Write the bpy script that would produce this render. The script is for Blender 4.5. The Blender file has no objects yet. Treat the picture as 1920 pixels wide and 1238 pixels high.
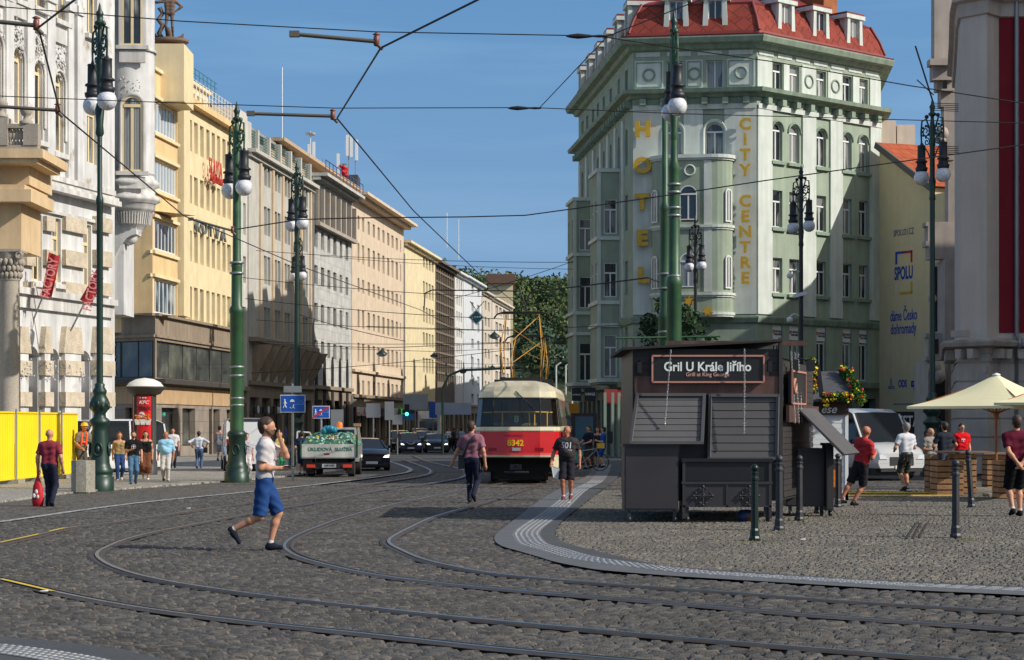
import bpy, math, random
import numpy as np
from mathutils import Vector, Matrix
R = math.radians
rnd = random.Random(7)
SC = bpy.context.scene
COL = SC.collection
# ---------------- camera ----------------
FP, CH, HY = 3800.0, 1.69, 795.0        # focal length in photo pixels, eye height, horizon row
cam = bpy.data.cameras.new('camera'); camo = bpy.data.objects.new('camera', cam); COL.objects.link(camo)
camo.location = (0, 0, CH); camo.rotation_euler = (R(90), 0, 0)
cam.sensor_width = 36; cam.lens = FP/1920*36; cam.shift_y = (HY-619)/1920.0
cam.clip_start = .1; cam.clip_end = 6000
SC.camera = camo
# ---------------- light ----------------
SUN_AZ, SUN_EL = R(111.0), R(33.0)      # clockwise from +Y
w = bpy.data.worlds.new('World'); SC.world = w; w.use_nodes = True
nt = w.node_tree; bg = nt.nodes['Background']
sky = nt.nodes.new('ShaderNodeTexSky'); sky.sky_type = 'NISHITA'; sky.sun_disc = False
sky.sun_elevation = SUN_EL; sky.sun_rotation = SUN_AZ; sky.air_density = 1.0; sky.dust_density = .6; sky.ozone_density = 1.2
# thin high cloud veil, real sky directions
tcw = nt.nodes.new('ShaderNodeTexCoord'); mpw = nt.nodes.new('ShaderNodeMapping'); mpw.inputs['Scale'].default_value = (2, 2, 22)
nzw = nt.nodes.new('ShaderNodeTexNoise'); nzw.inputs['Scale'].default_value = 2.2; nzw.inputs['Detail'].default_value = 5
crw = nt.nodes.new('ShaderNodeValToRGB'); crw.color_ramp.elements[0].position = .45; crw.color_ramp.elements[1].position = .8
crw.color_ramp.elements[0].color = (0, 0, 0, 1); crw.color_ramp.elements[1].color = (.16, .16, .16, 1)
mxw = nt.nodes.new('ShaderNodeMixRGB'); mxw.inputs[2].default_value = (5.6, 6.0, 6.8, 1)
vaw = nt.nodes.new('ShaderNodeVectorMath'); vaw.operation = 'ADD'; vaw.inputs[1].default_value = (0, 0, .3)
vnw = nt.nodes.new('ShaderNodeVectorMath'); vnw.operation = 'NORMALIZE'; nt.links.new(tcw.outputs['Generated'], vaw.inputs[0]); nt.links.new(vaw.outputs[0], vnw.inputs[0]); nt.links.new(vnw.outputs[0], sky.inputs[0])
nt.links.new(tcw.outputs['Generated'], mpw.inputs[0]); nt.links.new(mpw.outputs[0], nzw.inputs['Vector'])
nt.links.new(nzw.outputs['Fac'], crw.inputs[0]); nt.links.new(crw.outputs[0], mxw.inputs[0])
tnw = nt.nodes.new('ShaderNodeMixRGB'); tnw.blend_type = 'MULTIPLY'; tnw.inputs[0].default_value = 1; tnw.inputs[2].default_value = (1.10, 1.56, 1.70, 1)
nt.links.new(sky.outputs[0], mxw.inputs[1]); nt.links.new(mxw.outputs[0], tnw.inputs[1])
# the sky is whiter and brighter on the sun's side, as thin summer haze makes it
dpw = nt.nodes.new('ShaderNodeVectorMath'); dpw.operation = 'DOT_PRODUCT'; dpw.inputs[1].default_value = (math.sin(SUN_AZ)*math.cos(SUN_EL), math.cos(SUN_AZ)*math.cos(SUN_EL), math.sin(SUN_EL))
mrw = nt.nodes.new('ShaderNodeMapRange'); mrw.inputs[1].default_value = .12; mrw.inputs[2].default_value = 1; mrw.inputs[4].default_value = .9
hzw = nt.nodes.new('ShaderNodeMixRGB'); hzw.inputs[2].default_value = (6.6, 6.1, 5.4, 1)
nt.links.new(tcw.outputs['Generated'], dpw.inputs[0]); nt.links.new(dpw.outputs['Value'], mrw.inputs[0]); nt.links.new(mrw.outputs[0], hzw.inputs[0]); spw = nt.nodes.new('ShaderNodeSeparateXYZ'); nt.links.new(tcw.outputs['Generated'], spw.inputs[0])
hrw = nt.nodes.new('ShaderNodeMapRange'); hrw.inputs[1].default_value = .03; hrw.inputs[2].default_value = .21; hrw.inputs[3].default_value = .6; hrw.inputs[4].default_value = 0; nt.links.new(spw.outputs[2], hrw.inputs[0])
hmw = nt.nodes.new('ShaderNodeMixRGB'); hmw.inputs[2].default_value = (2.35, 3.3, 4.75, 1); nt.links.new(hrw.outputs[0], hmw.inputs[0]); nt.links.new(tnw.outputs[0], hmw.inputs[1]); nt.links.new(hmw.outputs[0], hzw.inputs[1]); nt.links.new(hzw.outputs[0], bg.inputs[0])
bg.inputs[1].default_value = .108
sl = bpy.data.lights.new('sun', 'SUN'); slo = bpy.data.objects.new('sun', sl); COL.objects.link(slo)
sl.energy = 4.5; sl.angle = R(.5); sl.color = (1, .95, .875)
sd = Vector((math.sin(SUN_AZ)*math.cos(SUN_EL), math.cos(SUN_AZ)*math.cos(SUN_EL), math.sin(SUN_EL)))
slo.rotation_euler = sd.to_track_quat('Z', 'Y').to_euler(); slo.location = (60, -40, 60)
vs = SC.view_settings; vs.view_transform = 'Standard'; vs.look = 'None'; vs.exposure = 0.0; vs.gamma = 1; vs.use_curve_mapping = False
SC.cycles.max_bounces = 5; SC.cycles.diffuse_bounces = 3; SC.cycles.glossy_bounces = 3; SC.cycles.transmission_bounces = 4; SC.cycles.transparent_max_bounces = 8
SC.cycles.caustics_reflective = False; SC.cycles.caustics_refractive = False

def gp(px, py, z=0.0):                    # photo pixel -> point on the ground
    d = FP*(CH-z)/(py-HY); return Vector(((px-960)*d/FP, d, z))
def wp(px, py, d):                        # photo pixel at distance d
    return Vector(((px-960)*d/FP, d, CH-(py-HY)*d/FP))
def zz(py, d): return CH-(py-HY)*d/FP

# ---------------- materials ----------------
_m = {}
def srgb(r, g, b):
    f = lambda c: (c/255/12.92 if c/255 <= .04045 else ((c/255+.055)/1.055)**2.4)
    return (f(r), f(g), f(b))
def mat(name, col, rough=.6, metal=0.0, var=.12, vscale=1.2, bump=0.0, bscale=60, streak=0.0, spec=.5, coat=0.0, fine=.0, emit=0, sheen=0, col2=None, c2s=3, c2p=(.45, .6)):
    if name in _m: return _m[name]
    m = bpy.data.materials.new(name); m.use_nodes = True; n = m.node_tree; b = n.nodes['Principled BSDF']
    b.inputs['Roughness'].default_value = rough; b.inputs['Metallic'].default_value = metal
    b.inputs['Specular IOR Level'].default_value = spec; b.inputs['Coat Weight'].default_value = coat
    tc = n.nodes.new('ShaderNodeTexCoord')
    base = n.nodes.new('ShaderNodeRGB'); base.outputs[0].default_value = (*col, 1); cur = base.outputs[0]
    def mul(fac_out, lo, hi, cur):
        mr = n.nodes.new('ShaderNodeMapRange'); mr.inputs[1].default_value = .3; mr.inputs[2].default_value = .7
        mr.inputs[3].default_value = lo; mr.inputs[4].default_value = hi; n.links.new(fac_out, mr.inputs[0])
        mx = n.nodes.new('ShaderNodeMixRGB'); mx.blend_type = 'MULTIPLY'; mx.inputs[0].default_value = 1
        cb = n.nodes.new('ShaderNodeCombineColor'); [n.links.new(mr.outputs[0], cb.inputs[i]) for i in range(3)]
        n.links.new(cur, mx.inputs[1]); n.links.new(cb.outputs[0], mx.inputs[2]); return mx.outputs[0]
    if col2:
        nz = n.nodes.new('ShaderNodeTexNoise'); nz.inputs['Scale'].default_value = c2s; nz.inputs['Detail'].default_value = 6
        n.links.new(tc.outputs['Object'], nz.inputs['Vector'])
        cr = n.nodes.new('ShaderNodeMapRange'); cr.inputs[1].default_value = c2p[0]; cr.inputs[2].default_value = c2p[1]; n.links.new(nz.outputs['Fac'], cr.inputs[0])
        mx = n.nodes.new('ShaderNodeMixRGB'); n.links.new(cr.outputs[0], mx.inputs[0]); n.links.new(cur, mx.inputs[1]); mx.inputs[2].default_value = (*col2, 1); cur = mx.outputs[0]
    if var:
        nz = n.nodes.new('ShaderNodeTexNoise'); nz.inputs['Scale'].default_value = vscale; nz.inputs['Detail'].default_value = 6
        n.links.new(tc.outputs['Object'], nz.inputs['Vector']); cur = mul(nz.outputs['Fac'], 1-var, 1+var*.6, cur)
    if fine:
        nz = n.nodes.new('ShaderNodeTexNoise'); nz.inputs['Scale'].default_value = 28; nz.inputs['Detail'].default_value = 3
        n.links.new(tc.outputs['Object'], nz.inputs['Vector']); cur = mul(nz.outputs['Fac'], 1-fine, 1+fine, cur)
    if streak:
        mp = n.nodes.new('ShaderNodeMapping'); mp.inputs['Scale'].default_value = (2.2, 2.2, .18)
        nz = n.nodes.new('ShaderNodeTexNoise'); nz.inputs['Scale'].default_value = 1.6; nz.inputs['Detail'].default_value = 5
        n.links.new(tc.outputs['Object'], mp.inputs[0]); n.links.new(mp.outputs[0], nz.inputs['Vector']); cur = mul(nz.outputs['Fac'], 1-streak, 1+streak*.4, cur)
    n.links.new(cur, b.inputs['Base Color'])
    if bump:
        nz = n.nodes.new('ShaderNodeTexNoise'); nz.inputs['Scale'].default_value = bscale; nz.inputs['Detail'].default_value = 4
        n.links.new(tc.outputs['Object'], nz.inputs['Vector'])
        bp = n.nodes.new('ShaderNodeBump'); bp.inputs['Strength'].default_value = bump; bp.inputs['Distance'].default_value = .02
        n.links.new(nz.outputs['Fac'], bp.inputs['Height']); n.links.new(bp.outputs[0], b.inputs['Normal'])
    if emit: b.inputs['Emission Color'].default_value = (*col, 1); b.inputs['Emission Strength'].default_value = emit
    if sheen: b.inputs['Sheen Weight'].default_value = sheen
    _m[name] = m; return m
def stucco(name, rgb, **k):
    k.setdefault('var', .1); k.setdefault('streak', .13); k.setdefault('bump', .25); k.setdefault('bscale', 25)
    return mat(name, srgb(*rgb), rough=.9, spec=.25, **k)
def tiles(name, rgb, sx, sz, line=.55, rough=.85, ang=0, var=.18):
    """coursed masonry / tiles: brick texture over the wall's own coordinates"""
    if name in _m: return _m[name]
    m = mat(name, srgb(*rgb), rough=rough, var=var, bump=0, spec=.25, streak=.1); n = m.node_tree; b = n.nodes['Principled BSDF']
    g = n.nodes.new('ShaderNodeNewGeometry'); cx = n.nodes.new('ShaderNodeVectorMath'); cx.operation = 'CROSS_PRODUCT'; cx.inputs[0].default_value = (0, 0, 1)
    n.links.new(g.outputs['True Normal'], cx.inputs[1])
    dt = n.nodes.new('ShaderNodeVectorMath'); dt.operation = 'DOT_PRODUCT'; n.links.new(g.outputs['Position'], dt.inputs[0]); n.links.new(cx.outputs[0], dt.inputs[1])
    sp = n.nodes.new('ShaderNodeSeparateXYZ'); n.links.new(g.outputs['Position'], sp.inputs[0])
    cb = n.nodes.new('ShaderNodeCombineXYZ'); n.links.new(dt.outputs['Value'], cb.inputs[0]); n.links.new(sp.outputs[2], cb.inputs[1])
    mp = n.nodes.new('ShaderNodeMapping'); mp.inputs['Rotation'].default_value = (0, 0, ang); n.links.new(cb.outputs[0], mp.inputs[0])
    br = n.nodes.new('ShaderNodeTexBrick'); br.inputs['Scale'].default_value = 1; br.inputs['Brick Width'].default_value = sx; br.inputs['Row Height'].default_value = sz
    br.inputs['Mortar Size'].default_value = min(sx, sz)*.03+.004; br.inputs['Mortar Smooth'].default_value = .2
    br.inputs['Color1'].default_value = (1, 1, 1, 1); br.inputs['Color2'].default_value = (.86, .86, .86, 1); br.inputs['Mortar'].default_value = (line, line, line, 1)
    n.links.new(mp.outputs[0], br.inputs['Vector'])
    old = b.inputs['Base Color'].links[0].from_socket
    mx = n.nodes.new('ShaderNodeMixRGB'); mx.blend_type = 'MULTIPLY'; mx.inputs[0].default_value = 1
    n.links.new(old, mx.inputs[1]); n.links.new(br.outputs[0], mx.inputs[2]); n.links.new(mx.outputs[0], b.inputs['Base Color'])
    bp = n.nodes.new('ShaderNodeBump'); bp.inputs['Strength'].default_value = .5; bp.inputs['Distance'].default_value = .03; bp.invert = True
    n.links.new(br.outputs['Fac'], bp.inputs['Height']); n.links.new(bp.outputs[0], b.inputs['Normal'])
    return m
def pane_mat(name, dark, cur, amount=.45, rough=.06):
    if name in _m: return _m[name]
    m = bpy.data.materials.new(name); m.use_nodes = True; n = m.node_tree; b = n.nodes['Principled BSDF']
    b.inputs['Roughness'].default_value = rough; b.inputs['Specular IOR Level'].default_value = .8
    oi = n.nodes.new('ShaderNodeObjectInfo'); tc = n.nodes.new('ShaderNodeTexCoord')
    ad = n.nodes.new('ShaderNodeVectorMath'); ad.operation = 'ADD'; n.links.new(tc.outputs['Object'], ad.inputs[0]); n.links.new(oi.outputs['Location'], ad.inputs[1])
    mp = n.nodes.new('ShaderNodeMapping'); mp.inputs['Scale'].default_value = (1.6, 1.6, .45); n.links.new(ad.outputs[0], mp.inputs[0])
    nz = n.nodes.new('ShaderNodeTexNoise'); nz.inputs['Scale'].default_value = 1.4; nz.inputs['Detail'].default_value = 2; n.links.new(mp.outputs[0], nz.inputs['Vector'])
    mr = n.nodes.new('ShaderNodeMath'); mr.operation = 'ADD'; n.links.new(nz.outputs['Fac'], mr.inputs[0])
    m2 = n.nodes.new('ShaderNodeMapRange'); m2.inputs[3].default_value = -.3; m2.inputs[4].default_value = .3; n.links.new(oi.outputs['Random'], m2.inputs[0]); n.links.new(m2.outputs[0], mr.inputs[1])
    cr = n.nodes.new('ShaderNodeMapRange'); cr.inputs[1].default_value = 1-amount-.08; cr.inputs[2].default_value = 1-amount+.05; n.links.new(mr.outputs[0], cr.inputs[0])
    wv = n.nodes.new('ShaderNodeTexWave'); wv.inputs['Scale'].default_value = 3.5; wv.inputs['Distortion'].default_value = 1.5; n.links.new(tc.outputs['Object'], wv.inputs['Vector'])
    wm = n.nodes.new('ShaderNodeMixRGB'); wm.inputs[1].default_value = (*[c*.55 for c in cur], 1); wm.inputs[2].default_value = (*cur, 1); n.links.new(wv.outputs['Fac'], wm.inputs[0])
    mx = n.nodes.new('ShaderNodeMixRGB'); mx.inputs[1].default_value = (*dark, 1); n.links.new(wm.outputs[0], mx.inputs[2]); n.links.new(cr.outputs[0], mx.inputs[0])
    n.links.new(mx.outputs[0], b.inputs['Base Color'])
    _m[name] = m; return m
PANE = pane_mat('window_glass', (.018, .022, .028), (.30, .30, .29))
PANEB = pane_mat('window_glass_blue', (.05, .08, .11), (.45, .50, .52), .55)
DARKGLASS = mat('dark_glass', (.012, .015, .018), rough=.05, var=.2, spec=.8)

# ---------------- mesh builder ----------------
class MB:
    def __init__(s): s.v = []; s.f = []; s.mi = []; s.M = Matrix.Identity(4); s.k = 0; s.sm = set(); s.st = []
    def add(s, vs, fs, smooth=False):
        o = len(s.v); s.st.append((o, len(s.f))); s.v += [tuple(s.M @ Vector(v)) for v in vs]
        for f in fs:
            if smooth: s.sm.add(len(s.f))
            s.f.append([i+o for i in f]); s.mi.append(s.k)
        return s
    def box(s, x0, x1, y0, y1, z0, z1):
        x0, x1 = min(x0, x1), max(x0, x1); y0, y1 = min(y0, y1), max(y0, y1); z0, z1 = min(z0, z1), max(z0, z1)
        return s.add([(x0, y0, z0), (x1, y0, z0), (x1, y1, z0), (x0, y1, z0), (x0, y0, z1), (x1, y0, z1), (x1, y1, z1), (x0, y1, z1)],
              [(0, 3, 2, 1), (4, 5, 6, 7), (0, 1, 5, 4), (1, 2, 6, 5), (2, 3, 7, 6), (3, 0, 4, 7)])
    def bar(s, a, b, w, h=None, up=(0, 0, 1)):
        a, b = Vector(a), Vector(b); h = h or w; d = (b-a).normalized(); up = Vector(up)
        x = d.cross(up); x = x.normalized() if x.length > 1e-4 else Vector((1, 0, 0)); u = x.cross(d)
        q = lambda p: [p-x*w/2-u*h/2, p+x*w/2-u*h/2, p+x*w/2+u*h/2, p-x*w/2+u*h/2]
        return s.add(q(a)+q(b), [(0, 3, 2, 1), (4, 5, 6, 7), (0, 1, 5, 4), (1, 2, 6, 5), (2, 3, 7, 6), (3, 0, 4, 7)])
    def tube(s, pts, r, n=8, cap=True):
        pts = [Vector(p) for p in pts]; rs = r if isinstance(r, (list, tuple)) else [r]*len(pts)
        vs, fs = [], []; px = None
        for i, p in enumerate(pts):
            d = (pts[min(i+1, len(pts)-1)]-pts[max(i-1, 0)]).normalized()
            if px is None: px = d.cross(Vector((0, 0, 1)));  px = px if px.length > .05 else Vector((1, 0, 0))
            x = (px-d*px.dot(d)).normalized(); px = x; y = d.cross(x)
            vs += [p+(x*math.cos(2*math.pi*k/n)+y*math.sin(2*math.pi*k/n))*rs[i] for k in range(n)]
        for i in range(len(pts)-1):
            for k in range(n): a = i*n+k; b = i*n+(k+1) % n; fs.append((a, b, b+n, a+n))
        s.add(vs, fs, True)
        if cap: s.add(vs[:n], [tuple(range(n))[::-1]]); s.add(vs[-n:], [tuple(range(n))])
        return s
    def lathe(s, prof, c=(0, 0, 0), n=16, a0=0, a1=360, smooth=True, sx=1, sy=1):
        full = abs(a1-a0) >= 360; m = n if full else n+1; vs, fs = [], []
        for r, z in prof:
            for k in range(m):
                a = R(a0+(a1-a0)*k/n); vs.append((c[0]+r*sx*math.cos(a), c[1]+r*sy*math.sin(a), c[2]+z))
        for i in range(len(prof)-1):
            for k in range(n): a = i*m+k; b = i*m+(k+1) % m; fs.append((a, b, b+m, a+m))
        s.add(vs, fs, smooth)
        if full:
            for i, rev in ((0, 1), (len(prof)-1, 0)):
                if prof[i][0] > 1e-4: s.add(vs[i*m:i*m+m], [tuple(range(m))[::-1] if rev else tuple(range(m))])
        return s
    def ball(s, c, r, n=12, sz=1, sy=1):
        return s.lathe([(r*math.sin(math.pi*i/(n//2+2)), -r*sz*math.cos(math.pi*i/(n//2+2))) for i in range(n//2+3)], c, n, sy=sy)
    def prism(s, poly, y0, y1):               # polygon in (x,z), extruded along y
        n = len(poly); vs = [(p[0], y0, p[1]) for p in poly]+[(p[0], y1, p[1]) for p in poly]
        return s.add(vs, [tuple(range(n)), tuple(range(2*n-1, n-1, -1))]+[(i, i+n, (i+1) % n+n, (i+1) % n) for i in range(n)])
    def plan(s, poly, z0, z1, top=True):      # polygon in (x,y), extruded up
        n = len(poly); vs = [(p[0], p[1], z0) for p in poly]+[(p[0], p[1], z1) for p in poly]
        fs = [(i, (i+1) % n, (i+1) % n+n, i+n) for i in range(n)]
        if top: fs += [tuple(range(n-1, -1, -1)), tuple(range(n, 2*n))]
        return s.add(vs, fs)
    def torus(s, c, R_, r, n=20, m=6, axis='y', sz=1):
        pts = []
        for i in range(n+1):
            a = 2*math.pi*i/n; ca, sa = R_*math.cos(a), R_*math.sin(a)*sz
            pts.append((c[0]+ca, c[1], c[2]+sa) if axis == 'y' else ((c[0], c[1]+ca, c[2]+sa) if axis == 'x' else (c[0]+ca, c[1]+sa, c[2])))
        return s.tube(pts, r, m, False)
    def mesh(s, mats):
        me = bpy.data.meshes.new('mesh'); me.from_pydata(s.v, [], s.f)
        for m in (mats if isinstance(mats, (list, tuple)) else [mats]): me.materials.append(m)
        me.polygons.foreach_set('material_index', s.mi)
        sm = np.zeros(len(s.f), dtype=bool); sm[list(s.sm)] = True; me.polygons.foreach_set('use_smooth', sm); me.update(); return me

def thing(name, label, cat, loc=(0, 0, 0), rotz=0, group=None):
    o = bpy.data.objects.new(name, None); COL.objects.link(o); o.location = loc; o.rotation_euler = (0, 0, rotz); o.empty_display_size = .2
    o['label'] = label; o['category'] = cat
    if group: o['group'] = group
    return o
def part(name, mb, mats, parent, loc=None, rot=None, label=None):
    me = mb if isinstance(mb, bpy.types.Mesh) else mb.mesh(mats); me.name = name
    o = bpy.data.objects.new(name, me); COL.objects.link(o)
    if parent: o.parent = parent
    if loc is not None: o.location = loc
    if rot is not None: o.rotation_euler = rot
    if label: o['label'] = label
    return o
def solo(name, mb, mats, label, cat, group=None, loc=None, rot=None):
    o = part(name, mb, mats, None, loc, rot); o['label'] = label; o['category'] = cat
    if group: o['group'] = group
    return o
def parts(name, mb, mats, parent):
    """every box / tube of the builder becomes a part of its own"""
    out = []; n = len(mb.st)
    for i, (v0, f0) in enumerate(mb.st):
        v1, f1 = mb.st[i+1] if i+1 < n else (len(mb.v), len(mb.f))
        m = MB(); m.v = mb.v[v0:v1]; m.f = [[q-v0 for q in f] for f in mb.f[f0:f1]]; m.mi = mb.mi[f0:f1]; m.sm = {q-f0 for q in mb.sm if f0 <= q < f1}
        out.append(part(name, m, mats, parent))
    return out
def struct(name, mb, mats):
    o = part(name, mb, mats, None); o['kind'] = 'structure'; return o
def dup(root, loc=None, rotz=None, label=None, group=None, scale=None):
    def rec(o, par):
        c = o.copy(); COL.objects.link(c)
        if par: c.parent = par
        for ch in list(o.children): rec(ch, c)
        return c
    r = rec(root, None)
    if loc is not None: r.location = loc
    if rotz is not None: r.rotation_euler = (0, 0, rotz)
    if label: r['label'] = label
    if group: r['group'] = group
    if scale: r.scale = scale
    return r
def text_me(body, size, ext=.01, bold=0.0, mats=None, sx=1.0, align='CENTER', spacing=1.0, lines=1.0, shear=0):
    c = bpy.data.curves.new('t', 'FONT'); c.body = body; c.size = size; c.extrude = ext; c.offset = bold*size; c.align_x = align; c.align_y = 'CENTER'
    c.space_character = spacing; c.space_line = lines; c.shear = shear; c.resolution_u = 3
    o = bpy.data.objects.new('t', c); COL.objects.link(o); dg = bpy.context.evaluated_depsgraph_get(); dg.update()
    me = bpy.data.meshes.new_from_object(o.evaluated_get(dg)); bpy.data.objects.remove(o)
    if sx != 1: me.transform(Matrix.Diagonal((sx, 1, 1, 1)))
    me.materials.clear(); me.materials.append(mats); return me
def text(name, body, size, mt, parent, loc, ang=0, **k):       # upright text facing -y of the frame turned by ang
    return part(name, text_me(body, size, mats=mt, **k), None, parent, loc, (R(90), 0, ang))

# ---------------- facades ----------------
class Fac:
    """vertical plane between two photo columns at given distances; local x along, y inward, z up"""
    def __init__(s, root, p0, p1):
        s.root = root; o = root.location
        a = Vector(((p0[0]-960)*p0[1]/FP, p0[1], 0)); b = Vector(((p1[0]-960)*p1[1]/FP, p1[1], 0))
        s.a, s.b = a, b; s.L = (b-a).length; s.u = (b-a)/s.L; s.ang = math.atan2(s.u.y, s.u.x)
        s.M = Matrix.Translation((a.x-o.x, a.y-o.y, 0)) @ Matrix.Rotation(s.ang, 4, 'Z')
        s.holes = []
    def U(s, px, out=0):                     # column -> distance along the facade
        k = (px-960)/FP; nx, ny = s.u.y, -s.u.x; ax, ay = s.a.x+nx*out, s.a.y+ny*out
        return (k*ay-ax)/(s.u.x-k*s.u.y)
    def D(s, px): return s.a.y+s.u.y*s.U(px)
    def Z(s, px, py): return CH-(py-HY)*s.D(px)/FP
    def P(s, u, y, z): return s.M @ Vector((u, y, z))
    def mb(s): m = MB(); m.M = s.M; return m
    def wall(s, mb, z0, z1, holes, u0=0, u1=None, rev=.22, y=0):
        u1 = s.L if u1 is None else u1
        us = sorted({u0, u1, *[max(u0, min(u1, h[0])) for h in holes], *[max(u0, min(u1, h[1])) for h in holes]}); zs = sorted({z0, z1, *[max(z0, min(z1, h[2])) for h in holes], *[max(z0, min(z1, h[3])) for h in holes]})
        for i in range(len(us)-1):
            for j in range(len(zs)-1):
                uc, zc = (us[i]+us[i+1])/2, (zs[j]+zs[j+1])/2
                if us[i+1]-us[i] < 1e-6 or zs[j+1]-zs[j] < 1e-6: continue
                if any(h[0] < uc < h[1] and h[2] < zc < h[3] for h in holes): continue
                mb.add([(us[i], y, zs[j]), (us[i+1], y, zs[j]), (us[i+1], y, zs[j+1]), (us[i], y, zs[j+1])], [(0, 1, 2, 3)])
        for h in holes:
            a, b, c, d = h[:4]; arch = len(h) > 4 and h[4]
            mb.add([(a, y, c), (b, y, c), (b, y+rev, c), (a, y+rev, c)], [(0, 3, 2, 1)])
            mb.add([(a, y, c), (a, y+rev, c), (a, y+rev, d), (a, y, d)], [(0, 3, 2, 1)])
            mb.add([(b, y, c), (b, y+rev, c), (b, y+rev, d), (b, y, d)], [(0, 1, 2, 3)])
            if arch:
                r = (b-a)/2; cx = (a+b)/2; cz = d-r; n = 10
                for k in range(n):
                    t0, t1 = math.pi*k/n, math.pi*(k+1)/n; p0 = (cx-r*math.cos(t0), cz+r*math.sin(t0)); p1 = (cx-r*math.cos(t1), cz+r*math.sin(t1))
                    mb.add([(p0[0], y, p0[1]), (p1[0], y, p1[1]), (p1[0], y, d), (p0[0], y, d)], [(0, 1, 2, 3)])
                    mb.add([(p0[0], y, p0[1]), (p1[0], y, p1[1]), (p1[0], y+rev, p1[1]), (p0[0], y+rev, p0[1])], [(0, 1, 2, 3)])
            else: mb.add([(a, y, d), (b, y, d), (b, y+rev, d), (a, y+rev, d)], [(0, 1, 2, 3)])
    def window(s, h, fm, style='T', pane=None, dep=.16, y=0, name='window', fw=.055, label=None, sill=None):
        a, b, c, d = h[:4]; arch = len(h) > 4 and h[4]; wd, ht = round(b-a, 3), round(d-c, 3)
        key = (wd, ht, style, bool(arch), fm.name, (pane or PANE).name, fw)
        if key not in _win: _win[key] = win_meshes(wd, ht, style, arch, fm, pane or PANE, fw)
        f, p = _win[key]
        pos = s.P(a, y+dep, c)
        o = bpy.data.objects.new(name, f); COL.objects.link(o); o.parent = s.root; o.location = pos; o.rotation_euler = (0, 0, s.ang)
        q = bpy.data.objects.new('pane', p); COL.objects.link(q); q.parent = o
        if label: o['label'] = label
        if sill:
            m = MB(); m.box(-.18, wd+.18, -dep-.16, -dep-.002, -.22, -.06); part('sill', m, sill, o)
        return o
_win = {}
def win_meshes(w_, h_, style, arch, fm, pm, fw):
    m = MB(); p = MB(); t = .06
    r = w_/2
    if arch:
        cz = h_-r; n = 12; pts = [(w_/2-(r-fw/2)*math.cos(math.pi*k/n), t/2, cz+(r-fw/2)*math.sin(math.pi*k/n)) for k in range(n+1)]
        for i in range(n): m.bar(pts[i], pts[i+1], t, fw)
        m.box(0, fw, 0, t, 0, cz); m.box(w_-fw, w_, 0, t, 0, cz); m.box(fw, w_-fw, 0, t, 0, fw)
        out = [(w_/2-r*math.cos(math.pi*k/n), .03, cz+r*math.sin(math.pi*k/n)) for k in range(n+1)]
        p.add([(0, .03, 0)]+out+[(w_, .03, 0)], [tuple(range(len(out)+2))[::-1]])
        top = cz
    else:
        m.box(0, w_, 0, t, 0, fw); m.box(0, w_, 0, t, h_-fw, h_); m.box(0, fw, 0, t, fw, h_-fw); m.box(w_-fw, w_, 0, t, fw, h_-fw)
        p.add([(0, .03, 0), (w_, .03, 0), (w_, .03, h_), (0, .03, h_)], [(0, 1, 2, 3)])
        top = h_*.7
    if 'T' in style:                          # transom and centre mullion below it
        m.box(fw, w_-fw, -.02, t-.003, top-fw*.8, top+fw*.8); m.box(w_/2-fw*.7, w_/2+fw*.7, .004, t-.004, fw, top-fw*.8)
    if 'V' in style: m.box(w_/2-fw*.5, w_/2+fw*.5, .004, t-.004, fw, h_-fw if not arch else h_-.02)
    for ch in style:
        if ch.isdigit():
            k = int(ch)
            for i in range(1, k): m.box(w_*i/k-fw*.5, w_*i/k+fw*.5, .004, t-.004, fw, h_-fw)
    if 'X' in style:                          # small panes
        for i in (1, 2): m.box(fw, w_-fw, .008, t-.008, h_*i/3-fw*.35, h_*i/3+fw*.35)
    return m.mesh(fm), p.mesh(pm)
def offset_poly(P, o):
    """offset a plan polygon outward; P runs so that outward is on the right-hand side of each edge"""
    n = len(P); out = []
    for i in range(n):
        a, b, c = Vector(P[i-1][:2]), Vector(P[i][:2]), Vector(P[(i+1) % n][:2])
        d1, d2 = (b-a).normalized(), (c-b).normalized(); n1 = Vector((d1.y, -d1.x)); n2 = Vector((d2.y, -d2.x))
        k = n1+n2; k = k/max(.15, k.length_squared)*2 if k.length > .1 else n1
        out.append(tuple(b+k*o))
    return out
def ring(mb, P, prof):
    """moulding swept round plan polygon P; prof = [(offset, z)...] from bottom to top"""
    n = len(P); L = [offset_poly(P, o) for o, z in prof]
    vs = [(x, y, prof[i][1]) for i in range(len(prof)) for x, y in L[i]]
    fs = [(i*n+k, i*n+(k+1) % n, (i+1)*n+(k+1) % n, (i+1)*n+k) for i in range(len(prof)-1) for k in range(n)]
    mb.add(vs, fs)
def relpt(root, p): return (p[0]-root.location.x, p[1]-root.location.y)
def wxy(px, d): return ((px-960)*d/FP, d)
# ================= GROUND =================
def smooth(pts, n=10):
    P = [np.array(p[:2]) for p in pts]; P = [2*P[0]-P[1]]+P+[2*P[-1]-P[-2]]; out = []
    for i in range(1, len(P)-2):
        for k in range(n):
            t = k/n; a, b, c, d = P[i-1], P[i], P[i+1], P[i+2]
            out.append(.5*((2*b)+(-a+c)*t+(2*a-5*b+4*c-d)*t*t+(-a+3*b-3*c+d)*t**3))
    out.append(P[-2]); return np.array(out)
def pix(pts): return [tuple(gp(*p)[:2]) for p in pts]
def resample(C, step):
    s = np.r_[0, np.cumsum(np.hypot(*np.diff(C, axis=0).T))]; t = np.arange(0, s[-1], step)
    return np.c_[np.interp(t, s, C[:, 0]), np.interp(t, s, C[:, 1])]
def relax(C, it):
    C = C.copy()
    for _ in range(it): C[1:-1] = .5*C[1:-1]+.25*(C[:-2]+C[2:])
    return C
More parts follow.
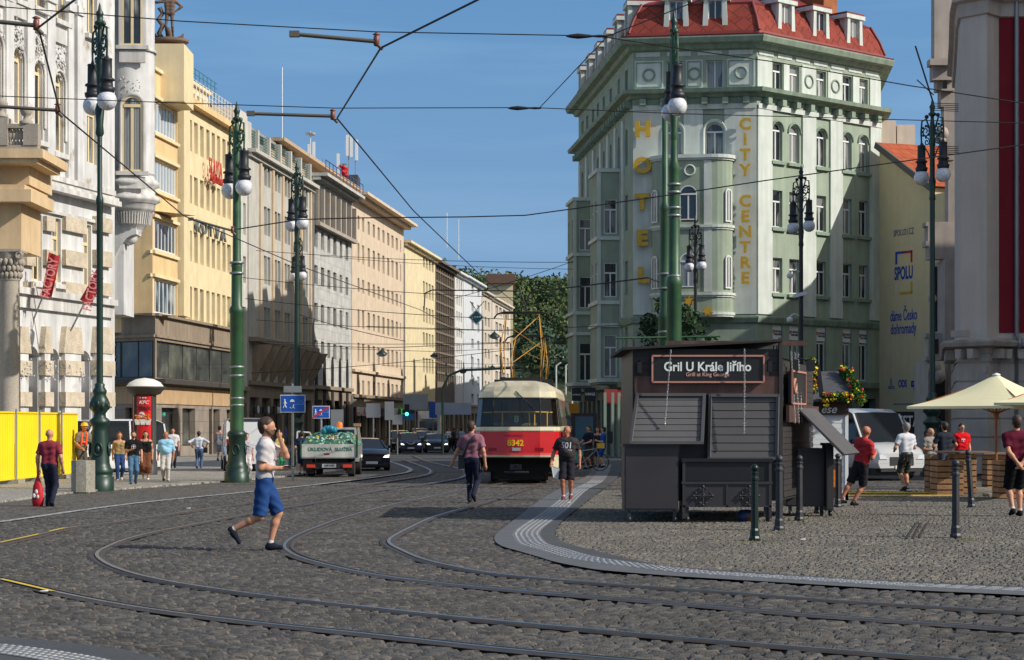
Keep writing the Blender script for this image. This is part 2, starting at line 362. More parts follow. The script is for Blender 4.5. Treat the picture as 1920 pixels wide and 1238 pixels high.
def normals(C):
    T = np.gradient(C, axis=0); T /= np.hypot(T[:, 0], T[:, 1])[:, None]+1e-9; return np.c_[T[:, 1], -T[:, 0]]
def ribbon(mb, C, prof):                  # prof [(offset,z)]
    N = normals(C); m = len(prof); vs = []
    for c, n in zip(C, N): vs += [(c[0]+n[0]*o, c[1]+n[1]*o, z) for o, z in prof]
    mb.add(vs, [(i*m+k, (i+1)*m+k, (i+1)*m+k+1, i*m+k+1) for i in range(len(C)-1) for k in range(m-1)])
def inpoly(x, y, poly):
    c = np.zeros(x.shape, bool); n = len(poly)
    for i in range(n):
        x0, y0 = poly[i-1]; x1, y1 = poly[i]
        if y0 == y1: continue
        c ^= ((y0 > y) != (y1 > y)) & (x < (x1-x0)*(y-y0)/(y1-y0)+x0)
    return c
def distline(x, y, C):
    best = np.full(x.shape, 9.)
    for a, b in zip(C[:-1:1], C[1::1]):
        m = (np.abs(x-a[0]) < .6) & (np.abs(y-a[1]) < .6)
        if not m.any(): continue
        d = b-a; L = (d*d).sum()+1e-9; t = np.clip(((x[m]-a[0])*d[0]+(y[m]-a[1])*d[1])/L, 0, 1)
        best[m] = np.minimum(best[m], np.hypot(x[m]-a[0]-t*d[0], y[m]-a[1]-t*d[1]))
    return best
RA = [(1015, 908), (1003, 912), (917, 940), (883, 950), (813, 970), (763, 993), (737, 1007), (728, 1015), (733, 1023), (753, 1033), (793, 1050), (857, 1065), (923, 1077), (1007, 1085), (1120, 1095), (1280, 1106), (1380, 1113), (1530, 1125), (1680, 1135), (1847, 1145), (1920, 1150), (2150, 1164)]
RB = [(960, 902), (917, 910), (870, 918), (807, 932), (723, 950), (640, 973), (600, 987), (560, 1003), (537, 1017), (533, 1027), (540, 1035), (567, 1048), (640, 1067), (707, 1080), (807, 1093), (923, 1105), (1040, 1115), (1140, 1123), (1280, 1134), (1397, 1145), (1547, 1157), (1747, 1171), (1920, 1183), (2150, 1200)]
RC = [(775, 855), (800, 865), (865, 880), (874, 889), (860, 897), (800, 908), (700, 922), (600, 942), (500, 958), (400, 977), (333, 990), (283, 1000), (233, 1013), (200, 1027), (187, 1033), (180, 1041), (187, 1050), (207, 1062), (250, 1077), (317, 1092), (433, 1110), (533, 1123), (640, 1135), (757, 1148), (873, 1161), (1007, 1173), (1140, 1185), (1280, 1198), (1480, 1214), (1647, 1227), (1813, 1240), (2050, 1258)]
RD = [(755, 862), (795, 876), (808, 885), (790, 893), (720, 904), (640, 917), (467, 943), (367, 958), (200, 982), (133, 990), (60, 1007), (0, 1020), (-90, 1040), (-130, 1055), (-90, 1069), (0, 1087), (67, 1103), (133, 1118), (217, 1134), (300, 1147), (400, 1160), (500, 1172), (640, 1186), (807, 1204), (940, 1219), (1107, 1234), (1280, 1250), (1500, 1270)]
rails = []
for r in (RA, RB, RC, RD): rails.append(relax(resample(smooth(pix(r)), .15), 14))
M_BASE = mat('joint_dirt', srgb(58, 52, 46), .95, var=.3, vscale=2)
def ground_mat(name, rgb, rgb2, scale, bump=.8, dist=.03, sc2=.25):
    """small stones seen from afar"""
    m = mat(name, srgb(*rgb), .8, var=.25, vscale=sc2, spec=.3); n = m.node_tree; b = n.nodes['Principled BSDF']
    tc = n.nodes.new('ShaderNodeTexCoord'); vo = n.nodes.new('ShaderNodeTexVoronoi'); vo.inputs['Scale'].default_value = scale; vo.feature = 'DISTANCE_TO_EDGE'; vo.inputs['Randomness'].default_value = .7
    n.links.new(tc.outputs['Object'], vo.inputs['Vector']); v2 = n.nodes.new('ShaderNodeTexVoronoi'); v2.inputs['Scale'].default_value = scale; v2.inputs['Randomness'].default_value = .7; n.links.new(tc.outputs['Object'], v2.inputs['Vector'])
    mr = n.nodes.new('ShaderNodeMapRange'); mr.inputs[1].default_value = 0; mr.inputs[2].default_value = .12; n.links.new(vo.outputs['Distance'], mr.inputs[0])
    old = b.inputs['Base Color'].links[0].from_socket
    bw = n.nodes.new('ShaderNodeSeparateColor'); n.links.new(v2.outputs['Color'], bw.inputs[0])
    m1 = n.nodes.new('ShaderNodeMixRGB'); m1.inputs[2].default_value = (*srgb(*rgb2), 1); n.links.new(bw.outputs[0], m1.inputs[0]); n.links.new(old, m1.inputs[1])
    m2 = n.nodes.new('ShaderNodeMixRGB'); m2.inputs[1].default_value = (.02, .018, .016, 1); n.links.new(mr.outputs[0], m2.inputs[0]); n.links.new(m1.outputs[0], m2.inputs[2]); n.links.new(m2.outputs[0], b.inputs['Base Color'])
    bp = n.nodes.new('ShaderNodeBump'); bp.inputs['Strength'].default_value = bump; bp.inputs['Distance'].default_value = dist; n.links.new(mr.outputs[0], bp.inputs['Height']); n.links.new(bp.outputs[0], b.inputs['Normal'])
    return m
g = MB(); g.add([(-700, -150, -.03), (700, -150, -.03), (700, 1500, -.03), (-700, 1500, -.03)], [(0, 1, 2, 3)])
struct('ground', g, ground_mat('far_setts', (92, 88, 86), (120, 112, 102), 6))
# setts near the camera, every stone modelled
M_SETT = mat('sett_stone', (.104, .096, .087), .7, var=.22, vscale=.9, bump=.5, bscale=70, spec=.3, fine=.25)
n_ = M_SETT.node_tree; b_ = n_.nodes['Principled BSDF']; at_ = n_.nodes.new('ShaderNodeAttribute'); at_.attribute_name = 'tint'
old_ = b_.inputs['Base Color'].links[0].from_socket; cr_ = n_.nodes.new('ShaderNodeValToRGB'); e_ = cr_.color_ramp.elements
e_[0].color = (.72, .73, .75, 1); e_[1].color = (1.42, 1.3, 1.16, 1); e_.new(.75).color = (1.0, .98, .96, 1)
mx_ = n_.nodes.new('ShaderNodeMixRGB'); mx_.blend_type = 'MULTIPLY'; mx_.inputs[0].default_value = 1
n_.links.new(at_.outputs['Fac'], cr_.inputs[0]); n_.links.new(old_, mx_.inputs[1]); n_.links.new(cr_.outputs[0], mx_.inputs[2]); n_.links.new(mx_.outputs[0], b_.inputs['Base Color'])
def copymat(src, name, k):
    m = src.copy(); m.name = name; [setattr(x.outputs[0], 'default_value', (*k, 1)) for x in m.node_tree.nodes if x.type == 'RGB']; return m
M_SETT2 = copymat(M_SETT, 'small_sett_stone', (.165, .150, .128))
def setts(name, x0, x1, y0, y1, w, l, keep, mtl, relief, ang=0.0, wav=.0, seed=1):
    rg = np.random.default_rng(seed); xs, ys, ls = [], [], []
    span = max(x1-x0, y1-y0)*1.5; rows = np.arange(-span/2, span/2, l)
    for r in rows:
        n = int(span/w)+2; ww = w*rg.uniform(.72, 1.4, n); xx = np.cumsum(ww)-ww/2-span/2-rg.uniform(0, w)
        xs.append(np.c_[xx, np.full(n, r)+rg.normal(0, l*.06, n), ww, np.full(n, l*rg.uniform(.93, 1.0))])
    A = np.vstack(xs); c, s = math.cos(ang), math.sin(ang); cx, cy = (x0+x1)/2, (y0+y1)/2
    v = A[:, 1]+wav*np.sin(A[:, 0]*.5+A[:, 1]*.13)+wav*.4*np.sin(A[:, 0]*1.7+A[:, 1]*.31)
    X = A[:, 0]*c-v*s+cx; Y = A[:, 0]*s+v*c+cy
    k = (X > x0) & (X < x1) & (Y > y0) & (Y < y1) & (np.abs(X) < Y*.262+.4); A, X, Y = A[k], X[k], Y[k]
    k = keep(X, Y); A, X, Y = A[k], X[k], Y[k]; n = len(A)
    hw, hl = A[:, 2]/2-.006, A[:, 3]/2-.006
    base = relief*.30*(np.sin(X*1.1+Y*.7)*np.sin(Y*.9-X*.3))+rg.normal(0, relief*.16, n)-.004
    V = np.zeros((n, 9, 3)); sx = np.array([-1, 1, 1, -1]); sy = np.array([-1, -1, 1, 1]); yaw = rg.normal(0, .05, n)+ang
    tilt = rg.normal(0, relief*.22, (n, 2))
    for j in range(4):
        for lvl in (0, 1):
            ins = 1-(.2*lvl)*rg.uniform(.5, 1.5, n); ax = sx[j]*hw*(1-(.018*lvl)/hw)*rg.uniform(.93, 1.04, n); ay = sy[j]*hl*(1-(.017*lvl)/hl)*rg.uniform(.9, 1.05, n)
            V[:, j+4*lvl, 0] = X+ax*np.cos(yaw)-ay*np.sin(yaw); V[:, j+4*lvl, 1] = Y+ax*np.sin(yaw)+ay*np.cos(yaw)
            V[:, j+4*lvl, 2] = np.where(lvl, base+tilt[:, 0]*sx[j]+tilt[:, 1]*sy[j]-relief*.15, -.026)
    V[:, 8, 0] = X; V[:, 8, 1] = Y; V[:, 8, 2] = base+relief*.05*rg.uniform(0, 1.6, n)
    V[:, 4:, 2] = np.minimum(V[:, 4:, 2], .0075)
    F = np.array([(0, 1, 5, 4), (1, 2, 6, 5), (2, 3, 7, 6), (3, 0, 4, 7)]); T = np.array([(4, 5, 8), (5, 6, 8), (6, 7, 8), (7, 4, 8)])
    o = (np.arange(n)*9)[:, None, None]; Q = (F[None]+o).reshape(-1, 4); T = (T[None]+o).reshape(-1, 3)
    me = bpy.data.meshes.new(name); me.vertices.add(n*9); me.vertices.foreach_set('co', V.ravel())
    me.loops.add(Q.size+T.size); me.loops.foreach_set('vertex_index', np.r_[Q.ravel(), T.ravel()])
    me.polygons.add(len(Q)+len(T)); me.polygons.foreach_set('loop_start', np.r_[np.arange(len(Q))*4, len(Q)*4+np.arange(len(T))*3]); me.update(calc_edges=True)
    a = me.attributes.new('tint', 'FLOAT', 'POINT'); a.data.foreach_set('value', np.repeat(rg.uniform(0, 1, n)**1.2, 9).astype(np.float32))
    me.polygons.foreach_set('use_smooth', np.r_[np.zeros(len(Q), bool), np.ones(len(T), bool)])
    me.materials.append(mtl); ob = bpy.data.objects.new(name, me); COL.objects.link(ob); ob['kind'] = 'structure'
# curbs and bands
outer = smooth(pix([(1115, 872), (1100, 893), (1053, 915), (1007, 943), (963, 977), (933, 1000), (927, 1013), (940, 1025), (973, 1035), (1007, 1045), (1040, 1055), (1090, 1065), (1140, 1072), (1280, 1083), (1480, 1095), (1680, 1107), (1913, 1118), (2100, 1128)]), 8)
inner = smooth(pix([(1165, 872), (1160, 893), (1097, 943), (1060, 973), (1043, 993), (1043, 1010), (1073, 1023), (1140, 1040), (1207, 1055), (1280, 1066), (1480, 1079), (1613, 1088), (1787, 1096), (1920, 1102), (2100, 1111)]), 8)
tacl = smooth(pix([(1128, 872), (1108, 900), (1070, 920), (1023, 957), (977, 987), (962, 1000), (962, 1008), (973, 1022), (1007, 1032), (1057, 1047), (1140, 1060), (1280, 1076), (1480, 1089), (1680, 1101), (1913, 1111), (2100, 1119)]), 8)
def poly_between(a, b): return [tuple(p) for p in a]+[tuple(p) for p in b[::-1]]
band = poly_between(outer, inner)
M_ASPH = mat('asphalt', (.062, .063, .066), .85, var=.2, vscale=.7, bump=.35, bscale=90, fine=.15)
M_BAND = mat('grey_paving', (.105, .108, .113), .8, var=.15, vscale=2, bump=.3, bscale=60)
def strip_mesh(a, b, z, m, name):
    mb = MB(); n = min(len(a), len(b)); vs = [(*p, z) for p in a[:n]]+[(*p, z) for p in b[:n]]
    mb.add(vs, [(i, i+1, i+1+n, i+n) for i in range(n-1)]); return struct(name, mb, m)
A_ = resample(outer, (np.hypot(*np.diff(outer, axis=0).T).sum())/300); B_ = resample(inner, (np.hypot(*np.diff(inner, axis=0).T).sum())/300); n = min(len(A_), len(B_))
T_ = resample(tacl, (np.hypot(*np.diff(tacl, axis=0).T).sum())/300); n = min(n, len(T_))
strip_mesh(A_[:n], T_[:n], .012, M_BAND, 'kerb_paving'); 
N_ = normals(T_[:n]); side = np.sign(((B_[:n]-T_[:n])*N_).sum(1).mean()); T2 = T_[:n]+N_*side*.42
strip_mesh(T2, B_[:n], .012, M_ASPH, 'path')
# tactile strip: small raised studs in rows
tb = MB(); ribbon(tb, T_[:n], [(0, .013), (side*.42, .013)]); struct('tactile_strip', tb, mat('tactile_base', (.155, .155, .16), .7, var=.15, vscale=3))
st = MB(); Ts = resample(T_[:n], .19); Ns = normals(Ts)
for c, nn in zip(Ts, Ns):
    t = np.array([-nn[1], nn[0]])
    if c[1] > 60: continue
    for k in range(5):
        q = c+nn*side*(.05+.08*k); a = q-t*.055; b = q+t*.055; wv_ = nn*.02
        p = [(*(a-wv_), .014), (*(b-wv_), .014), (*(b+wv_), .014), (*(a+wv_), .014), (*(a-wv_*.6), .021), (*(b-wv_*.6), .021), (*(b+wv_*.6), .021), (*(a+wv_*.6), .021)]
        st.add(p, [(4, 5, 6, 7), (0, 1, 5, 4), (1, 2, 6, 5), (2, 3, 7, 6), (3, 0, 4, 7)])
struct('tactile_studs', st, mat('tactile_stud', (.36, .36, .36), .6, var=.35, vscale=6))
# lower left corner: band with tactile plates
ll = smooth(pix([(-150, 1178), (0, 1196), (100, 1205), (200, 1217), (300, 1237), (420, 1262)]), 8)
ll2 = smooth(pix([(-150, 1262), (0, 1270), (100, 1280), (150, 1300), (200, 1320), (260, 1350)]), 8)
llp = poly_between(ll, ll2); strip_mesh(ll, ll2, .012, M_ASPH, 'path')
tc_ = smooth(pix([(-150, 1196), (0, 1211), (100, 1223), (200, 1240), (300, 1268)]), 8); tb = MB(); ribbon(tb, tc_, [(0, .016), (.4, .016)]); struct('tactile_strip', tb, _m['tactile_base'])
st = MB(); Ts = resample(tc_, .09); Ns = normals(Ts)
for c, nn in zip(Ts, Ns):
    for k in range(5): q = c+nn*(.04+.08*k); st.lathe([(.026, .017), (.016, .024), (0, .025)], (q[0], q[1], 0), 6)
struct('tactile_studs', st, _m['tactile_stud'])
# roadway by the left pavement, painted line, pavement
line = smooth(pix([(-200, 1000), (0, 978), (133, 959), (267, 942), (467, 922), (640, 903), (744, 889), (765, 883), (760, 877), (729, 866), (700, 858)]), 8)
kerb = smooth(pix([(-260, 965), (0, 943), (133, 926), (280, 915), (430, 904), (560, 893), (640, 884), (690, 872), (715, 858), (722, 849)]), 8)
La = resample(line, np.hypot(*np.diff(line, axis=0).T).sum()/200)[:200]; Ka = resample(kerb, np.hypot(*np.diff(kerb, axis=0).T).sum()/200)[:200]
strip_mesh(La, Ka, .002, ground_mat('worn_road', (98, 93, 88), (112, 106, 98), 7, .5, .015), 'road')
lm = MB(); ribbon(lm, relax(resample(line, .3), 6), [(0, .010), (.16, .010)]); struct('road_marking', lm, mat('worn_white_paint', (.42, .42, .41), .7, var=.4, vscale=5, col2=(.12, .12, .12), c2s=9, c2p=(.52, .62)))
pv = MB(); kk = [tuple(p) for p in Ka]; pv.plan(kk+[(-12, 150), (-60, 150), (-60, 40)], -.02, .05)
struct('pavement', pv, ground_mat('pavement_mosaic', (150, 144, 134), (172, 166, 156), 9, .3, .01))
# far street surface, smoother than the square
fs = MB(); fs.add([(-14, 72, -.02), (14, 72, -.02), (26, 420, -.02), (6, 420, -.02)], [(0, 1, 2, 3)]); struct('street', fs, M_ASPH)
# rails
M_RAIL = mat('rail_steel', (.33, .31, .29), .33, .9, var=.15, vscale=3); M_RUST = mat('rail_side', (.075, .055, .042), .6, .2, var=.3, vscale=4)
M_GROOVE = mat('rail_groove', (.012, .011, .01), .9)
for idx, C in enumerate(rails):
    sgn = 1 if idx in (0, 2) else -1
    mb = MB(); ribbon(mb, C, [(-.10*sgn, -.002), (-.03*sgn, .010)][::1]); mb.k = 0
    ribbon(mb, C, [(.035*sgn, .002), (.075*sgn, .002)]); mb.k = 1
    mb2 = MB(); ribbon(mb2, C, [(-.026*sgn, -.01), (-.024*sgn, .016), (.024*sgn, .016), (.026*sgn, -.01)]); m3 = MB(); ribbon(m3, C, [(.072*sgn, -.01), (.074*sgn, .014), (.098*sgn, .014), (.13*sgn, -.004)])
    t_ = thing('tram_rail', ['inner rail of the near right tram curve', 'outer rail of the near right tram curve', 'inner rail of the wide left tram curve', 'outer rail of the wide left tram curve, partly marked yellow'][idx], 'rail'); t_['kind'] = 'structure'
    part('groove', mb, [M_RUST, M_GROOVE], t_); part('rail_head', mb2, M_RAIL, t_); part('guard_lip', m3, M_RUST, t_)
    if idx == 3:
        for y0, y1, xl in ((1020, 1003, 1), (999, 991, 1), (1088, 1112, 0), (1118, 1124, 0)):
            a, b = sorted((FP*CH/(y0-HY), FP*CH/(y1-HY))); s_ = [p for p in C if a < p[1] < b and p[0] < -3 and ((p[0] < -3) if xl else True)]
            if len(s_) > 3:
                ym = MB(); ribbon(ym, np.array(s_), [(.005*sgn, .020), (-.05*sgn, .020)]); part('yellow_paint', ym, mat('yellow_paint', srgb(225, 190, 50), .6, var=.2, vscale=6), t_)
railsC = rails
def keep_main(X, Y):
    k = ~inpoly(X, Y, band) & ~inpoly(X, Y, llp)
    road = [tuple(p) for p in Ka]+[tuple(p) for p in La[::-1]]; k &= ~inpoly(X, Y, road)
    sq = [tuple(p) for p in inner]+[(40, 10), (40, 90), (6, 90)]; k &= ~inpoly(X, Y, sq)
    k &= ~inpoly(X, Y, kk+[(-12, 150), (-60, 150), (-60, 40)])
    for C in railsC: k &= distline(X, Y, resample(C, .3)) > .105
    return k
setts('cobblestones', -14, 14, 13.2, 56, .150, .105, keep_main, M_SETT, .020, R(-5), .35, 3)
def keep_sq(X, Y): return inpoly(X, Y, [tuple(p) for p in inner]+[(40, 10), (40, 60), (8, 60)])
setts('small_cobbles', .5, 14.5, 16, 52, .088, .08, keep_sq, M_SETT2, .012, R(8), .5, 5)
b = MB(); b.add([(-13.8, 13, -.0285), (13.8, 13, -.0285), (13.8, 54, -.0285), (-13.8, 54, -.0285)], [(0, 1, 2, 3)]); struct('sand_bed', b, M_BASE)
# short grooves in the square
gm = MB()
for a, c in (((1700, 1010), (1720, 980)), ((1712, 1010), (1728, 980)), ((1724, 1008), (1740, 980))): gm.bar((*gp(*a)[:2], .004), (*gp(*c)[:2], .004), .03, .01)
struct('paving_groove', gm, M_BASE)
# ================= GREEN HOTEL =================
SAGE = stucco('sage_green_plaster', (156, 168, 149)); PALE = stucco('pale_green_plaster', (206, 212, 203)); TRIM = stucco('green_trim', (142, 158, 140), var=.15, streak=.25)
WHITEF = mat('white_window_frame', srgb(225, 226, 222), .5, var=.08); DARKF = mat('dark_window_frame', srgb(60, 55, 50), .5); CREAMF = mat('cream_window_frame', srgb(226, 205, 160), .55, var=.12)
RED_TILE = tiles('red_roof_tiles', (146, 66, 54), .62, .62, line=.45, ang=R(45)); RED_METAL = mat('red_roof_metal', srgb(122, 44, 42), .55, var=.2, vscale=.8)
GOLD = mat('gold_letters', srgb(206, 164, 46), .5, .15, var=.18, vscale=4)
BLACK = mat('black_paint', srgb(22, 22, 24), .45, var=.2); DGREY = mat('dark_grey_paint', srgb(62, 62, 66), .6, var=.15)
BRICK = tiles('brick', (176, 110, 72), .26, .08, line=.7)
WHITEP = mat('white_paint', srgb(228, 228, 225), .5, var=.06); REDP = mat('red_sign', srgb(170, 24, 34), .5, var=.1)
GRAN = tiles('granite_slabs', (150, 138, 126), 1.1, .6, line=.75)
A_, B_, C_, D_ = (1085, 131), (1187, 108), (1419, 107), (1650, 114.3)
B2 = wxy(*B_)
hotel = thing('hotel_building', 'green corner hotel with gold vertical letters and red mansard roof', 'hotel', (B2[0], B2[1], 0))
HL, HF, HR = Fac(hotel, A_, B_), Fac(hotel, B_, C_), Fac(hotel, C_, D_)
foot = [relpt(hotel, wxy(*p)) for p in (A_, B_, C_, D_)]; foot += [(foot[3][0]+1.5, foot[3][1]+14), (foot[0][0]+14, foot[0][1]+6)]
ZT = 21.75
def cols(F, prs, out=0): return [(F.U(a, out), F.U(b, out)) for a, b in prs]
# right flank
rc = cols(HR, [(1449, 1467), (1480, 1499), (1531, 1549), (1580, 1597), (1611, 1627)])
rows = [(19.5, 20.95, 0), (15.75, 17.75, 1), (12.2, 14.15, 0), (8.7, 10.55, 0), (4.1, 6.95, 0)]
wall = MB(); pal = MB(); sill = MB()
def facade(F, cs, rows, u0=0, u1=None, style='T', sills=True):
    hs = [(a, b, z0, z1, ar) for a, b in cs for z0, z1, ar in rows]
    wall.M = F.M; wall.k = 0; F.wall(wall, 3.6, ZT, hs, u0, u1, rev=.25)
    for h in hs:
        F.window(h, WHITEF, style, sill=TRIM if sills and 7 < h[2] < 19 else None)
        if h[4]:
            sill.M = F.M; r = (h[1]-h[0])/2+.1; cx = (h[0]+h[1])/2; cz = h[3]-(h[1]-h[0])/2
            sill.tube([(cx-r*math.cos(math.pi*k/10), -.03, cz+r*math.sin(math.pi*k/10)) for k in range(11)], .07, 4)
facade(HR, rc, rows); 
fw_ = cols(HF, [(1245, 1279), (1323, 1357)])
hsF = [(a, b, 19.5, 20.95, 0) for a, b in cols(HF, [(1250, 1280), (1324, 1356)])]+[(a, b, 15.95, 17.65, 1) for a, b in fw_]
wall.M = HF.M; HF.wall(wall, 3.6, ZT, hsF, rev=.25)
for i, h in enumerate(hsF):
    HF.window(h, WHITEF, 'T' if h[4] else '2', dep=.2, pane=PANE)
    if h[4]:
        pal.M = HF.M; r = (h[1]-h[0])/2+.12; cx = (h[0]+h[1])/2; cz = h[3]-(h[1]-h[0])/2
        pal.tube([(cx-r, -.03, h[2])]+[(cx-r*math.cos(math.pi*k/10), -.03, cz+r*math.sin(math.pi*k/10)) for k in range(11)]+[(cx+r, -.03, h[2])], .09, 4)
# left flank windows (steep view)
lc = cols(HL, [(1090, 1094), (1099, 1103), (1110, 1114), (1119, 1123), (1130, 1134), (1143, 1147), (1158, 1162), (1172, 1177)])
hsL = [(a, b, z0, z1, ar) for a, b in lc for z0, z1, ar in ((19.5, 20.95, 0), (15.75, 17.75, 1))]+[(a, b, z0, z1, 0) for a, b in (lc[3], lc[7]) for z0, z1, _ in rows[2:]]
wall.M = HL.M; HL.wall(wall, 3.6, ZT, hsL, rev=.25)
for h in hsL: HL.window(h, WHITEF, 'T')
# back
wall.M = Matrix.Identity(4); bb = foot[3:]+[foot[0]]
for p, q in zip(bb[:-1], bb[1:]): wall.add([(*p, 0), (*q, 0), (*q, ZT), (*p, ZT)], [(0, 1, 2, 3)])
part('wall', wall, SAGE, hotel)
# pale pilasters and panels, proud of the wall
pal.M = HR.M
for a, b in ((1419, 1446), (1503, 1528), (1555, 1578), (1630, 1650)):
    pal.box(HR.U(a)+.002, HR.U(b)-.002, -.10, -.001, 7.5, 18.35); pal.box(HR.U(a)+.002, HR.U(b)-.002, -.06, -.001, 19.45, 21.1)
for a, b, c in ((1467, 1480, 0), (1499, 1531, 1), (1549, 1580, 1), (1597, 1611, 0)):
    if c:
        a_, b_ = HR.U(a)+.12, HR.U(b)-.12; pal.box(a_, b_, -.05, -.001, 19.5, 21.0)
        sill.M = HR.M; sill.torus(((a_+b_)/2, -.07, 20.25), .33, .06, sz=1)
    else: pal.box(HR.U(a)+.05, HR.U(b)-.05, -.06, -.001, 19.45, 21.0)
pal.box(0, HR.L, -.14, -.101, 18.36, 18.62)
pal.M = HF.M; sill.M = HF.M
for a, b in ((1187, 1244), (1358, 1419)): pal.box(HF.U(a)+.01, HF.U(b)-.01, -.08, -.001, 7.5, 18.35)
pal.box(HF.U(1282), HF.U(1318), -.08, -.001, 15.9, 18.35); pal.box(0, HF.L, -.14, -.101, 18.36, 18.62)
for a, b in ((1190, 1244), (1286, 1318), (1363, 1416)):
    a_, b_ = HF.U(a), HF.U(b); pal.box(a_, b_, -.05, -.001, 19.5, 21.0); sill.torus(((a_+b_)/2, -.07, 20.25), .30, .055)
    sill.bar((a_+.1, -.07, 20.9), (b_-.1, -.07, 20.9), .05); sill.bar((a_+.1, -.07, 19.6), (b_-.1, -.07, 19.6), .05); sill.bar((a_+.1, -.07, 19.6), (a_+.1, -.07, 20.9), .05); sill.bar((b_-.1, -.07, 19.6), (b_-.1, -.07, 20.9), .05)
pal.M = HL.M
for k in range(8):
    px = 1087+k*12.5+k*k*.15
    if px < 1180: pal.box(HL.U(px), HL.U(px)+.7, -.1, -.001, 7.5, 18.35)
# frieze of small panels
for F in (HR, HF):
    pal.M = F.M; n = max(4, int(F.L/1.5))
    for k in range(n): pal.box(F.L*(k+.1)/n, F.L*(k+.88)/n, -.04, -.001, 21.22, 21.45)
parts('pilaster', pal, PALE, hotel)
# cornices
cor = MB()
ring(cor, foot, [(0, 21.5), (.25, 21.55), (.35, 21.75), (.7, 21.8), (.8, 22.05), (.8, 22.12), (0, 22.12)])
ring(cor, foot, [(0, 18.95), (.15, 19.0), (.25, 19.15), (.62, 19.2), (.68, 19.4), (.1, 19.46), (0, 19.46)])
ring(cor, foot, [(0, 7.0), (.12, 7.05), (.2, 7.3), (.2, 7.38), (0, 7.42)]); ring(cor, foot, [(0, 3.6), (.25, 3.7), (.3, 4.0), (0, 4.02)])
part('cornice', cor, TRIM, hotel)
br = MB()
for F, n in ((HR, 9), (HF, 6), (HL, 24)):
    br.M = F.M
    for k in range(n): u = F.L*(k+.5)/n; br.prism([(u-.16, 18.6), (u+.16, 18.6), (u+.16, 18.93), (u-.16, 18.93)], -.45, -.02)
parts('bracket', br, TRIM, hotel)
parts('ring_moulding', sill, TRIM, hotel)
# mansard roof
rf = MB(); rf.k = 1; ring(rf, foot, [(.75, 22.12), (.78, 22.2), (.3, 22.25), (.25, 22.45)]); rf.k = 0; ring(rf, foot, [(.25, 22.45), (-.05, 23.2), (-.55, 24.05)]); rf.k = 1; ring(rf, foot, [(-.5, 24.0), (-.48, 24.1), (-.6, 24.12), (-4.2, 26.2), (-5.5, 26.4)])
for i in range(4):
    p0 = offset_poly(foot, .27)[i]; p1 = offset_poly(foot, -.03)[i]; p2 = offset_poly(foot, -.53)[i]; rf.tube([(*p0, 22.45), (*p1, 23.2), (*p2, 24.1)], .09, 6)
roof = part('roof', rf, [RED_TILE, RED_METAL], hotel)
def dormer(F, uc, w=1.0, z0=22.55, h=1.62):
    m = MB(); m.M = F.M; w2 = w/2
    m.k = 0
    for s in (-1, 1): m.prism([(uc+s*(w2+.0), z0), (uc+s*(w2+.30), z0), (uc+s*(w2+.22), z0+h), (uc+s*(w2+.0), z0+h)], -.12, .1); 
    m.box(uc-w2-.15, uc-w2-.01, .1, 1.6, z0, z0+h); m.box(uc+w2+.01, uc+w2+.15, .1, 1.6, z0, z0+h)
    m.box(uc-w2-.4, uc+w2+.4, -.2, 1.7, z0+h, z0+h+.22); m.k = 1; m.box(uc-w2-.36, uc+w2+.36, -.17, 1.8, z0+h+.225, z0+h+.34)
    o = part('dormer', m, [PALE, RED_METAL], roof)
    F.window((uc-w2, uc+w2, z0+.05, z0+h-.02), WHITEF, '2', dep=.03, name='dormer_window')
for px in (1268, 1341): dormer(HF, HF.U(px), .75)
for px in (1472, 1537, 1600): dormer(HR, HR.U(px), .85)
for u in (1.5, 5.5, 9.5, 13.5, 17.5, 21.5): dormer(HL, u, .9)
cm = MB(); cm.M = HR.M; cu = HR.U(1597, 0); cm.box(cu-.2, cu+1.0, 1.8, 3.4, 23.4, 27.6); cm.box(cu-.28, cu+1.08, 1.72, 3.48, 27.6, 27.8); part('chimney', cm, BRICK, roof)
# round-cornered oriel on the chamfer
ou = [HF.U(1222), HF.U(1375)]; ow = ou[1]-ou[0]; r_ = 1.05; prj = 1.15
def oriel_plan(o=0):
    p = [(ou[0]-o, 0)]
    for k in range(7): a = R(90*k/6); p.append((ou[0]+r_-(r_+o)*math.cos(a), -(prj-r_)-(r_+o)*math.sin(a)))
    for k in range(7): a = R(90-90*k/6); p.append((ou[1]-r_+(r_+o)*math.cos(a), -(prj-r_)-(r_+o)*math.sin(a)))
    return p+[(ou[1]+o, 0)]
om = MB(); om.M = HF.M
cw = HF.U(1293, prj); hh = .46; holes = [(cw-hh, cw+hh, 12.3, 14.1, 1), (cw-hh, cw+hh, 8.8, 10.6, 1)]
pl = oriel_plan()
om.plan(pl, 7.45, 8.1, top=False)
for i in range(len(pl)-1):
    (x0, y0), (x1, y1) = pl[i], pl[i+1]
    if x1-x0 > 1.5: HF.wall(om, 8.1, 15.65, holes, x0, x1, rev=.2, y=-prj)
    else: om.add([(x0, y0, 8.1), (x1, y1, 8.1), (x1, y1, 15.65), (x0, y0, 15.65)], [(0, 1, 2, 3)])
om.plan(pl, 15.6, 15.64)
orl = part('oriel', om, SAGE, hotel)
for h in holes: HF.window(h, WHITEF, 'T', y=-prj, dep=-prj+.12)
t = MB(); t.M = HF.M
for z, o, th in ((15.65, .16, .18), (12.0, .12, .14), (8.45, .12, .14), (7.42, .1, .14)): t.plan(oriel_plan(o), z, z+th); t.plan(oriel_plan(o*.5), z-.1, z)
parts('oriel_cornice', t, PALE, hotel)
t = MB(); t.M = HF.M
for a, b in ((cw+.75, cw+1.15),): t.box(a, b, -prj-.05, -prj-.001, 8.62, 15.5)
t.box(cw-1.05, cw-.75, -prj-.05, -prj-.001, 8.62, 15.5)
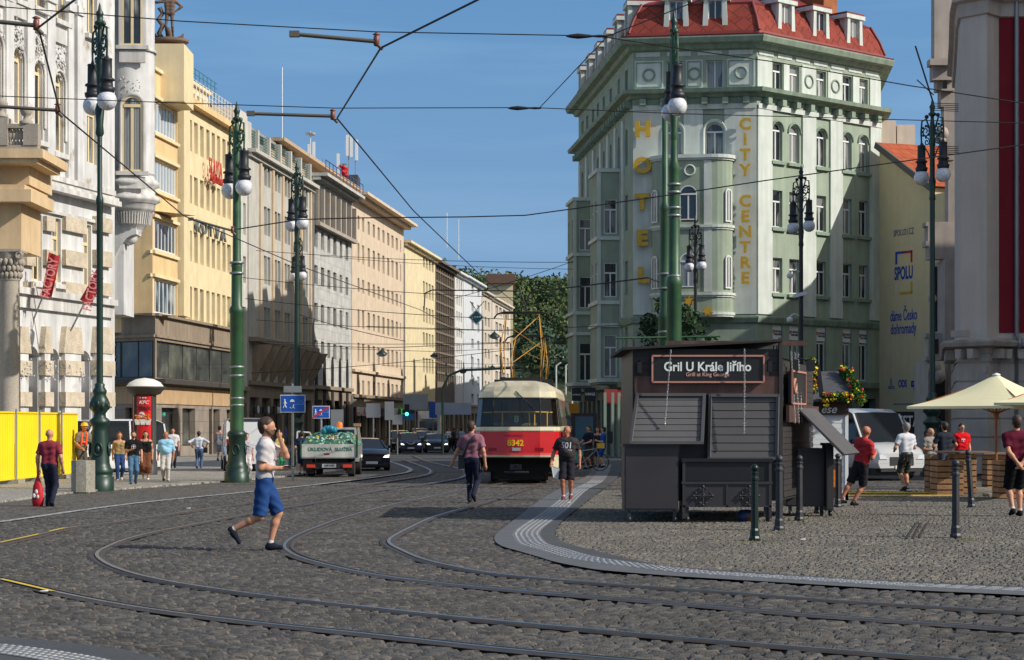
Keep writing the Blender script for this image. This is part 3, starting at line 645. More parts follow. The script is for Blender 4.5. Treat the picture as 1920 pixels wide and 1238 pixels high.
t.torus((cw, -prj-.06, 15.0), .27, .05)
for z0 in (12.3, 8.8):
    for s in (-1, 1):      # narrow windows in the curved corners
        cx = (ou[0]+r_-r_*math.cos(R(40))) if s < 0 else (ou[1]-r_+r_*math.cos(R(40))); cy = -(prj-r_)-r_*math.sin(R(40))
        ang = R(-50)*(-s) if s > 0 else R(-50)
        ang = R(50) if s > 0 else R(-50)
        key = ('oc', 1); 
        if key not in _win: _win[key] = win_meshes(.48, 1.75, 'V', True, WHITEF, PANE, .07)
        f, p = _win[key]; mm = HF.M @ Matrix.Translation((cx, cy, z0)) @ Matrix.Rotation(ang, 4, 'Z') @ Matrix.Translation((-.24, -.075, 0))
        o = bpy.data.objects.new('window', f); COL.objects.link(o); o.parent = hotel; o.matrix_local = mm
        q = bpy.data.objects.new('pane', p); COL.objects.link(q); q.parent = o
parts('oriel_moulding', t, PALE, hotel)
# box oriels on the left flank
for i, (pa, nz) in enumerate(((1166, 1), (1117, 0))):
    ua = HL.U(pa); L = 3.4; pj = 1.3; m = MB(); m.M = HL.M
    u0, u1 = ua-L, ua
    side = MB()
    S = Fac(hotel, (0, 1), (1, 1)); P0 = HL.P(u1, -pj, 0); P1 = HL.P(u1, 0, 0)
    dv = (P1-P0); S.L = dv.length; S.u = dv/S.L; S.ang = math.atan2(dv.y, dv.x); S.M = Matrix.Translation(P0) @ Matrix.Rotation(S.ang, 4, 'Z')
    hs = [(.3, 1.02, z0, z1, 0) for z0, z1 in ((12.2, 14.1), (8.7, 10.6), (4.3, 6.6))]
    m.M = S.M; S.wall(m, 3.9, 15.6 if i == 0 else 15.2, hs, rev=.1)
    for h in hs: S.window(h, WHITEF, 'T', dep=.06)
    m.M = HL.M; zt = 15.6 if i == 0 else 15.2
    hs = [(u0+.5, u0+1.2, z0, z1, 0) for z0, z1 in ((12.2, 14.1), (8.7, 10.6))]+[(u0+2.1, u0+2.8, z0, z1, 0) for z0, z1 in ((12.2, 14.1), (8.7, 10.6))]
    HL.wall(m, 3.9, zt, hs, u0, u1, y=-pj, rev=.1)
    for h in hs: HL.window(h, WHITEF, 'T', dep=-pj+.06)
    m.add([(u0, -pj, 3.9), (u0, 0, 3.9), (u0, 0, zt), (u0, -pj, zt)], [(0, 1, 2, 3)]); m.box(u0, u1, -pj, -.01, 3.88, 3.9)
    m.box(u0, u1, -pj, -.01, zt-.01, zt)
    part('oriel', m, SAGE, hotel)
    m = MB(); m.M = HL.M
    for z in (zt, 11.85, 8.3, 4.0, 7.05): m.box(u0-.1, u1+.12, -pj-.12, -.01, z, z+.2)
    m.box(u1-.05, u1+.05, -pj-.06, -pj+.12, 4.2, zt); m.box(u1-.05, u1+.05, -.14, -.01, 4.2, zt)
    parts('oriel_cornice', m, PALE, hotel)
# ground floor: piers, dark shopfronts
gf = MB(); dk = MB()
for F in (HL, HF, HR):
    gf.M = F.M; dk.M = F.M; n = int(F.L/2.2)+1
    dk.add([(0, .5, 0), (F.L, .5, 0), (F.L, .5, 3.6), (0, .5, 3.6)], [(0, 1, 2, 3)])
    for k in range(n+1): u = F.L*k/n; gf.box(max(0, u-.35), min(F.L, u+.35), .02, .6, 0, 3.6)
    gf.box(0, F.L, .03, .58, 3.1, 3.59)
parts('pier', gf, stucco('dim_green_stone', (120, 126, 116)), hotel); part('shopfront', dk, DARKGLASS, hotel)
# gold lettering
for ch, px, py, h in (('H', 1205, 245, 32), ('O', 1205, 313, 34), ('T', 1204, 381, 30), ('E', 1204, 449, 30), ('L', 1206, 518, 32)):
    text('letter', ch, 1.08, GOLD, hotel, HF.P(HF.U(px, .3), -.32, HF.Z(px, py)), HF.ang, ext=.07, bold=.055, sx=1.1)
for k, ch in enumerate('CITY CENTRE'):
    if ch != ' ': text('letter', ch, .82, GOLD, hotel, HF.P(HF.U(1397, .3), -.32, HF.Z(1397, 235+k*28.8)), HF.ang, ext=.07, bold=.035, sx=1.1)
for px, py, s in ((1292, 568, .3), (1327, 586, .3)):
    m = MB(); m.M = HF.M; u = HF.U(px, prj+.1); z = HF.Z(px, py); r0 = .32
    m.prism([(u+math.cos(R(90+i*180/7))*(r0 if i % 2 == 0 else r0*.5), z+math.sin(R(90+i*180/7))*(r0 if i % 2 == 0 else r0*.5)) for i in range(14)], -prj-.16, -prj-.1); part('star', m, GOLD, hotel)
for F, lst in ((HR, [(1457, 626), (1489, 626), (1540, 628), (1589, 630), (1619, 631)]),):
    for (px, py), (a, b) in zip(lst, rc):
        m = MB(); m.M = F.M; m.box(a+.04, b-.04, .06, .10, 6.2, 6.95); sg = part('sign', m, WHITEP, hotel)
        text('lettering', 'TURKISH\nAIRLINES', .15, BLACK, sg, F.P((a+b)/2+.08, .055, 6.55), F.ang, ext=.004, bold=.03)
        m = MB(); m.M = F.M; m.torus((a+.16, .055, 6.62), .07, .03, 10, 4); part('emblem', m, REDP, sg)
# street-level shop signs by the left corner
def signbox(px0, px1, py0, py1, d, m_, txt, tm, size, label=None, ext=None):
    a, b = wp(px0, py1, d), wp(px1, py0, d); m = MB(); o = hotel.location
    m.box(a.x-o.x, b.x-o.x, d-o.y, d-o.y+.15, a.z, b.z); s = part('sign', m, m_, hotel)
    if txt: text('lettering', txt, size, tm, s, ((a.x+b.x)/2-o.x, d-o.y-.012, (a.z+b.z)/2), 0, ext=.01, bold=.015)
    return s
WTXT = mat('white_lettering', srgb(225, 225, 220), .5, var=0)
signbox(1072, 1090, 728, 752, 112, BLACK, 'carhartt', WTXT, .14); signbox(1096, 1117, 727, 752, 110, BLACK, 'VANS', WTXT, .22)
signbox(1133, 1158, 730, 757, 107, mat('pinkish_red', srgb(150, 60, 55), .6), '', WTXT, .2); signbox(1158, 1178, 732, 750, 106.5, REDP, 'RADEGAST', WTXT, .11)
# arcade columns at street level left of the kiosk
m = MB()
for px in (1141, 1156, 1168, 1180, 1192): p = gp(px, 859); m.box(p.x-hotel.location.x-.07, p.x-hotel.location.x+.07, -4, -3.7, 0, 3.3)
parts('column', m, stucco('sage_column', (142, 158, 140)), hotel)
# ================= LEFT ROW =================
def rd(px, c=106050): return c/(1340-px)
def pbox(mb, x0, x1, y0, y1, d, t, root):       # frontoparallel box: photo columns / rows at distance d, thickness t
    a, b = wp(x0, y1, d), wp(x1, y0, d); o = root.location if root else Vector()
    mb.box(a.x-o.x, b.x-o.x, d-o.y, d+t-o.y, max(a.z, 0), b.z); return mb
def block(mb, F, zt, dep=12, zb=0, top=True, y0=0):
    L = F.L; mb.M = F.M
    mb.add([(0, y0, zb), (0, dep, zb), (0, dep, zt), (0, y0, zt)], [(3, 2, 1, 0)]); mb.add([(L, y0, zb), (L, dep, zb), (L, dep, zt), (L, y0, zt)], [(0, 1, 2, 3)])
    mb.add([(0, dep, zb), (L, dep, zb), (L, dep, zt), (0, dep, zt)], [(3, 2, 1, 0)])
    if top: mb.add([(0, y0, zt-.01), (L, y0, zt-.01), (L, dep, zt-.01), (0, dep, zt-.01)], [(0, 1, 2, 3)])
def holesof(F, prs, ref, rws, arch=0):
    return [(F.U(a), F.U(b), F.Z(ref, y1), F.Z(ref, y0), arch) for a, b in prs for y0, y1 in rws]
def band(F, mb, z0, z1, pr, u0=0, u1=None): mb.M = F.M; mb.box(u0, F.L if u1 is None else u1, -pr, -.003, z0, z1)
STONE = stucco('grey_stone', (176, 172, 164), streak=.2); DSTONE = stucco('brown_stone', (150, 134, 116), streak=.25, fine=.12)
ROUGH = mat('rough_stone', srgb(196, 182, 160), .95, var=.2, vscale=3, bump=1, bscale=14, fine=.2)

# ---- yellow department store with the statue ----
YEL = stucco('yellow_plaster', (230, 210, 168), streak=.1); YEL2 = stucco('deep_yellow_plaster', (226, 194, 144))
yb = thing('department_store', 'yellow plaster department store with ribbon windows and a statue on its corner', 'building', (*wxy(345, rd(345)), 0))
K3 = Fac(yb, (345, rd(345)), (441, rd(441))); K2 = Fac(yb, (286, 99.8), (333, 104.4)); K1 = Fac(yb, (232, 101), (286, 99.8)); K0 = Fac(yb, (203, 100.5), (291, 98.6)); KS = Fac(yb, (291, 98.6), (443, 115.6))
w = MB(); h3 = holesof(K3, [(345.5, 348), (352, 360), (364, 371), (375, 382), (387, 393), (397, 403), (407, 413), (417, 423), (426, 433)], 356, [(224, 283), (328, 381), (432, 490), (537, 600)])
w.M = K3.M; zt3 = K3.Z(345, 194); K3.wall(w, 6.2, zt3, h3, rev=.3); block(w, K3, zt3, 4, 6.2); part('wall', w, YEL, yb)
for h in h3: K3.window(h, WHITEF, 'V' if h[1]-h[0] > .2 else '', dep=.22, pane=PANEB if rnd.random() < .5 else PANE)
w = MB(); band(K3, w, zt3, zt3+.3, .45); w.box(0, K3.L, -.45, 2, zt3+.3, zt3+.34); part('cornice', w, YEL2, yb)
w = MB(); w.M = K3.M; za = zt3+2.3; K3.wall(w, zt3+.34, za, [(u, u+.5, zt3+.6, za-.4) for u in np.arange(.5, K3.L-.8, 1.05)], y=1.6); w.box(0, K3.L, 1.4, 10, za, za+.15); w.add([(0, 1.6, zt3), (0, 10, zt3), (0, 10, za), (0, 1.6, za)], [(3, 2, 1, 0)]); att = part('attic', w, YEL, yb)
for u in np.arange(.5, K3.L-.8, 1.05): K3.window((u, u+.5, zt3+.6, za-.4), WHITEF, 'V', y=1.6, dep=1.75)
w = MB(); w.M = K3.M
for z in (.35, .6, .85, 1.1): w.tube([(0, -.3, zt3+z+.3), (K3.L, -.3, zt3+z+.3)], .022, 4)
for u in np.arange(0, K3.L, .7): w.tube([(u, -.3, zt3+.3), (u, -.3, zt3+1.42)], .025, 4)
part('railing', w, WHITEP, yb)
w = MB(); w.M = K3.M
for z in (.35, .7, 1.0): w.tube([(-.5, 1.6, za+z), (K3.L+2, 1.6, za+z)], .025, 4)
for u in np.arange(-.5, K3.L+2, .9): w.tube([(u, 1.6, za), (u, 1.6, za+1.02)], .025, 4)
part('railing', w, mat('teal_metal', srgb(52, 125, 120), .5), yb)
# stepped corner
def ribbonwin(F, y0, y1, refpx, n, fm=WHITEF, pane=PANEB, u0=.12, u1=None):
    u1 = F.L-.12 if u1 is None else u1; h = (u0, u1, F.Z(refpx, y1), F.Z(refpx, y0)); F.window(h, fm, str(n), pane=pane, fw=.09, dep=.1); return h
w = MB(); w.M = K2.M; ht = K2.Z(287, 128)
hs = [ribbonwin(K2, 187, 244, 287, 8), ribbonwin(K2, 297, 352, 287, 8), ribbonwin(K2, 410, 466, 287, 7), ribbonwin(K2, 521, 586, 287, 6)]
K2.wall(w, 6.2, ht, hs); block(w, K2, ht, 3, 6.2); w.M = K1.M
h1 = [(.15, K1.L-.1, K1.Z(285, 586), K1.Z(285, 522)), (.15, K1.L-.1, K1.Z(285, 466), K1.Z(285, 410))]
K1.wall(w, 6.2, K1.Z(285, 395), h1); K1.window(h1[0], WHITEF, '2', fw=.09, dep=.1); K1.window(h1[1], WHITEF, '3', fw=.09, dep=.1); w.add([(0, 0, K1.Z(285, 395)), (K1.L, 0, K1.Z(285, 395)), (K1.L, 3, K1.Z(285, 395)), (0, 3, K1.Z(285, 395))], [(0, 1, 2, 3)])
part('bay', w, YEL2, yb)
w = MB()
for F, rx in ((K2, 287), (K1, 285)):
    for y in ((180, 250, 291, 358, 404, 472, 516, 592, 128) if F is K2 else (472, 516, 592)): band(F, w, F.Z(rx, y)-.08, F.Z(rx, y)+.08, .14)
parts('ledge', w, YEL, yb)
w = MB(); o = yb.location; pbox(w, 333.2, 345, 150, 592, 104.8, 2, yb); parts('pilaster', w, YEL, yb)
w = MB(); pbox(w, 289, 345, 82, 190, 101.2, 3, yb); part('plinth', w, YEL, yb)
# stone fascia, big dark windows, canopy, granite base
GLINT = mat('shop_glass', (.05, .06, .06), rough=.04, var=.5, vscale=1.2, spec=.9, col2=(.14, .15, .12), c2s=.5)
w = MB(); dk = MB(); z = lambda y: K0.Z(290, y)
for F in (K0, KS):
    w.M = F.M; ww = [(.25 if F is K0 else .1, F.L-.1, z(708), z(638))]
    F.wall(w, z(722), z(590), ww, rev=.2); w.box(0, F.L, -.02, 1.5, z(590), z(590)+.02)
    band(F, w, z(592), z(587), .2); band(F, w, z(632), z(627), .1)
part('fascia', w, DSTONE, yb)
K0.window((.25, .62*1.2, z(708), z(638)), DARKF, '', pane=GLINT, dep=.12); K0.window((.75, K0.L-.1, z(708), z(638)), DARKF, '2', pane=GLINT, dep=.12)
KS.window((.1, KS.L-.1, z(708), z(638)), DARKF, '6', pane=GLINT, dep=.12)
m_ = mat('pale_lettering', srgb(170, 195, 195), .6, var=0)
for k, ch in enumerate('PIZZA'): text('letter', ch, .42, m_, yb, K0.P(.33, .1, z(646.5+k*12.8)), K0.ang, ext=.004)
w = MB(); band(K0, w, z(719), z(710), .5); band(KS, w, z(719), z(710), .5); parts('canopy', w, mat('dark_canopy', srgb(70, 66, 62), .6), yb)
w = MB(); 
for F, hl in ((K0, [(235, 250), (268, 286)]), (KS, [(303, 334), (342, 366), (392, 398), (400, 412), (425, 438)])):
    w.M = F.M; hh = [(F.U(a), F.U(b), .55 if F is K0 or a < 380 else .02, z(764)) for a, b in hl]; F.wall(w, 0, z(722), hh, rev=.35)
    for h in hh: F.window(h, DARKF, '', pane=GLINT, dep=.3)
part('base', w, GRAN, yb); w = MB(); band(K0, w, z(757), z(724), .06); band(KS, w, z(757), z(724), .06); parts('fascia', w, stucco('tan_board', (186, 156, 120)), yb)
for k, ch in enumerate('KOTVA'):
    px = 366+k*12.2; text('letter', ch, .92, mat('grey_letters', srgb(110, 116, 120), .5), yb, K3.P(K3.U(px), -.14, K3.Z(356, 421)), K3.ang, ext=.05, bold=.02, sx=1.5)
text('lettering', 'SLAVIA', 1.25, mat('red_letters', srgb(196, 62, 44), .5), yb, K3.P(K3.U(391), -.4, K3.Z(380, 312)), K3.ang, ext=.02, bold=.0, sx=.62, spacing=1.25)
text('lettering', 'POJIŠŤOVNA', .5, _m['red_letters'], yb, K3.P(K3.U(393), -.4, K3.Z(380, 333)), K3.ang, ext=.06, bold=.02, sx=.9)

# ---- generic facade of the row ----
def rowb(name, label, a, b, yt, wm, cols_, ref, rws, fm=WHITEF, style='V', pane=None, arch=0, zb=3.8, ground=DSTONE, cat='building', c=106050, dep=11, sidemat=None, cor=.35, shop=True, sill=None):
    t = thing(name, label, cat, (*wxy(a, rd(a, c)), 0)); F = Fac(t, (a, rd(a, c)), (b, rd(b, c))); zt = F.Z(a, yt); hs = holesof(F, cols_, ref, rws, arch)
    w = MB(); w.M = F.M; F.wall(w, zb, zt, hs, rev=.28); block(w, F, zt, dep); part('wall', w, wm, t)
    for h in hs: F.window(h, fm, style, pane=pane if pane else (PANEB if rnd.random() < .35 else PANE), dep=.2, sill=sill)
    if cor: w = MB(); w.M = F.M; w.box(-.1, F.L+.1, -cor-.15, .5, zt-.001, zt+.22); w.box(-.05, F.L+.05, -cor*.6, -.003, zt-.25, zt-.003); part('cornice', w, wm, t)
    if shop:
        w = MB(); w.M = F.M; n = max(2, int(F.L/3)); g = [(F.L*(k+.12)/n, F.L*(k+.88)/n, .3, zb-.9) for k in range(n)]; F.wall(w, 0, zb, g, rev=.3); w.box(0, F.L, -.2, -.003, zb-.15, zb+.1); part('base', w, ground, t)
        for h in g: F.window(h, DARKF, '2', pane=GLINT, dep=.28, name='shop_window')
    return t, F, zt, hs
rowb('narrow_building', 'narrow off-white building squeezed beside the yellow store', 442, 464, 200, stucco('offwhite_plaster', (205, 200, 190)), [(447, 452), (456, 461)], 456, [(300, 340), (380, 440), (480, 530), (575, 632)], cor=0)
GREY = stucco('light_grey_plaster', (190, 186, 176)); BEI = stucco('beige_pilaster', (205, 182, 154))
gt, GF, gz, gh = rowb('grey_office_building', 'light grey office building with beige window strips and a teal roof railing', 466, 586, 285, GREY, [(495, 500.5), (501.5, 507), (515, 520), (521, 526), (533, 538), (539, 544), (550, 554.5), (555.5, 560), (567, 571.5), (572.5, 577)], 500, [(297, 350), (389, 442), (481, 534), (577, 634)], zb=4.2)
w = MB(); w.M = GF.M
for px in (487, 510.5, 529, 547, 563.5, 581): u = GF.U(px); w.box(u-.22, u+.22, -.12, -.003, GF.Z(500, 640), gz-.26)
parts('pilaster', w, BEI, gt); w = MB(); band(GF, w, GF.Z(500, 646), GF.Z(500, 638), .5); part('ledge', w, DSTONE, gt)
w = MB()
for k in range(8):
    u = GF.L*(k+.4)/8; z0, z1 = 4.3, GF.Z(500, 650); w.M = GF.M; w.add([(u, 0, z0), (u+.35, 0, z0), (u+.35, -.15, z0), (u, -.15, z0), (u, 0, z1), (u+.35, 0, z1), (u+.35, -1.3, z1), (u, -1.3, z1)], [(0, 3, 2, 1), (4, 5, 6, 7), (2, 3, 7, 6), (1, 2, 6, 5), (3, 0, 4, 7)])
parts('console', w, DSTONE, gt)
w = MB(); w.M = GF.M; w.box(0, 1.2, .1, 4, gz+.22, gz+1.9)
for k in range(7): u = GF.L*k/6-.2; w.box(u-.01, u+.35, .1, .5, gz+.22, gz+1.75)
parts('parapet_pier', w, GREY, gt); w = MB(); w.M = GF.M
for k in range(8): w.tube([(1, .3, gz+.4+k*.17), (GF.L, .3, gz+.4+k*.17)], .028, 4)
part('railing', w, _m['teal_metal'], gt)
w = MB(); w.M = GF.M; w.box(.2, GF.L+5, 2.6, 9, gz+.2, gz+2.8); w.box(-1, GF.L+5, 2.2, 9, gz+2.8, gz+3.0); part('penthouse', w, stucco('attic_grey', (150, 146, 140)), gt)
# dark modern loggia building
LG = stucco('pale_grey_stone', (192, 190, 184)); dt, DF, dz, dh = rowb('loggia_office_building', 'pale stone office with a dark open loggia floor and street arches', 587, 659, 330, tiles('pale_stone_slabs', (196, 194, 188), 1.4, .7, line=.8), [(589.5, 596), (602, 608), (614, 619.5), (625, 631), (637, 642), (648, 653)], 592, [(428, 463), (497, 533), (568, 604), (638, 668)], fm=DARKF, style='', cor=.9, zb=4.3)
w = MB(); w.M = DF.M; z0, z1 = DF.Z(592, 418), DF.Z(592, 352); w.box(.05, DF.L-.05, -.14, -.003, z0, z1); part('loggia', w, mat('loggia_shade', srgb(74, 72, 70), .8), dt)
w = MB(); w.M = DF.M
for k in range(8): u = DF.L*k/7; w.box(max(.01, u-.2), min(DF.L-.01, u+.2), -.4, -.145, z0, z1)
w.box(0, DF.L, -.5, -.145, z0-.25, z0-.001); parts('pillar', w, stucco('warm_grey_pillar', (170, 160, 148)), dt)
w = MB(); w.M = DF.M; w.tube([(0, -.9, dz+1.1), (DF.L, -.9, dz+1.1)], .04, 4); w.tube([(0, -.9, dz+.7), (DF.L, -.9, dz+.7)], .03, 4)
for k in range(12): w.tube([(DF.L*k/11, -.9, dz+.2), (DF.L*k/11, -.9, dz+1.1)], .03, 4)
part('railing', w, mat('blue_metal', srgb(60, 90, 130), .5), dt)
w = MB(); w.M = DF.M; w.box(-2, DF.L+14, 2.5, 9, dz+.1, dz+2.2); w.box(-2, DF.L+14.3, 1.6, 9, dz+2.2, dz+2.45); part('penthouse', w, stucco('attic_tan', (186, 160, 130)), dt)
rb = MB(); rb.M = DF.M; q = DF.U(622)
for k in range(60): a = rnd.uniform(-.9, .9); rb.ball((q+a, -.9+rnd.uniform(-.15, .15), dz+1.15+rnd.uniform(-.25, .3)), .13, 5)
part('geraniums', rb, mat('red_flowers', srgb(200, 30, 40), .7, var=.4, vscale=9), dt)
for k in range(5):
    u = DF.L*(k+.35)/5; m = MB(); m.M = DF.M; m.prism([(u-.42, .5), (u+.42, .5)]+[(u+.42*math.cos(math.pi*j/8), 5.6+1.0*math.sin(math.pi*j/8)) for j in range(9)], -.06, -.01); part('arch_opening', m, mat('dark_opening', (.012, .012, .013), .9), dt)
# tan building
TAN = stucco('tan_plaster', (212, 192, 168)); tt, TF, tz, th = rowb('tan_office_building', 'long tan office building with regular small windows and wide eaves', 660, 757, 365, TAN, [(670.5, 674), (679, 683), (689.5, 693.5), (699, 703), (708, 712), (717, 721), (726, 730), (734, 738), (742, 746), (750.5, 752)], 690, [(415, 440), (465, 500), (529, 554), (586, 619), (647, 681), (715, 755)], style='', cor=1.1, zb=3.9)
w = MB(); band(TF, w, TF.Z(690, 701), TF.Z(690, 696), .25); part('ledge', w, TAN, tt)
w = MB(); w.M = TF.M; w.box(.5, TF.L, 3, 9, tz+.2, tz+1.9); w.box(.2, TF.L+.3, 2.4, 9, tz+1.9, tz+2.1); part('penthouse', w, TAN, tt)
# antenna frame on the roof
am = thing('antenna_mast', 'cluster of white mobile phone antennas on the tan building roof', 'antenna', TF.P(TF.L*.72, 5, 0)+tt.location+Vector((0, 0, tz+2.1)))
w = MB(); w.box(-2.2, 2.2, -1.5, 1.5, 0, 1.6); part('plant_box', w, DGREY, am)
w = MB(); 
for x, zt_ in ((-2, 4.4), (-.9, 3.2), (.5, 3.0), (1.3, 5.2), (1.9, 4.8)): w.tube([(x, 0, 1.6), (x, 0, zt_)], .05, 5)
parts('pole', w, mat('galvanised', srgb(150, 152, 154), .45, .5), am); w = MB()
for x, z0 in ((-2.1, 2.6), (-1.7, 2.8), (1.2, 3.4), (1.55, 3.3), (2.0, 3.0), (.4, 1.8)): w.box(x-.12, x+.12, -.2, -.05, z0, z0+1.8)
for x, z_ in ((-.9, 2.6), (.9, 2.7), (-.3, 2.2)): w.lathe([(.3, 0), (.2, -.08), (0, -.12)], (x, -.1, z_), 10)
parts('panel', w, WHITEP, am)
# cream stepped, glass, white, far ones
CRM = stucco('cream_plaster', (222, 206, 168)); rowb('cream_corner_building', 'cream building with a blank side wall and green-edged flat roof', 758, 816, 455, CRM, [(793, 796.5), (798.5, 802), (804, 807.5), (809.5, 813)], 800, [(475, 505), (530, 560), (577, 606), (625, 650), (672, 700)], style='', c=106050, dep=12, cor=.5)
GB = stucco('bronze_frame', (120, 108, 96)); t, F, z_, h_ = rowb('glass_office_block', 'dark glass office block with a bronze grid of panes', 817, 852, 492, GB, [(818+i*4.2, 821.6+i*4.2) for i in range(8)], 830, [(497+k*18.6, 512+k*18.6) for k in range(12)], fm=DARKF, style='', pane=GLINT, cor=.5)
WW = stucco('white_far_plaster', (212, 210, 206)); rowb('white_town_house', 'slim white town house beyond the dark glass block', 853, 868, 512, WW, [(856, 858), (860, 862), (864, 866)], 860, [(525+k*30, 543+k*30) for k in range(7)], style='', cor=.5)
rowb('white_balcony_house', 'white house with balconies and red roof edge', 869, 903, 520, stucco('cool_white_plaster', (205, 208, 210)), [(884, 888), (895, 899)], 890, [(535+k*34, 553+k*34) for k in range(7)], style='V', cor=.5, shop=True)
rowb('beige_far_house', 'grey beige house with small balcony at its corner', 904, 922, 548, stucco('beige_far', (196, 186, 170)), [(909, 912), (915, 918)], 912, [(565+k*30, 582+k*30) for k in range(7)], style='', cor=.4)
rowb('pale_end_house', 'pale long block with window strips at the street end', 923, 957, 560, stucco('pale_far', (206, 194, 178)), [(929, 934), (936, 941), (943, 948), (950, 954)], 940, [(578+k*30, 594+k*30) for k in range(7)], style='', cor=.4)
w = MB(); bt = thing('brown_roof_building', 'distant house with brown hipped roof above the street end', 'building', (*wxy(930, 330), 0)); pbox(w, 915, 962, 530, 800, 330, 20, bt); part('wall', w, CRM, bt)
w = MB(); pbox(w, 912, 966, 514, 531, 329, 22, bt); part('roof', w, mat('brown_tiles', srgb(104, 80, 66), .85), bt)
# ---- shop signs on the row ----
def fsign(t, F, a, b, y0, y1, ref, m_, txt, size, tm=None, pr=.35, dy=.12):
    m = MB(); m.M = F.M; m.box(F.U(a), F.U(b), -pr, -pr+.12, F.Z(ref, y1), F.Z(ref, y0)); s = part('sign', m, m_, t)
    if txt: text('lettering', txt, size, tm or WTXT, s, F.P((F.U(a)+F.U(b))/2, -pr-.012, (F.Z(ref, y0)+F.Z(ref, y1))/2), F.ang, ext=.01, bold=.02, sx=1.1)
for a, b in ((660.5, 675), (676, 690), (691.5, 707)): fsign(tt, TF, a, b, 766, 780, 683, REDP, 'PENNY.', .95)
fsign(tt, TF, 709, 745, 765, 780, 683, mat('dark_teal', srgb(30, 40, 44), .5), 'MEGAKNIHY', 1.0)
fsign(tt, TF, 746, 753, 764, 777, 683, mat('green_cross', srgb(40, 200, 30), .5, emit=.6), '', 1)
fsign(gt, GF, 467, 480, 764, 776, 500, BLACK, '●', .6); fsign(gt, GF, 484, 502, 764, 776, 500, BLACK, '●', .6); fsign(gt, GF, 504, 523, 762, 777, 500, BLACK, 'ERIG', .55)
# ================= WHITE ORNATE BUILDING (left) =================
WPL = stucco('white_aged_plaster', (210, 209, 207), var=.14, streak=.22, col2=srgb(168, 150, 128), c2s=1.3, c2p=(.62, .74))
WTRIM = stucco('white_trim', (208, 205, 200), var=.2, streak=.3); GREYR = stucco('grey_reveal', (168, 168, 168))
def wd(px): return 119520/(1850-px)
wb = thing('ornate_white_building', 'ornate white stucco building with round corner turret and rough stone base', 'building', (*wxy(100, wd(100)), 0))
WF = Fac(wb, (-140, wd(-140)), (215, wd(215)))
hu = [(WF.U(a), WF.U(b), WF.Z(a, y1), WF.Z(a, y0), ar) for a, b, y0, y1, ar in (
    (-20, 2, 62, 205, 1), (23, 42, 88, 230, 1), (62, 80, 114, 258, 1), (101, 119, 134, 282, 1), (163, 182, 172, 305, 0),
    (-10, 12, -160, -20, 0), (30, 46, -160, -5, 0), (64, 86, -160, 8, 0), (104, 124, -160, 32, 0), (163, 182, -160, 60, 0),
    (60, 78, 400, 525, 0), (98, 114, 408, 528, 0), (156, 171, 420, 540, 0), (10, 28, 396, 520, 0))]
hd = [(WF.U(a), WF.U(b), .0, WF.Z(a, y0), 1) for a, b, y0 in ((46, 74, 648), (88, 112, 653), (146, 171, 657), (0, 28, 645))]
w = MB(); w.M = WF.M; WF.wall(w, 5.2, 18.5, hu, rev=.2); WF.wall(w, 0, 5.2, hd, rev=.45); block(w, WF, 18.5, 8, y0=.01); part('wall', w, WPL, wb)
for i, h in enumerate(hu): WF.window(h, CREAMF, 'T' if h[2] > 6 else 'V', dep=.13, fw=.07, sill=WTRIM if i not in (4,) else None)
OUTM = mat('shop_poster', srgb(225, 226, 228), .5); GATE = mat('brown_gate', srgb(84, 66, 58), .7, var=.2)
for i, h in enumerate(hd):
    w = MB(); w.M = WF.M; zc = h[3]-1.35; n = 12
    for k in range(n): u = h[0]+(h[1]-h[0])*k/n; w.box(u+.008, u+(h[1]-h[0])/n-.008, .38+.04*(k % 2), .44, 0, zc)
    w.box(h[0], h[1], .36, .45, 1.1, 1.16); d = part('door', w, GATE, wb)
    w = MB(); w.M = WF.M; w.box(h[0]+.04, h[1]-.04, .34, .37, zc+.02, h[3]-.45); s = part('sign', w, OUTM, d)
    text('lettering', 'OUTLET', .27, mat('navy_letters', srgb(30, 34, 60), .5), s, WF.P((h[0]+h[1])/2, .33, zc+.62), WF.ang, ext=.003, bold=.03)
    text('lettering', 'shop', .2, _m['navy_letters'], s, WF.P((h[0]+h[1])/2, .33, zc+.25), WF.ang, ext=.003)
    if i == 1: w = MB(); w.M = WF.M; w.lathe([(0, -.01), (.14, 0)], (0, 0, 0), 12); 
# door surrounds and rough quoins
rq = MB(); rq.M = WF.M; sm_ = MB(); sm_.M = WF.M
piers = [(28, 46), (75, 87), (113, 145), (172, 203)]
for a, b in piers:
    u0, u1 = WF.U(a), WF.U(b)
    for y0, y1, f in ((735, 762, 1), (676, 704, 1), (612, 662, 0), (795, 822, 1), (850, 880, 1)):
        z1, z0 = WF.Z(a, y0), WF.Z(a, y1)
        if f: rq.box(u0-.08, u1+.08, -.24, -.003, max(0, z0), z1)
        else: rq.prism([(u0-.12, z0), (u1+.12, z0), (u1-.08, z1), (u0+.08, z1)], -.2, -.003)
    sm_.box(u0+.03, u1-.03, -.16, -.004, 0, WF.Z(a, 662))
for a, b in ((42, 60), (79, 97), (115, 156), (172, 204)):
    u0, u1 = WF.U(a), WF.U(b)
    for y0, y1 in ((405, 432), (468, 497), (528, 552)):
        rq.box(u0+.03, u1-.03, -.16, -.003, WF.Z(a, y1), WF.Z(a, y0))
parts('rough_block', rq, ROUGH, wb); parts('pier', sm_, WPL, wb)
w = MB(); rz = lambda y: WF.Z(100, y)
for y0, y1, pr in ((548, 560, .28), (352, 362, .42), (330, 340, .2), (345, 352, .32), (396, 402, .12)): band(WF, w, rz(y1), rz(y0), pr, 0, WF.U(208))
band(WF, w, rz(584), rz(560), .14, 0, WF.U(208)); parts('cornice', w, WTRIM, wb)
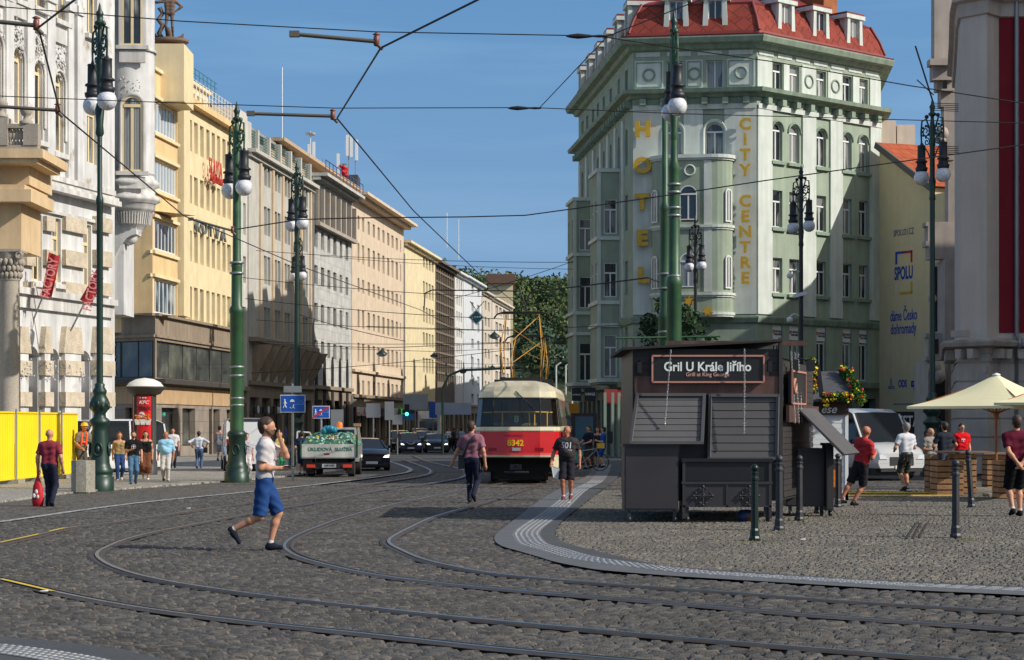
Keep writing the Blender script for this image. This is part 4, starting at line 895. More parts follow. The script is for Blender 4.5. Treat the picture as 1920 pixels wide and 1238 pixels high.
# pilasters and stucco ornament between upper windows
w = MB(); w.M = WF.M
for a, b in ((4, 21), (44, 60), (82, 99), (121, 134), (138, 150), (184, 197)):
    u0, u1 = WF.U(a)+.05, WF.U(b)-.05; w.box(u0, u1, -.13, -.003, rz(330), 15.8 if a != 138 else 18.4); w.box(u0-.05, u1+.05, -.2, -.003, 15.8, 16.1)
parts('pilaster', w, WPL, wb)
r2 = random.Random(4); w = MB(); w.M = WF.M
def blob(m, u, z, s, y=-.05, n=60):
    for _ in range(n): m.ball((u+r2.gauss(0, .3)*s, y+r2.uniform(-.05, .03), z+r2.gauss(0, .34)*s), r2.uniform(.028, .075)*s, 6, sy=.6)
for i in (0, 1, 2, 3):
    h = hu[i]; cx = (h[0]+h[1])/2; blob(w, cx, h[3]+.42, .8); r = (h[1]-h[0])/2+.09; w.tube([(cx-r, -.04, h[2]+.4)]+[(cx-r*math.cos(math.pi*k/10), -.04, h[3]-r+.09+r*math.sin(math.pi*k/10)) for k in range(11)]+[(cx+r, -.04, h[2]+.4)], .06, 4)
    w.box(h[0]-.1, h[1]+.1, -.1, -.003, h[3]+1.0, h[3]+1.5)
for h in hd: blob(w, h[0]-.12, h[3]-.75, .55, -.25, 14); blob(w, h[1]+.12, h[3]-.75, .55, -.25, 14)
o_ = part('stucco_ornament', w, WTRIM, wb); o_['kind'] = 'stuff'
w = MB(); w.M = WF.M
for h in hd:   # grey jambs at the right of each door
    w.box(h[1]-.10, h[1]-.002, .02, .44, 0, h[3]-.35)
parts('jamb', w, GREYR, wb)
# turret
TD = 74.0; tcx, tr = 243, 47*74/3800
tc0 = wp(tcx, 795, TD+tr); tx, ty = tc0.x-wb.location.x, tc0.y-wb.location.y
Zt = lambda y: zz(y, TD); w = MB()
w.lathe([(tr, Zt(326)), (tr, 19.5)], (tx, ty, 0), 28); part('turret', w, WPL, wb)
w = MB()
w.lathe([(.05, Zt(456)), (.22, Zt(452)), (.3, Zt(444)), (.28, Zt(440)), (tr*.72, Zt(418)), (tr*.78, Zt(398)), (tr*.95, Zt(392)), (tr+.02, Zt(388)), (tr+.03, Zt(378)), (tr+.2, Zt(374)), (tr+.22, Zt(368)), (tr+.02, Zt(362)), (tr+.02, Zt(349)), (tr+.16, Zt(345)), (tr+.18, Zt(338)), (tr, Zt(330)), (tr, Zt(322))], (tx, ty, 0), 28)
part('turret_corbel', w, WTRIM, wb); w = MB(); w.lathe([(tr+.08, Zt(92)), (tr+.1, Zt(89)), (tr, Zt(84))], (tx, ty, 0), 28)
part('turret_ledge', w, WTRIM, wb); w = MB()
for k in range(26): a = R(180+180*k/25); w.bar((tx+tr*.82*math.cos(a), ty+tr*.82*math.sin(a), Zt(418)), (tx+tr*.9*math.cos(a), ty+tr*.9*math.sin(a), Zt(396)), .05)
parts('corbel_rib', w, WTRIM, wb)
w = MB(); pbox(w, 195, 232, 326, 590, TD+.6, 2, wb)
a0, a1 = wp(232, 440, TD+.6), wp(205, 560, TD+.6); pts = []
for k in range(9): t = k/8; pts.append((a0.x-wb.location.x+.5-(a0.x-a1.x+.5)*math.sin(t*math.pi/2), a0.z-(a0.z-a1.z)*(1-math.cos(t*math.pi/2))))
w.prism([(pts[0][0], Zt(400)), (a1.x-wb.location.x-.3, Zt(400)), (a1.x-wb.location.x-.3, pts[-1][1])]+pts[::-1], TD+.4-wb.location.y, TD+1.4-wb.location.y)
part('corner_wall', w, WPL, wb)
for (y0, y1, ar) in ((180, 322, 1), (-60, 86, 0)):
    S = Fac(wb, (236, TD), (274, TD)); S.M = Matrix.Translation((tx, ty, 0)) @ Matrix.Rotation(R(4), 4, 'Z') @ Matrix.Translation((-.36+.2, -tr, 0)); S.ang = R(4); W_ = .74
    z0, z1 = Zt(y1), Zt(y0); S.window((0, W_, z0, z1, ar), CREAMF, 'T', dep=-.09, fw=.07)
    m = MB(); m.M = S.M @ Matrix.Translation((0, -.05, 0)); cx = W_/2; r = W_/2+.05
    if ar: m.tube([(-.05, 0, z0)]+[(cx-r*math.cos(math.pi*k/12), 0, z1-W_/2+r*math.sin(math.pi*k/12)) for k in range(13)]+[(W_+.05, 0, z0)], .09, 5); blob(m, cx, z1+.35, .6, 0, 24)
    else: m.box(-.12, -.001, -.04, .12, z0, z1+.1); m.box(W_+.001, W_+.12, -.04, .12, z0, z1+.1)
    m.box(-.22, W_+.22, -.12, .1, z0-.14, z0); m.box(-.1, W_+.1, -.05, .1, z0-.62, z0-.2); part('window_surround', m, WTRIM, wb)
# two red banners on slanted poles
for lab, pole, cloth in (('red cloth banner on a slanted wall pole, nearest the stone column', ((48, 603), (112, 478)), [(92, 473), (112, 481), (98, 558), (77, 554)]), ('red cloth banner on a slanted wall pole beside the green lamp post', ((121, 618), (193, 500)), [(181, 505), (194, 522), (171, 574), (150, 562)])):
    d = 66.0; t = thing('wall_banner', lab, 'banner', wp(*pole[0], d), group='banners on the white building'); o = t.location
    m = MB(); m.tube([(0, .9, 0), wp(*pole[1], d)-o], .03, 6); part('pole', m, mat('galvanised', srgb(150, 152, 154), .45, .5), t)
    q = [wp(*c, d)-o for c in cloth]; m = MB(); n = 7; vs = []
    for i in range(n):
        for j in range(n):
            s, r_ = i/(n-1), j/(n-1); p = q[0].lerp(q[1], s).lerp(q[3].lerp(q[2], s), r_); vs.append(p+Vector((0, -.04+.08*math.sin(s*7+r_*3), 0)))
    m.add(vs, [(i*n+j, i*n+j+1, (i+1)*n+j+1, (i+1)*n+j) for i in range(n-1) for j in range(n-1)], True)
    c_ = part('cloth', m, mat('red_cloth', srgb(176, 44, 50), .8, var=.25, vscale=3), t)
    mid = sum(q, Vector())/4; dx = (q[3]-q[0]); an = math.atan2(-dx.z, -dx.x)
    tm_ = text_me('FACTORY', .42, .004, .02, mat('pink_lettering', srgb(225, 150, 150), .7), sx=.7)
    part('lettering', tm_, None, c_, mid+Vector((0, -.13, -.1)), (R(90), -an+math.pi if False else R(-76), 0))
# ================= STONE PORTAL at the far left =================
ps = stucco('portal_sandstone', (214, 186, 146), var=.12); PCOL = stucco('portal_stone', (168, 158, 144), fine=.15); d0 = 61.0
pt = thing('stone_portal', 'stone portal with thick column, carved capital and balustrade balcony', 'portal', (*wxy(0, d0), 0)); po = pt.location
Zp = lambda y: zz(y, d0); cx = (18-960)*d0/FP-po.x; r = 20*d0/FP
m = MB(); m.lathe([(r*1.35, 0), (r*1.35, .4), (r*1.15, .5), (r*1.12, .8), (r, .9), (r*.98, 4), (r*.9, Zp(527))], (cx, 0, 0), 24); part('column', m, PCOL, pt)
m = MB(); m.lathe([(r*.95, Zp(527)), (r*1.02, Zp(524)), (r*.9, Zp(520)), (r*1.0, Zp(500)), (r*1.25, Zp(480)), (r*1.35, Zp(474))], (cx, 0, 0), 20); m.box(cx-r*1.35, cx+r*1.35, -r*1.35, r*1.35, Zp(474), Zp(469))
for k in range(16):
    a = 2*math.pi*k/16
    for z, rr in ((.12, 1.0), (.32, 1.08), (.5, 1.2)): m.ball((cx+r*rr*math.cos(a+z*3), r*rr*math.sin(a+z*3), Zp(524)+z), .075, 6, sz=1.5)
for s in (-1, 1): m.torus((cx+s*r*1.15, -r*1.2, Zp(481)), .09, .045, 12, 5)
part('capital', m, PCOL, pt)
m = MB(); pbox(m, -200, 40, 378, 469, d0-.35, 2.5, pt); part('entablature', m, ps, pt)
m = MB(); pbox(m, -200, 58, 355, 378, d0-.9, 3, pt); pbox(m, -200, 46, 346, 355, d0-.8, 3, pt); pbox(m, -200, 55, 290, 346, d0-.3, 3, pt); pbox(m, -200, 80, 279, 296, d0-1.1, 3.4, pt); pbox(m, -200, 70, 296, 306, d0-1.0, 3, pt); parts('balcony_slab', m, ps, pt)
m = MB(); db = d0-1.0; pbox(m, -200, 71, 232, 240, db, .3, pt); pbox(m, -200, 71, 272, 279, db, .3, pt); pbox(m, 43, 71, 240, 272, db-.03, .4, pt); pbox(m, -12, 14, 220, 272, db-.03, .4, pt)
m2 = MB()
for px in (20, 26.5, 33, 39.5, -16, -22): p = wp(px, 256, db+.15)-po; m2.lathe([(.05, -.26), (.07, -.2), (.035, -.12), (.085, -.02), (.085, .06), (.04, .2), (.06, .26)], (p.x, p.y, p.z), 10)
parts('balustrade_rail', m, PCOL, pt); part('balusters', m2, PCOL, pt)
for px, yy in ((49, 228), (3, 215)):
    p = wp(px, yy, db+.15)-po; m = MB(); m.lathe([(.2, -.08), (.2, 0), (.1, .04), (.08, .14), (.14, .2), (.19, .32), (.14, .42), (.03, .48), (0, .5)], (p.x, p.y, p.z), 14); part('stone_urn', m, PCOL, pt)

# ================= MURAL BUILDING, tiled roof, chimneys =================
MUR = stucco('mural_wall_plaster', (214, 196, 158), var=.05, streak=.05, bump=.1)
mb_ = thing('mural_building', 'beige gable wall painted with large blue campaign writing, red tiled roof', 'building', (*wxy(1652, 113), 0))
mc = lambda px: (1652+600)*113/(px+600)
MF = Fac(mb_, (1649, mc(1649)), (1769, mc(1769)))
m = MB(); m.M = MF.M; zl, zr = MF.Z(1652, 278), MF.Z(1745, 352); ue = MF.U(1745); m.prism([(0, 0), (MF.L, 0), (MF.L, zr-.4), (ue, zr-.4), (ue, zr), (0, zl)], 0, 9); part('wall', m, MUR, mb_)
m = MB(); m.M = MF.M; m.add([(-.1, -.25, zl+.35), (ue+.3, -.25, zr+.05), (ue+.3, 9, zr+.05), (-.1, 9, zl+.35)], [(0, 1, 2, 3)]); m.k = 1; m.bar((-.1, -.2, zl+.2), (ue+.3, -.2, zr-.06), .12, .34)
rt = part('roof', m, [tiles('orange_roof_tiles', (188, 96, 62), .3, .34, line=.5), mat('roof_edge', srgb(90, 88, 86), .7)], mb_)
m = MB(); m.M = MF.M; m.prism([(-3, zl+2.9), (ue+3, zr+3.5), (ue+3, zr-1), (-3, zl-1)], 9.2, 9.4)
m = MB(); 
for a, b, yt_ in ((1650, 1680, 226), (1682, 1716, 234)): pbox(m, a, b, yt_, 300, 116, 2, mb_)
parts('chimney', m, stucco('pink_plaster', (232, 210, 192)), rt)
BLUEP = mat('mural_blue', srgb(24, 74, 160), .8, var=.08); BLUED = mat('mural_dark_blue', srgb(60, 66, 130), .8); BLUE2 = mat('mural_royal', srgb(22, 66, 176), .8)
def mtext(tx_, px, py, size, mt, **k): text('lettering', tx_, size, mt, mb_, MF.P(MF.U(px), -.012, MF.Z(px, py)), MF.ang, ext=.004, **k)
mtext('SPOLU21.CZ', 1694.5, 436, .5, BLUED, sx=.72); mtext('SPOLU', 1694.5, 513, .98, BLUEP, bold=.03, sx=.62); mtext('dáme Česko', 1694.5, 592, .84, BLUE2, bold=.01, sx=.62); mtext('dohromady', 1694, 617, .84, BLUE2, bold=.01, sx=.64)
mtext('KDU-ČSL', 1672, 727, .26, BLUE2, sx=.6); mtext('ODS', 1692.5, 720, .55, BLUE2, bold=.03, sx=.75); 
def mbox(a, b, y0, y1, mt, nm='painted_mark'):
    m = MB(); m.M = MF.M; m.box(MF.U(a), MF.U(b), -.014, -.004, MF.Z((a+b)/2, y1), MF.Z((a+b)/2, y0)); return part(nm, m, mt, mb_)
mtext('N', 1715.5, 731, .25, BLUE2, bold=.03); q = mbox(1708.5, 1722, 714, 726, BLUE2); text('lettering', 'TOP 09', .22, MUR, mb_, MF.P(MF.U(1715), -.02, MF.Z(1715, 720)), MF.ang, ext=.003, sx=.6)
mtext('§', 1671, 715, .45, BLUE2)
GRB = mat('mural_red', srgb(190, 40, 50), .8); GY = mat('mural_gold', srgb(206, 160, 50), .8)
mbox(1679, 1682.5, 474.5, 496, BLUE2); mbox(1707.5, 1711, 470, 492, GRB); mbox(1679, 1690, 472, 476.5, BLUE2); mbox(1690, 1699, 471, 475.5, mat('mural_purple', srgb(110, 50, 100), .8)); mbox(1699, 1711, 470, 474.5, GRB)
mbox(1707.5, 1711, 528, 551, GY); mbox(1687, 1711, 547, 552, GY); mbox(1679, 1682.5, 533, 552, mat('mural_pale', srgb(216, 210, 190), .8))
mbox(1675, 1712, 757, 758.5, BLUE2)
# ================= RED AND CREAM BUILDING (right) =================
CRW = stucco('warm_grey_render', (202, 188, 176), var=.06, streak=.08); REDR = stucco('dark_red_render', (130, 34, 46), var=.08); CORN = stucco('cornice_stone', (184, 171, 160), var=.15)
rbd = thing('red_cream_building', 'large red and grey rendered building with banded stone base and cornice', 'building', (*wxy(1800, 68), 0)); ro = rbd.location
P = [(1790, 82), (1794, 76), (1797, 70), (1802, 68), (1850, 67.2), (1871, 67.8), (2700, 67.8)]; Pl = [relpt(rbd, wxy(*p)) for p in P]
Pl += [(32, 14), (5, 14)]
Zr = lambda y: zz(y, 68)
m = MB(); m.plan(Pl, Zr(640), 21.5); part('wall', m, CRW, rbd)
m = MB(); m.plan(offset_poly(Pl, .12), 0, Zr(655)); 
m = MB(); zc = 0; k = 0
while zc < Zr(655)-.1: h = .62; m.plan(offset_poly(Pl, .14), zc+.03, min(zc+h-.03, Zr(655)), top=False); m.plan(offset_poly(Pl, .10), zc-.0+h-.03, zc+h+.03, top=False); zc += h
part('base_course', m, CORN, rbd)
m = MB(); ring(m, Pl, [(.1, Zr(668)), (.16, Zr(664)), (.2, Zr(655)), (.55, Zr(651)), (.62, Zr(644)), (.62, Zr(641)), (.05, Zr(636)), (0, Zr(634))]); ring(m, Pl, [(.0, Zr(36)), (.1, Zr(34)), (.12, Zr(10)), (.3, Zr(6)), (.3, Zr(0)), (.1, Zr(-6)), (0, Zr(-8))]); part('cornice', m, CORN, rbd)
m = MB()
for a, b, d, e in ((1803, 1848, 68, 67.2), (1850, 1869, 67.2, 67.75), (1873, 1990, 67.8, 67.8), (1796, 1801, 74, 68.4)):
    F = Fac(rbd, (a, d), (b, e)); n = max(2, int(F.L/.36)); m.M = F.M
    for k in range(n): u = F.L*(k+.5)/n; m.prism([(u-.1, Zr(668)-.1), (u+.1, Zr(668)-.1), (u+.13, Zr(656)), (u-.13, Zr(656))], -.5, -.12)
parts('bracket', m, CORN, rbd)
m = MB(); F = Fac(rbd, (1872, 67.8), (2400, 67.8)); m.M = F.M
z0, z1 = Zr(625), Zr(36)
u = F.U(1873); 
for a, b in ((1873, 1908), (1911, 1960), (1990, 2060), (2090, 2200)): m.box(F.U(a), F.U(b), -.03, -.003, z0, z1)
z2 = Zr(-10)
for a, b in ((1800, 1812), (1832, 1845), (1876, 1885), (1897, 1905)): pass
m.M = Matrix.Identity(4)
parts('red_panel', m, REDR, rbd)
m = MB(); m.M = F.M
for a, b in ((1906.5, 1912),): m.box(F.U(a), F.U(b), -.12, -.032, Zr(640), Zr(36))
m = MB(); m.M = F.M; u = F.U(1904); m.tube([(u, -.14, Zr(890)), (u, -.14, Zr(660)), (u, -.62, Zr(652)), (u, -.62, Zr(638)), (u, -.14, Zr(630)), (u, -.14, Zr(-20))], .07, 8); part('downpipe', m, mat('galvanised', srgb(150, 152, 154), .45, .5), rbd)
m = MB(); F2 = Fac(rbd, (1795, 68), (1848, 67.2)); m.M = F2.M; m.box(.25, .8, -.75, -.45, Zr(634), Zr(622)); m.box(1.2, 1.28, -.3, -.15, Zr(700), Zr(690)); parts('floodlight', m, CORN, rbd)
# unseen wing added out of frame on the right, shaped to shade the facade
m = MB(); m.box(26-ro.x, 33-ro.x, 56.5-ro.y, 67.5-ro.y, 0, 24); part('shade_wing', m, CRW, rbd)
# art nouveau edge: balconies and bulges seen end-on
an = thing('balcony_house', 'grey stone house seen edge-on with carved balconies behind the right lamp post', 'building', (*wxy(1765, 90), 0))
m = MB(); 
for a, b, y0, y1, d in ((1778, 1800, -40, 900, 90), (1752, 1800, -300, 118, 88.6), (1744, 1790, 110, 122, 88), (1749, 1790, 122, 150, 88.3), (1757, 1790, 150, 170, 88.6), (1764, 1790, 170, 200, 89), (1770, 1790, 200, 300, 89)): pbox(m, a, b, y0, y1, d, .7, an)
for a, b, y0, y1 in ((1736, 1790, 416, 424), (1740, 1790, 424, 452), (1736, 1790, 452, 462), (1742, 1790, 462, 486), (1736, 1790, 625, 633), (1741, 1790, 633, 668), (1736, 1790, 668, 676)): pbox(m, a, b, y0, y1, 88.6, .8, an)
pbox(m, 1740, 1752, 676, 900, 89, 3, an); pbox(m, 1772, 1790, 486, 640, 88, 3, an)
parts('wall', m, CORN, an)
m = MB(); pbox(m, 1752, 1772, 500, 622, 89.6, .1, an); pbox(m, 1750, 1760, 636, 664, 87.9, .1, an); pbox(m, 1768, 1776, 150, 166, 87.9, .1, an); pbox(m, 1752, 1772, 700, 790, 89.4, .1, an); parts('window', m, DARKGLASS, an)
m = MB(); 
for px, py, r_ in ((1752, 690, .3), (1758, 705, .35), (1766, 250, .3), (1764, 262, .22), (1748, 560, .2)):
    c = wp(px, py, 88)-an.location; m.ball((c.x, c.y, c.z), r_, 10)
parts('stone_carving', m, CORN, an)
# restaurant front below, behind the tables
rs = thing('restaurant_front', 'dark low restaurant front with white sign letters behind the white van', 'shop', (*wxy(1730, 96), 0))
m = MB(); pbox(m, 1650, 1776, 772, 812, 96, .4, rs); part('fascia', m, mat('blackish_fascia', srgb(34, 34, 38), .5), rs)
m = MB(); pbox(m, 1650, 1776, 812, 880, 96.2, .4, rs); part('wall', m, stucco('shop_render', (178, 168, 152)), rs)
p = wp(1728, 791, 95.9)-rs.location; text('lettering', 'RESTAURANT', .72, WTXT, rs, p, 0, ext=.02, bold=.02, sx=.62)
m = MB()
for a in (1700, 1742): pbox(m, a, a+16, 826, 878, 96.1, .05, rs)
parts('door', m, mat('dark_door', srgb(40, 38, 40), .6), rs)
# unseen block added out of frame behind the red building to shade the lower hotel
bs = thing('shade_block', 'plain unseen block added behind the red and cream building to shade the hotel', 'building', (30, 90, 0))
m = MB(); m.box(.6, 40, 0, 16, 0, 19.3); m.box(2, 3, 2, 8, 19.3, 20.4); m.box(6, 10, 2, 4, 19.3, 21); part('wall', m, CRW, bs)
# ================= HILL, WOODS, SMALL TREE =================
def leafmat(name, c1, c2):
    m = mat(name, c1, .75, var=.35, vscale=.5, col2=c2, c2s=.3, c2p=(.4, .6), spec=.3); return m
L_HILL = leafmat('hill_foliage', (.055, .105, .042), (.125, .15, .05)); L_DARK = leafmat('dark_foliage', (.036, .078, .048), (.065, .11, .058)); L_TREE = leafmat('tree_leaves', (.03, .075, .025), (.06, .11, .03))
BARK = mat('bark', srgb(80, 66, 52), .9, bump=.6, bscale=20)
def leaves(mb, c, rx, ry, rz, n, s, rg):
    P = rg.normal(0, 1, (n, 3)); P /= np.linalg.norm(P, axis=1)[:, None]; P *= (rg.uniform(.35, 1, n)**.5)[:, None]
    lump = 1+.25*np.sin(P[:, 0]*5+c[0])*np.sin(P[:, 1]*4+c[1]*3)+.2*np.sin(P[:, 2]*6+c[0]*2); P *= lump[:, None]
    P = P*[rx, ry, rz]+np.array(c)
    A = rg.normal(0, 1, (n, 3)); A /= np.linalg.norm(A, axis=1)[:, None]; B = np.cross(A, rg.normal(0, 1, (n, 3))); B /= np.linalg.norm(B, axis=1)[:, None]
    ss = (s*rg.uniform(.6, 1.4, n))[:, None]; V = np.stack([P-A*ss-B*ss*.5, P+A*ss-B*ss*.5, P+A*ss+B*ss*.6, P-A*ss*.8+B*ss*.5], 1).reshape(-1, 3)
    o = len(mb.v); mb.v += [tuple(v) for v in V]; mb.f += [[o+4*i, o+4*i+1, o+4*i+2, o+4*i+3] for i in range(n)]; mb.mi += [mb.k]*n
rg = np.random.default_rng(5)
hm = MB(); vs = []; nx, ny = 22, 10
def hz(x, t): return 50*(1-(1-t)**1.6)*(1-.05*math.sin(x*.02))+1.2*math.sin(x*.11+t*5)
for j in range(ny):
    for i in range(nx): x = -60+i*12; t = j/(ny-1); vs.append((x, 430+220*t, -1+hz(x, t)*.85))
hm.add(vs, [(j*nx+i, j*nx+i+1, (j+1)*nx+i+1, (j+1)*nx+i) for j in range(ny-1) for i in range(nx-1)]); struct('hill', hm, leafmat('hill_ground', (.03, .045, .02), (.06, .07, .03)))
hw = MB()
for _ in range(240):
    t = rg.uniform(.02, 1); x = rg.uniform(-25, 75); y = 430+220*t; z = -1+hz(x, t)*.85; r = rg.uniform(3, 5.5)
    if .32 < t < .40 : continue
    hw.k = 0 if t > .45 or rg.uniform() < .3 else 1; leaves(hw, (x, y, z+r*.8), r, r, r*.95, 360, .45, rg)
o = part('woods', hw, [L_HILL, L_DARK], None); o['kind'] = 'stuff'; o['label'] = 'wooded hillside closing the street'; o['category'] = 'woods'
m = MB(); m.box(0, 80, 498, 499, zz(676, 498), zz(664, 498)); solo('retaining_wall', m, mat('graffiti_wall', srgb(225, 220, 220), .8, var=.4, vscale=.8, col2=srgb(190, 120, 120), c2s=.4, c2p=(.58, .62)), 'pale painted retaining wall halfway down the wooded hill', 'wall')
m = MB(); m.box(10, 80, 560, 561, zz(582, 560), zz(574, 560)); solo('retaining_wall', m, DSTONE, 'brown stone terrace wall high among the hill trees', 'wall')
m = MB(); m.box(-20, 60, 470, 474, 0, 2.2); solo('embankment_wall', m, stucco('embankment', (150, 146, 140)), 'low embankment wall at the far end of the street', 'wall')
for px, lab in ((1043, 'thin white street lamp on the far bank, leftmost of the three'), (1061, 'thin white street lamp on the far bank, middle of the three'), (1073, 'thin white street lamp on the far bank, beside the green hotel')):
    m = MB(); p = wp(px, 790, 330); m.tube([(0, 0, 0), (0, 0, 11.2), (.8, 0, 11.7)], .12, 6); solo('street_lamp', m, WHITEP, lab, 'street lamp', 'thin white lamps at the street end', (p.x, 330, 0))
# small tree behind the kiosk
tt_ = thing('small_tree', 'small leafy tree behind the grill kiosk between the green poles', 'tree', (*wxy(1262, 96), 0))
m = MB(); m.tube([(0, 0, 0), (.05, 0, 1.5), (0, .1, 3), (.1, 0, 5)], [.11, .09, .07, .03], 7)
for a in range(7): q = R(a*51); m.tube([(0, 0, 2.2+a*.25), (math.cos(q)*.7, math.sin(q)*.6, 3.2+a*.3), (math.cos(q)*1.1, math.sin(q)*.9, 4.1+a*.3)], [.05, .03, .015], 5)
part('trunk', m, BARK, tt_)
m = MB()
for cx, cz, r_ in ((-1.1, 3.6, .55), (-.5, 4.2, .7), (.1, 4.9, .6), (-.2, 5.7, .5), (.9, 4.5, .65), (1.3, 3.7, .5), (0, 3.5, .8), (.5, 5.3, .45), (-.9, 5.0, .4), (-1.5, 2.9, .35), (1.5, 2.9, .4)): leaves(m, (cx, rg.uniform(-.4, .4), cz), r_, r_, r_, 260, .07, rg)
part('crown', m, L_TREE, tt_); tt_.scale = (1.28,)*3

# ================= LAMP POSTS =================
GRN = mat('lamp_green', srgb(26, 54, 44), .42, .1, var=.3, vscale=2, spec=.6); LGRN = mat('pole_green', srgb(46, 84, 54), .45, var=.3, vscale=1.5, spec=.5, col2=srgb(58, 94, 60), c2s=2); BLK = mat('lamp_black', srgb(26, 32, 34), .45, .1, var=.2, spec=.6)
LHOU = mat('lamp_housing', srgb(42, 44, 48), .5, .2, var=.2)
GLOBE = mat('globe_glass', (.72, .72, .74), .2, var=.05, spec=.6, coat=.3)
n_ = GLOBE.node_tree; b_ = n_.nodes['Principled BSDF']; tc_n = n_.nodes.new('ShaderNodeTexCoord'); vo_ = n_.nodes.new('ShaderNodeTexVoronoi'); vo_.feature = 'DISTANCE_TO_EDGE'; vo_.inputs['Scale'].default_value = 7; n_.links.new(tc_n.outputs['Object'], vo_.inputs['Vector'])
mr_ = n_.nodes.new('ShaderNodeMapRange'); mr_.inputs[1].default_value = .0; mr_.inputs[2].default_value = .06; mr_.inputs[3].default_value = .62; n_.links.new(vo_.outputs['Distance'], mr_.inputs[0]); o_ = b_.inputs['Base Color'].links[0].from_socket
mx_ = n_.nodes.new('ShaderNodeMixRGB'); mx_.blend_type = 'MULTIPLY'; mx_.inputs[0].default_value = 1; n_.links.new(o_, mx_.inputs[1]); n_.links.new(mr_.outputs[0], mx_.inputs[2]); n_.links.new(mx_.outputs[0], b_.inputs['Base Color'])
_gl = MB(); _gl.ball((0, 0, 0), .25, 20); GL_ME = _gl.mesh(GLOBE)
_h = MB(); _h.lathe([(.03, 1.02), (.05, .95), (.13, .93), (.14, .90), (.13, .88), (.135, .45), (.19, .42), (.20, .38), (.15, .36), (.16, .22), (.21, .2), (.19, .1), (.12, .04)], (0, 0, 0), 14); H_ME = _h.mesh(LHOU)
_s = MB()
def spiral(mb, cx, cz, r0, r1, a0, a1, t, y=0, n=22):
    mb.tube([(cx+(r0+(r1-r0)*k/n)*math.cos(R(a0+(a1-a0)*k/n)), y, cz+(r0+(r1-r0)*k/n)*math.sin(R(a0+(a1-a0)*k/n))) for k in range(n+1)], t, 5)
_s.tube([(.07, 0, .05), (.12, 0, .5), (.28, 0, .85), (.48, 0, .8), (.52, 0, .45), (.5, 0, .1)], .03, 6); spiral(_s, .3, .45, .2, .04, 90, 620, .022); spiral(_s, .25, .1, .14, .03, 60, 560, .02); _s.tube([(.08, 0, -.5), (.2, 0, -.25), (.4, 0, 0), (.5, 0, .12)], .022, 5)
for k in range(8): a = R(k*45); _s.ball((.3+.17*math.cos(a), 0, .45+.17*math.sin(a)), .045, 6)
_s.ball((.26, 0, .92), .07, 8)
def lamp(px, d, H_, col, pole, label, yaw=57, base='ornate', heads=True, gdz=0, name='lamp_post', extra=None, arms=(0, 180), bscale=1):
    p = wxy(px, d); t = thing(name, label, 'lamp post', (*p, 0))
    m = MB()
    if base == 'ornate': pr = [(.35, 0), (.36, .35), (.31, .37), (.33, .45), (.35, .5), (.28, .6), (.25, .7), (.235, 1.1), (.19, 1.5), (.185, 1.62), (.25, 1.7), (.255, 1.78), (.16, 1.86), (.15, 1.95), (.2, 2.02), (.235, 2.15), (.22, 2.3), (.15, 2.42), (.17, 2.46), (.18, 2.52), (.12, 2.62), (.13, 2.68), (.09, 2.72)]
    else: pr = [(.36, 0), (.36, .3), (.31, .33), (.34, .45), (.3, .52), (.275, .6), (.24, 1.3), (.29, 1.36), (.27, 1.44), (.21, 1.5)]
    pr = [(r*bscale, z) for r, z in pr]
    m.lathe(pr, (0, 0, 0), 20)
    if base == 'ornate':
        for k in range(12): a = R(30*k); m.ball((.215*bscale*math.cos(a), .215*bscale*math.sin(a), 2.13+.06*(k % 2)), .05, 6, sz=1.8)
        for k in range(4): a = R(90*k-90); c = (.235*math.cos(a), .235*math.sin(a)); m.torus((c[0]*1.02, c[1]*1.02, 1.05), .11, .028, 14, 5, 'y' if k % 2 == 0 else 'x', 1.5); m.ball((c[0], c[1], 1.05), .06, 8, sz=1.7)
    else:
        for k in range(4): a = R(90*k-90); c = (.25*math.cos(a), .25*math.sin(a)); m.torus((c[0]*1.02, c[1]*1.02, .95), .1, .025, 14, 5, 'y' if k % 2 == 0 else 'x', 1.5)
    part('base', m, GRN if col is LGRN else col, t)
    m = MB(); m.lathe([(r, z) for r, z in pole]+[(pole[-1][0], H_-.9), (.05, H_-.62)], (0, 0, 0), 16); part('pole', m, col, t)
    m = MB(); m.lathe([(.05, H_-.75), (.06, H_-.6), (.13, H_-.55), (.13, H_-.5), (.07, H_-.46), (.08, H_-.36), (.1, H_-.28), (.05, H_-.2), (.03, H_-.08), (0, H_)], (0, 0, 0), 12); part('finial', m, col if col is not LGRN else GRN, t)
    if heads:
        for a in arms:
            aa = R(yaw+a); m_ = Matrix.Rotation(aa, 4, 'Z'); dz = H_-1.5
            if not 's' in _sm: _sm['s'] = {}
            key = col.name
            if key not in _sm['s']: _sm['s'][key] = _s.mesh(col)
            sc = part('arm', _sm['s'][key], None, t, (0, 0, dz), (0, 0, aa))
            q = m_ @ Vector((.5, 0, 0)); hd = part('lamp_head', H_ME, None, t, (q.x, q.y, dz-.92)); part('globe', GL_ME, None, hd, (0, 0, -.12))
        m = MB(); m.lathe([(.06, H_-3.4), (.11, H_-3.3), (.09, H_-3.1), (.12, H_-2.7), (.07, H_-2.5), (.08, H_-1.6), (.11, H_-1.5), (.06, H_-1.3)], (0, 0, 0), 10); part('collar', m, col, t)
    if extra: extra(t)
    return t
_sm = {}
STEEL = mat('galvanised', srgb(150, 152, 154), .45, .5)
def rings(zs, r):
    def f(t):
        m = MB()
        for z in zs: m.lathe([(r, z), (r+.012, z+.01), (r+.012, z+.05), (r, z+.06)], (0, 0, 0), 16)
        parts('steel_band', m, STEEL, t)
    return f
lamp(187, 51, 12.3, GRN, [(.085, 2.7), (.08, 7.2), (.095, 7.25), (.095, 7.35), (.065, 7.45)], 'dark green ornate double globe lamp post beside the concrete bin', yaw=122)
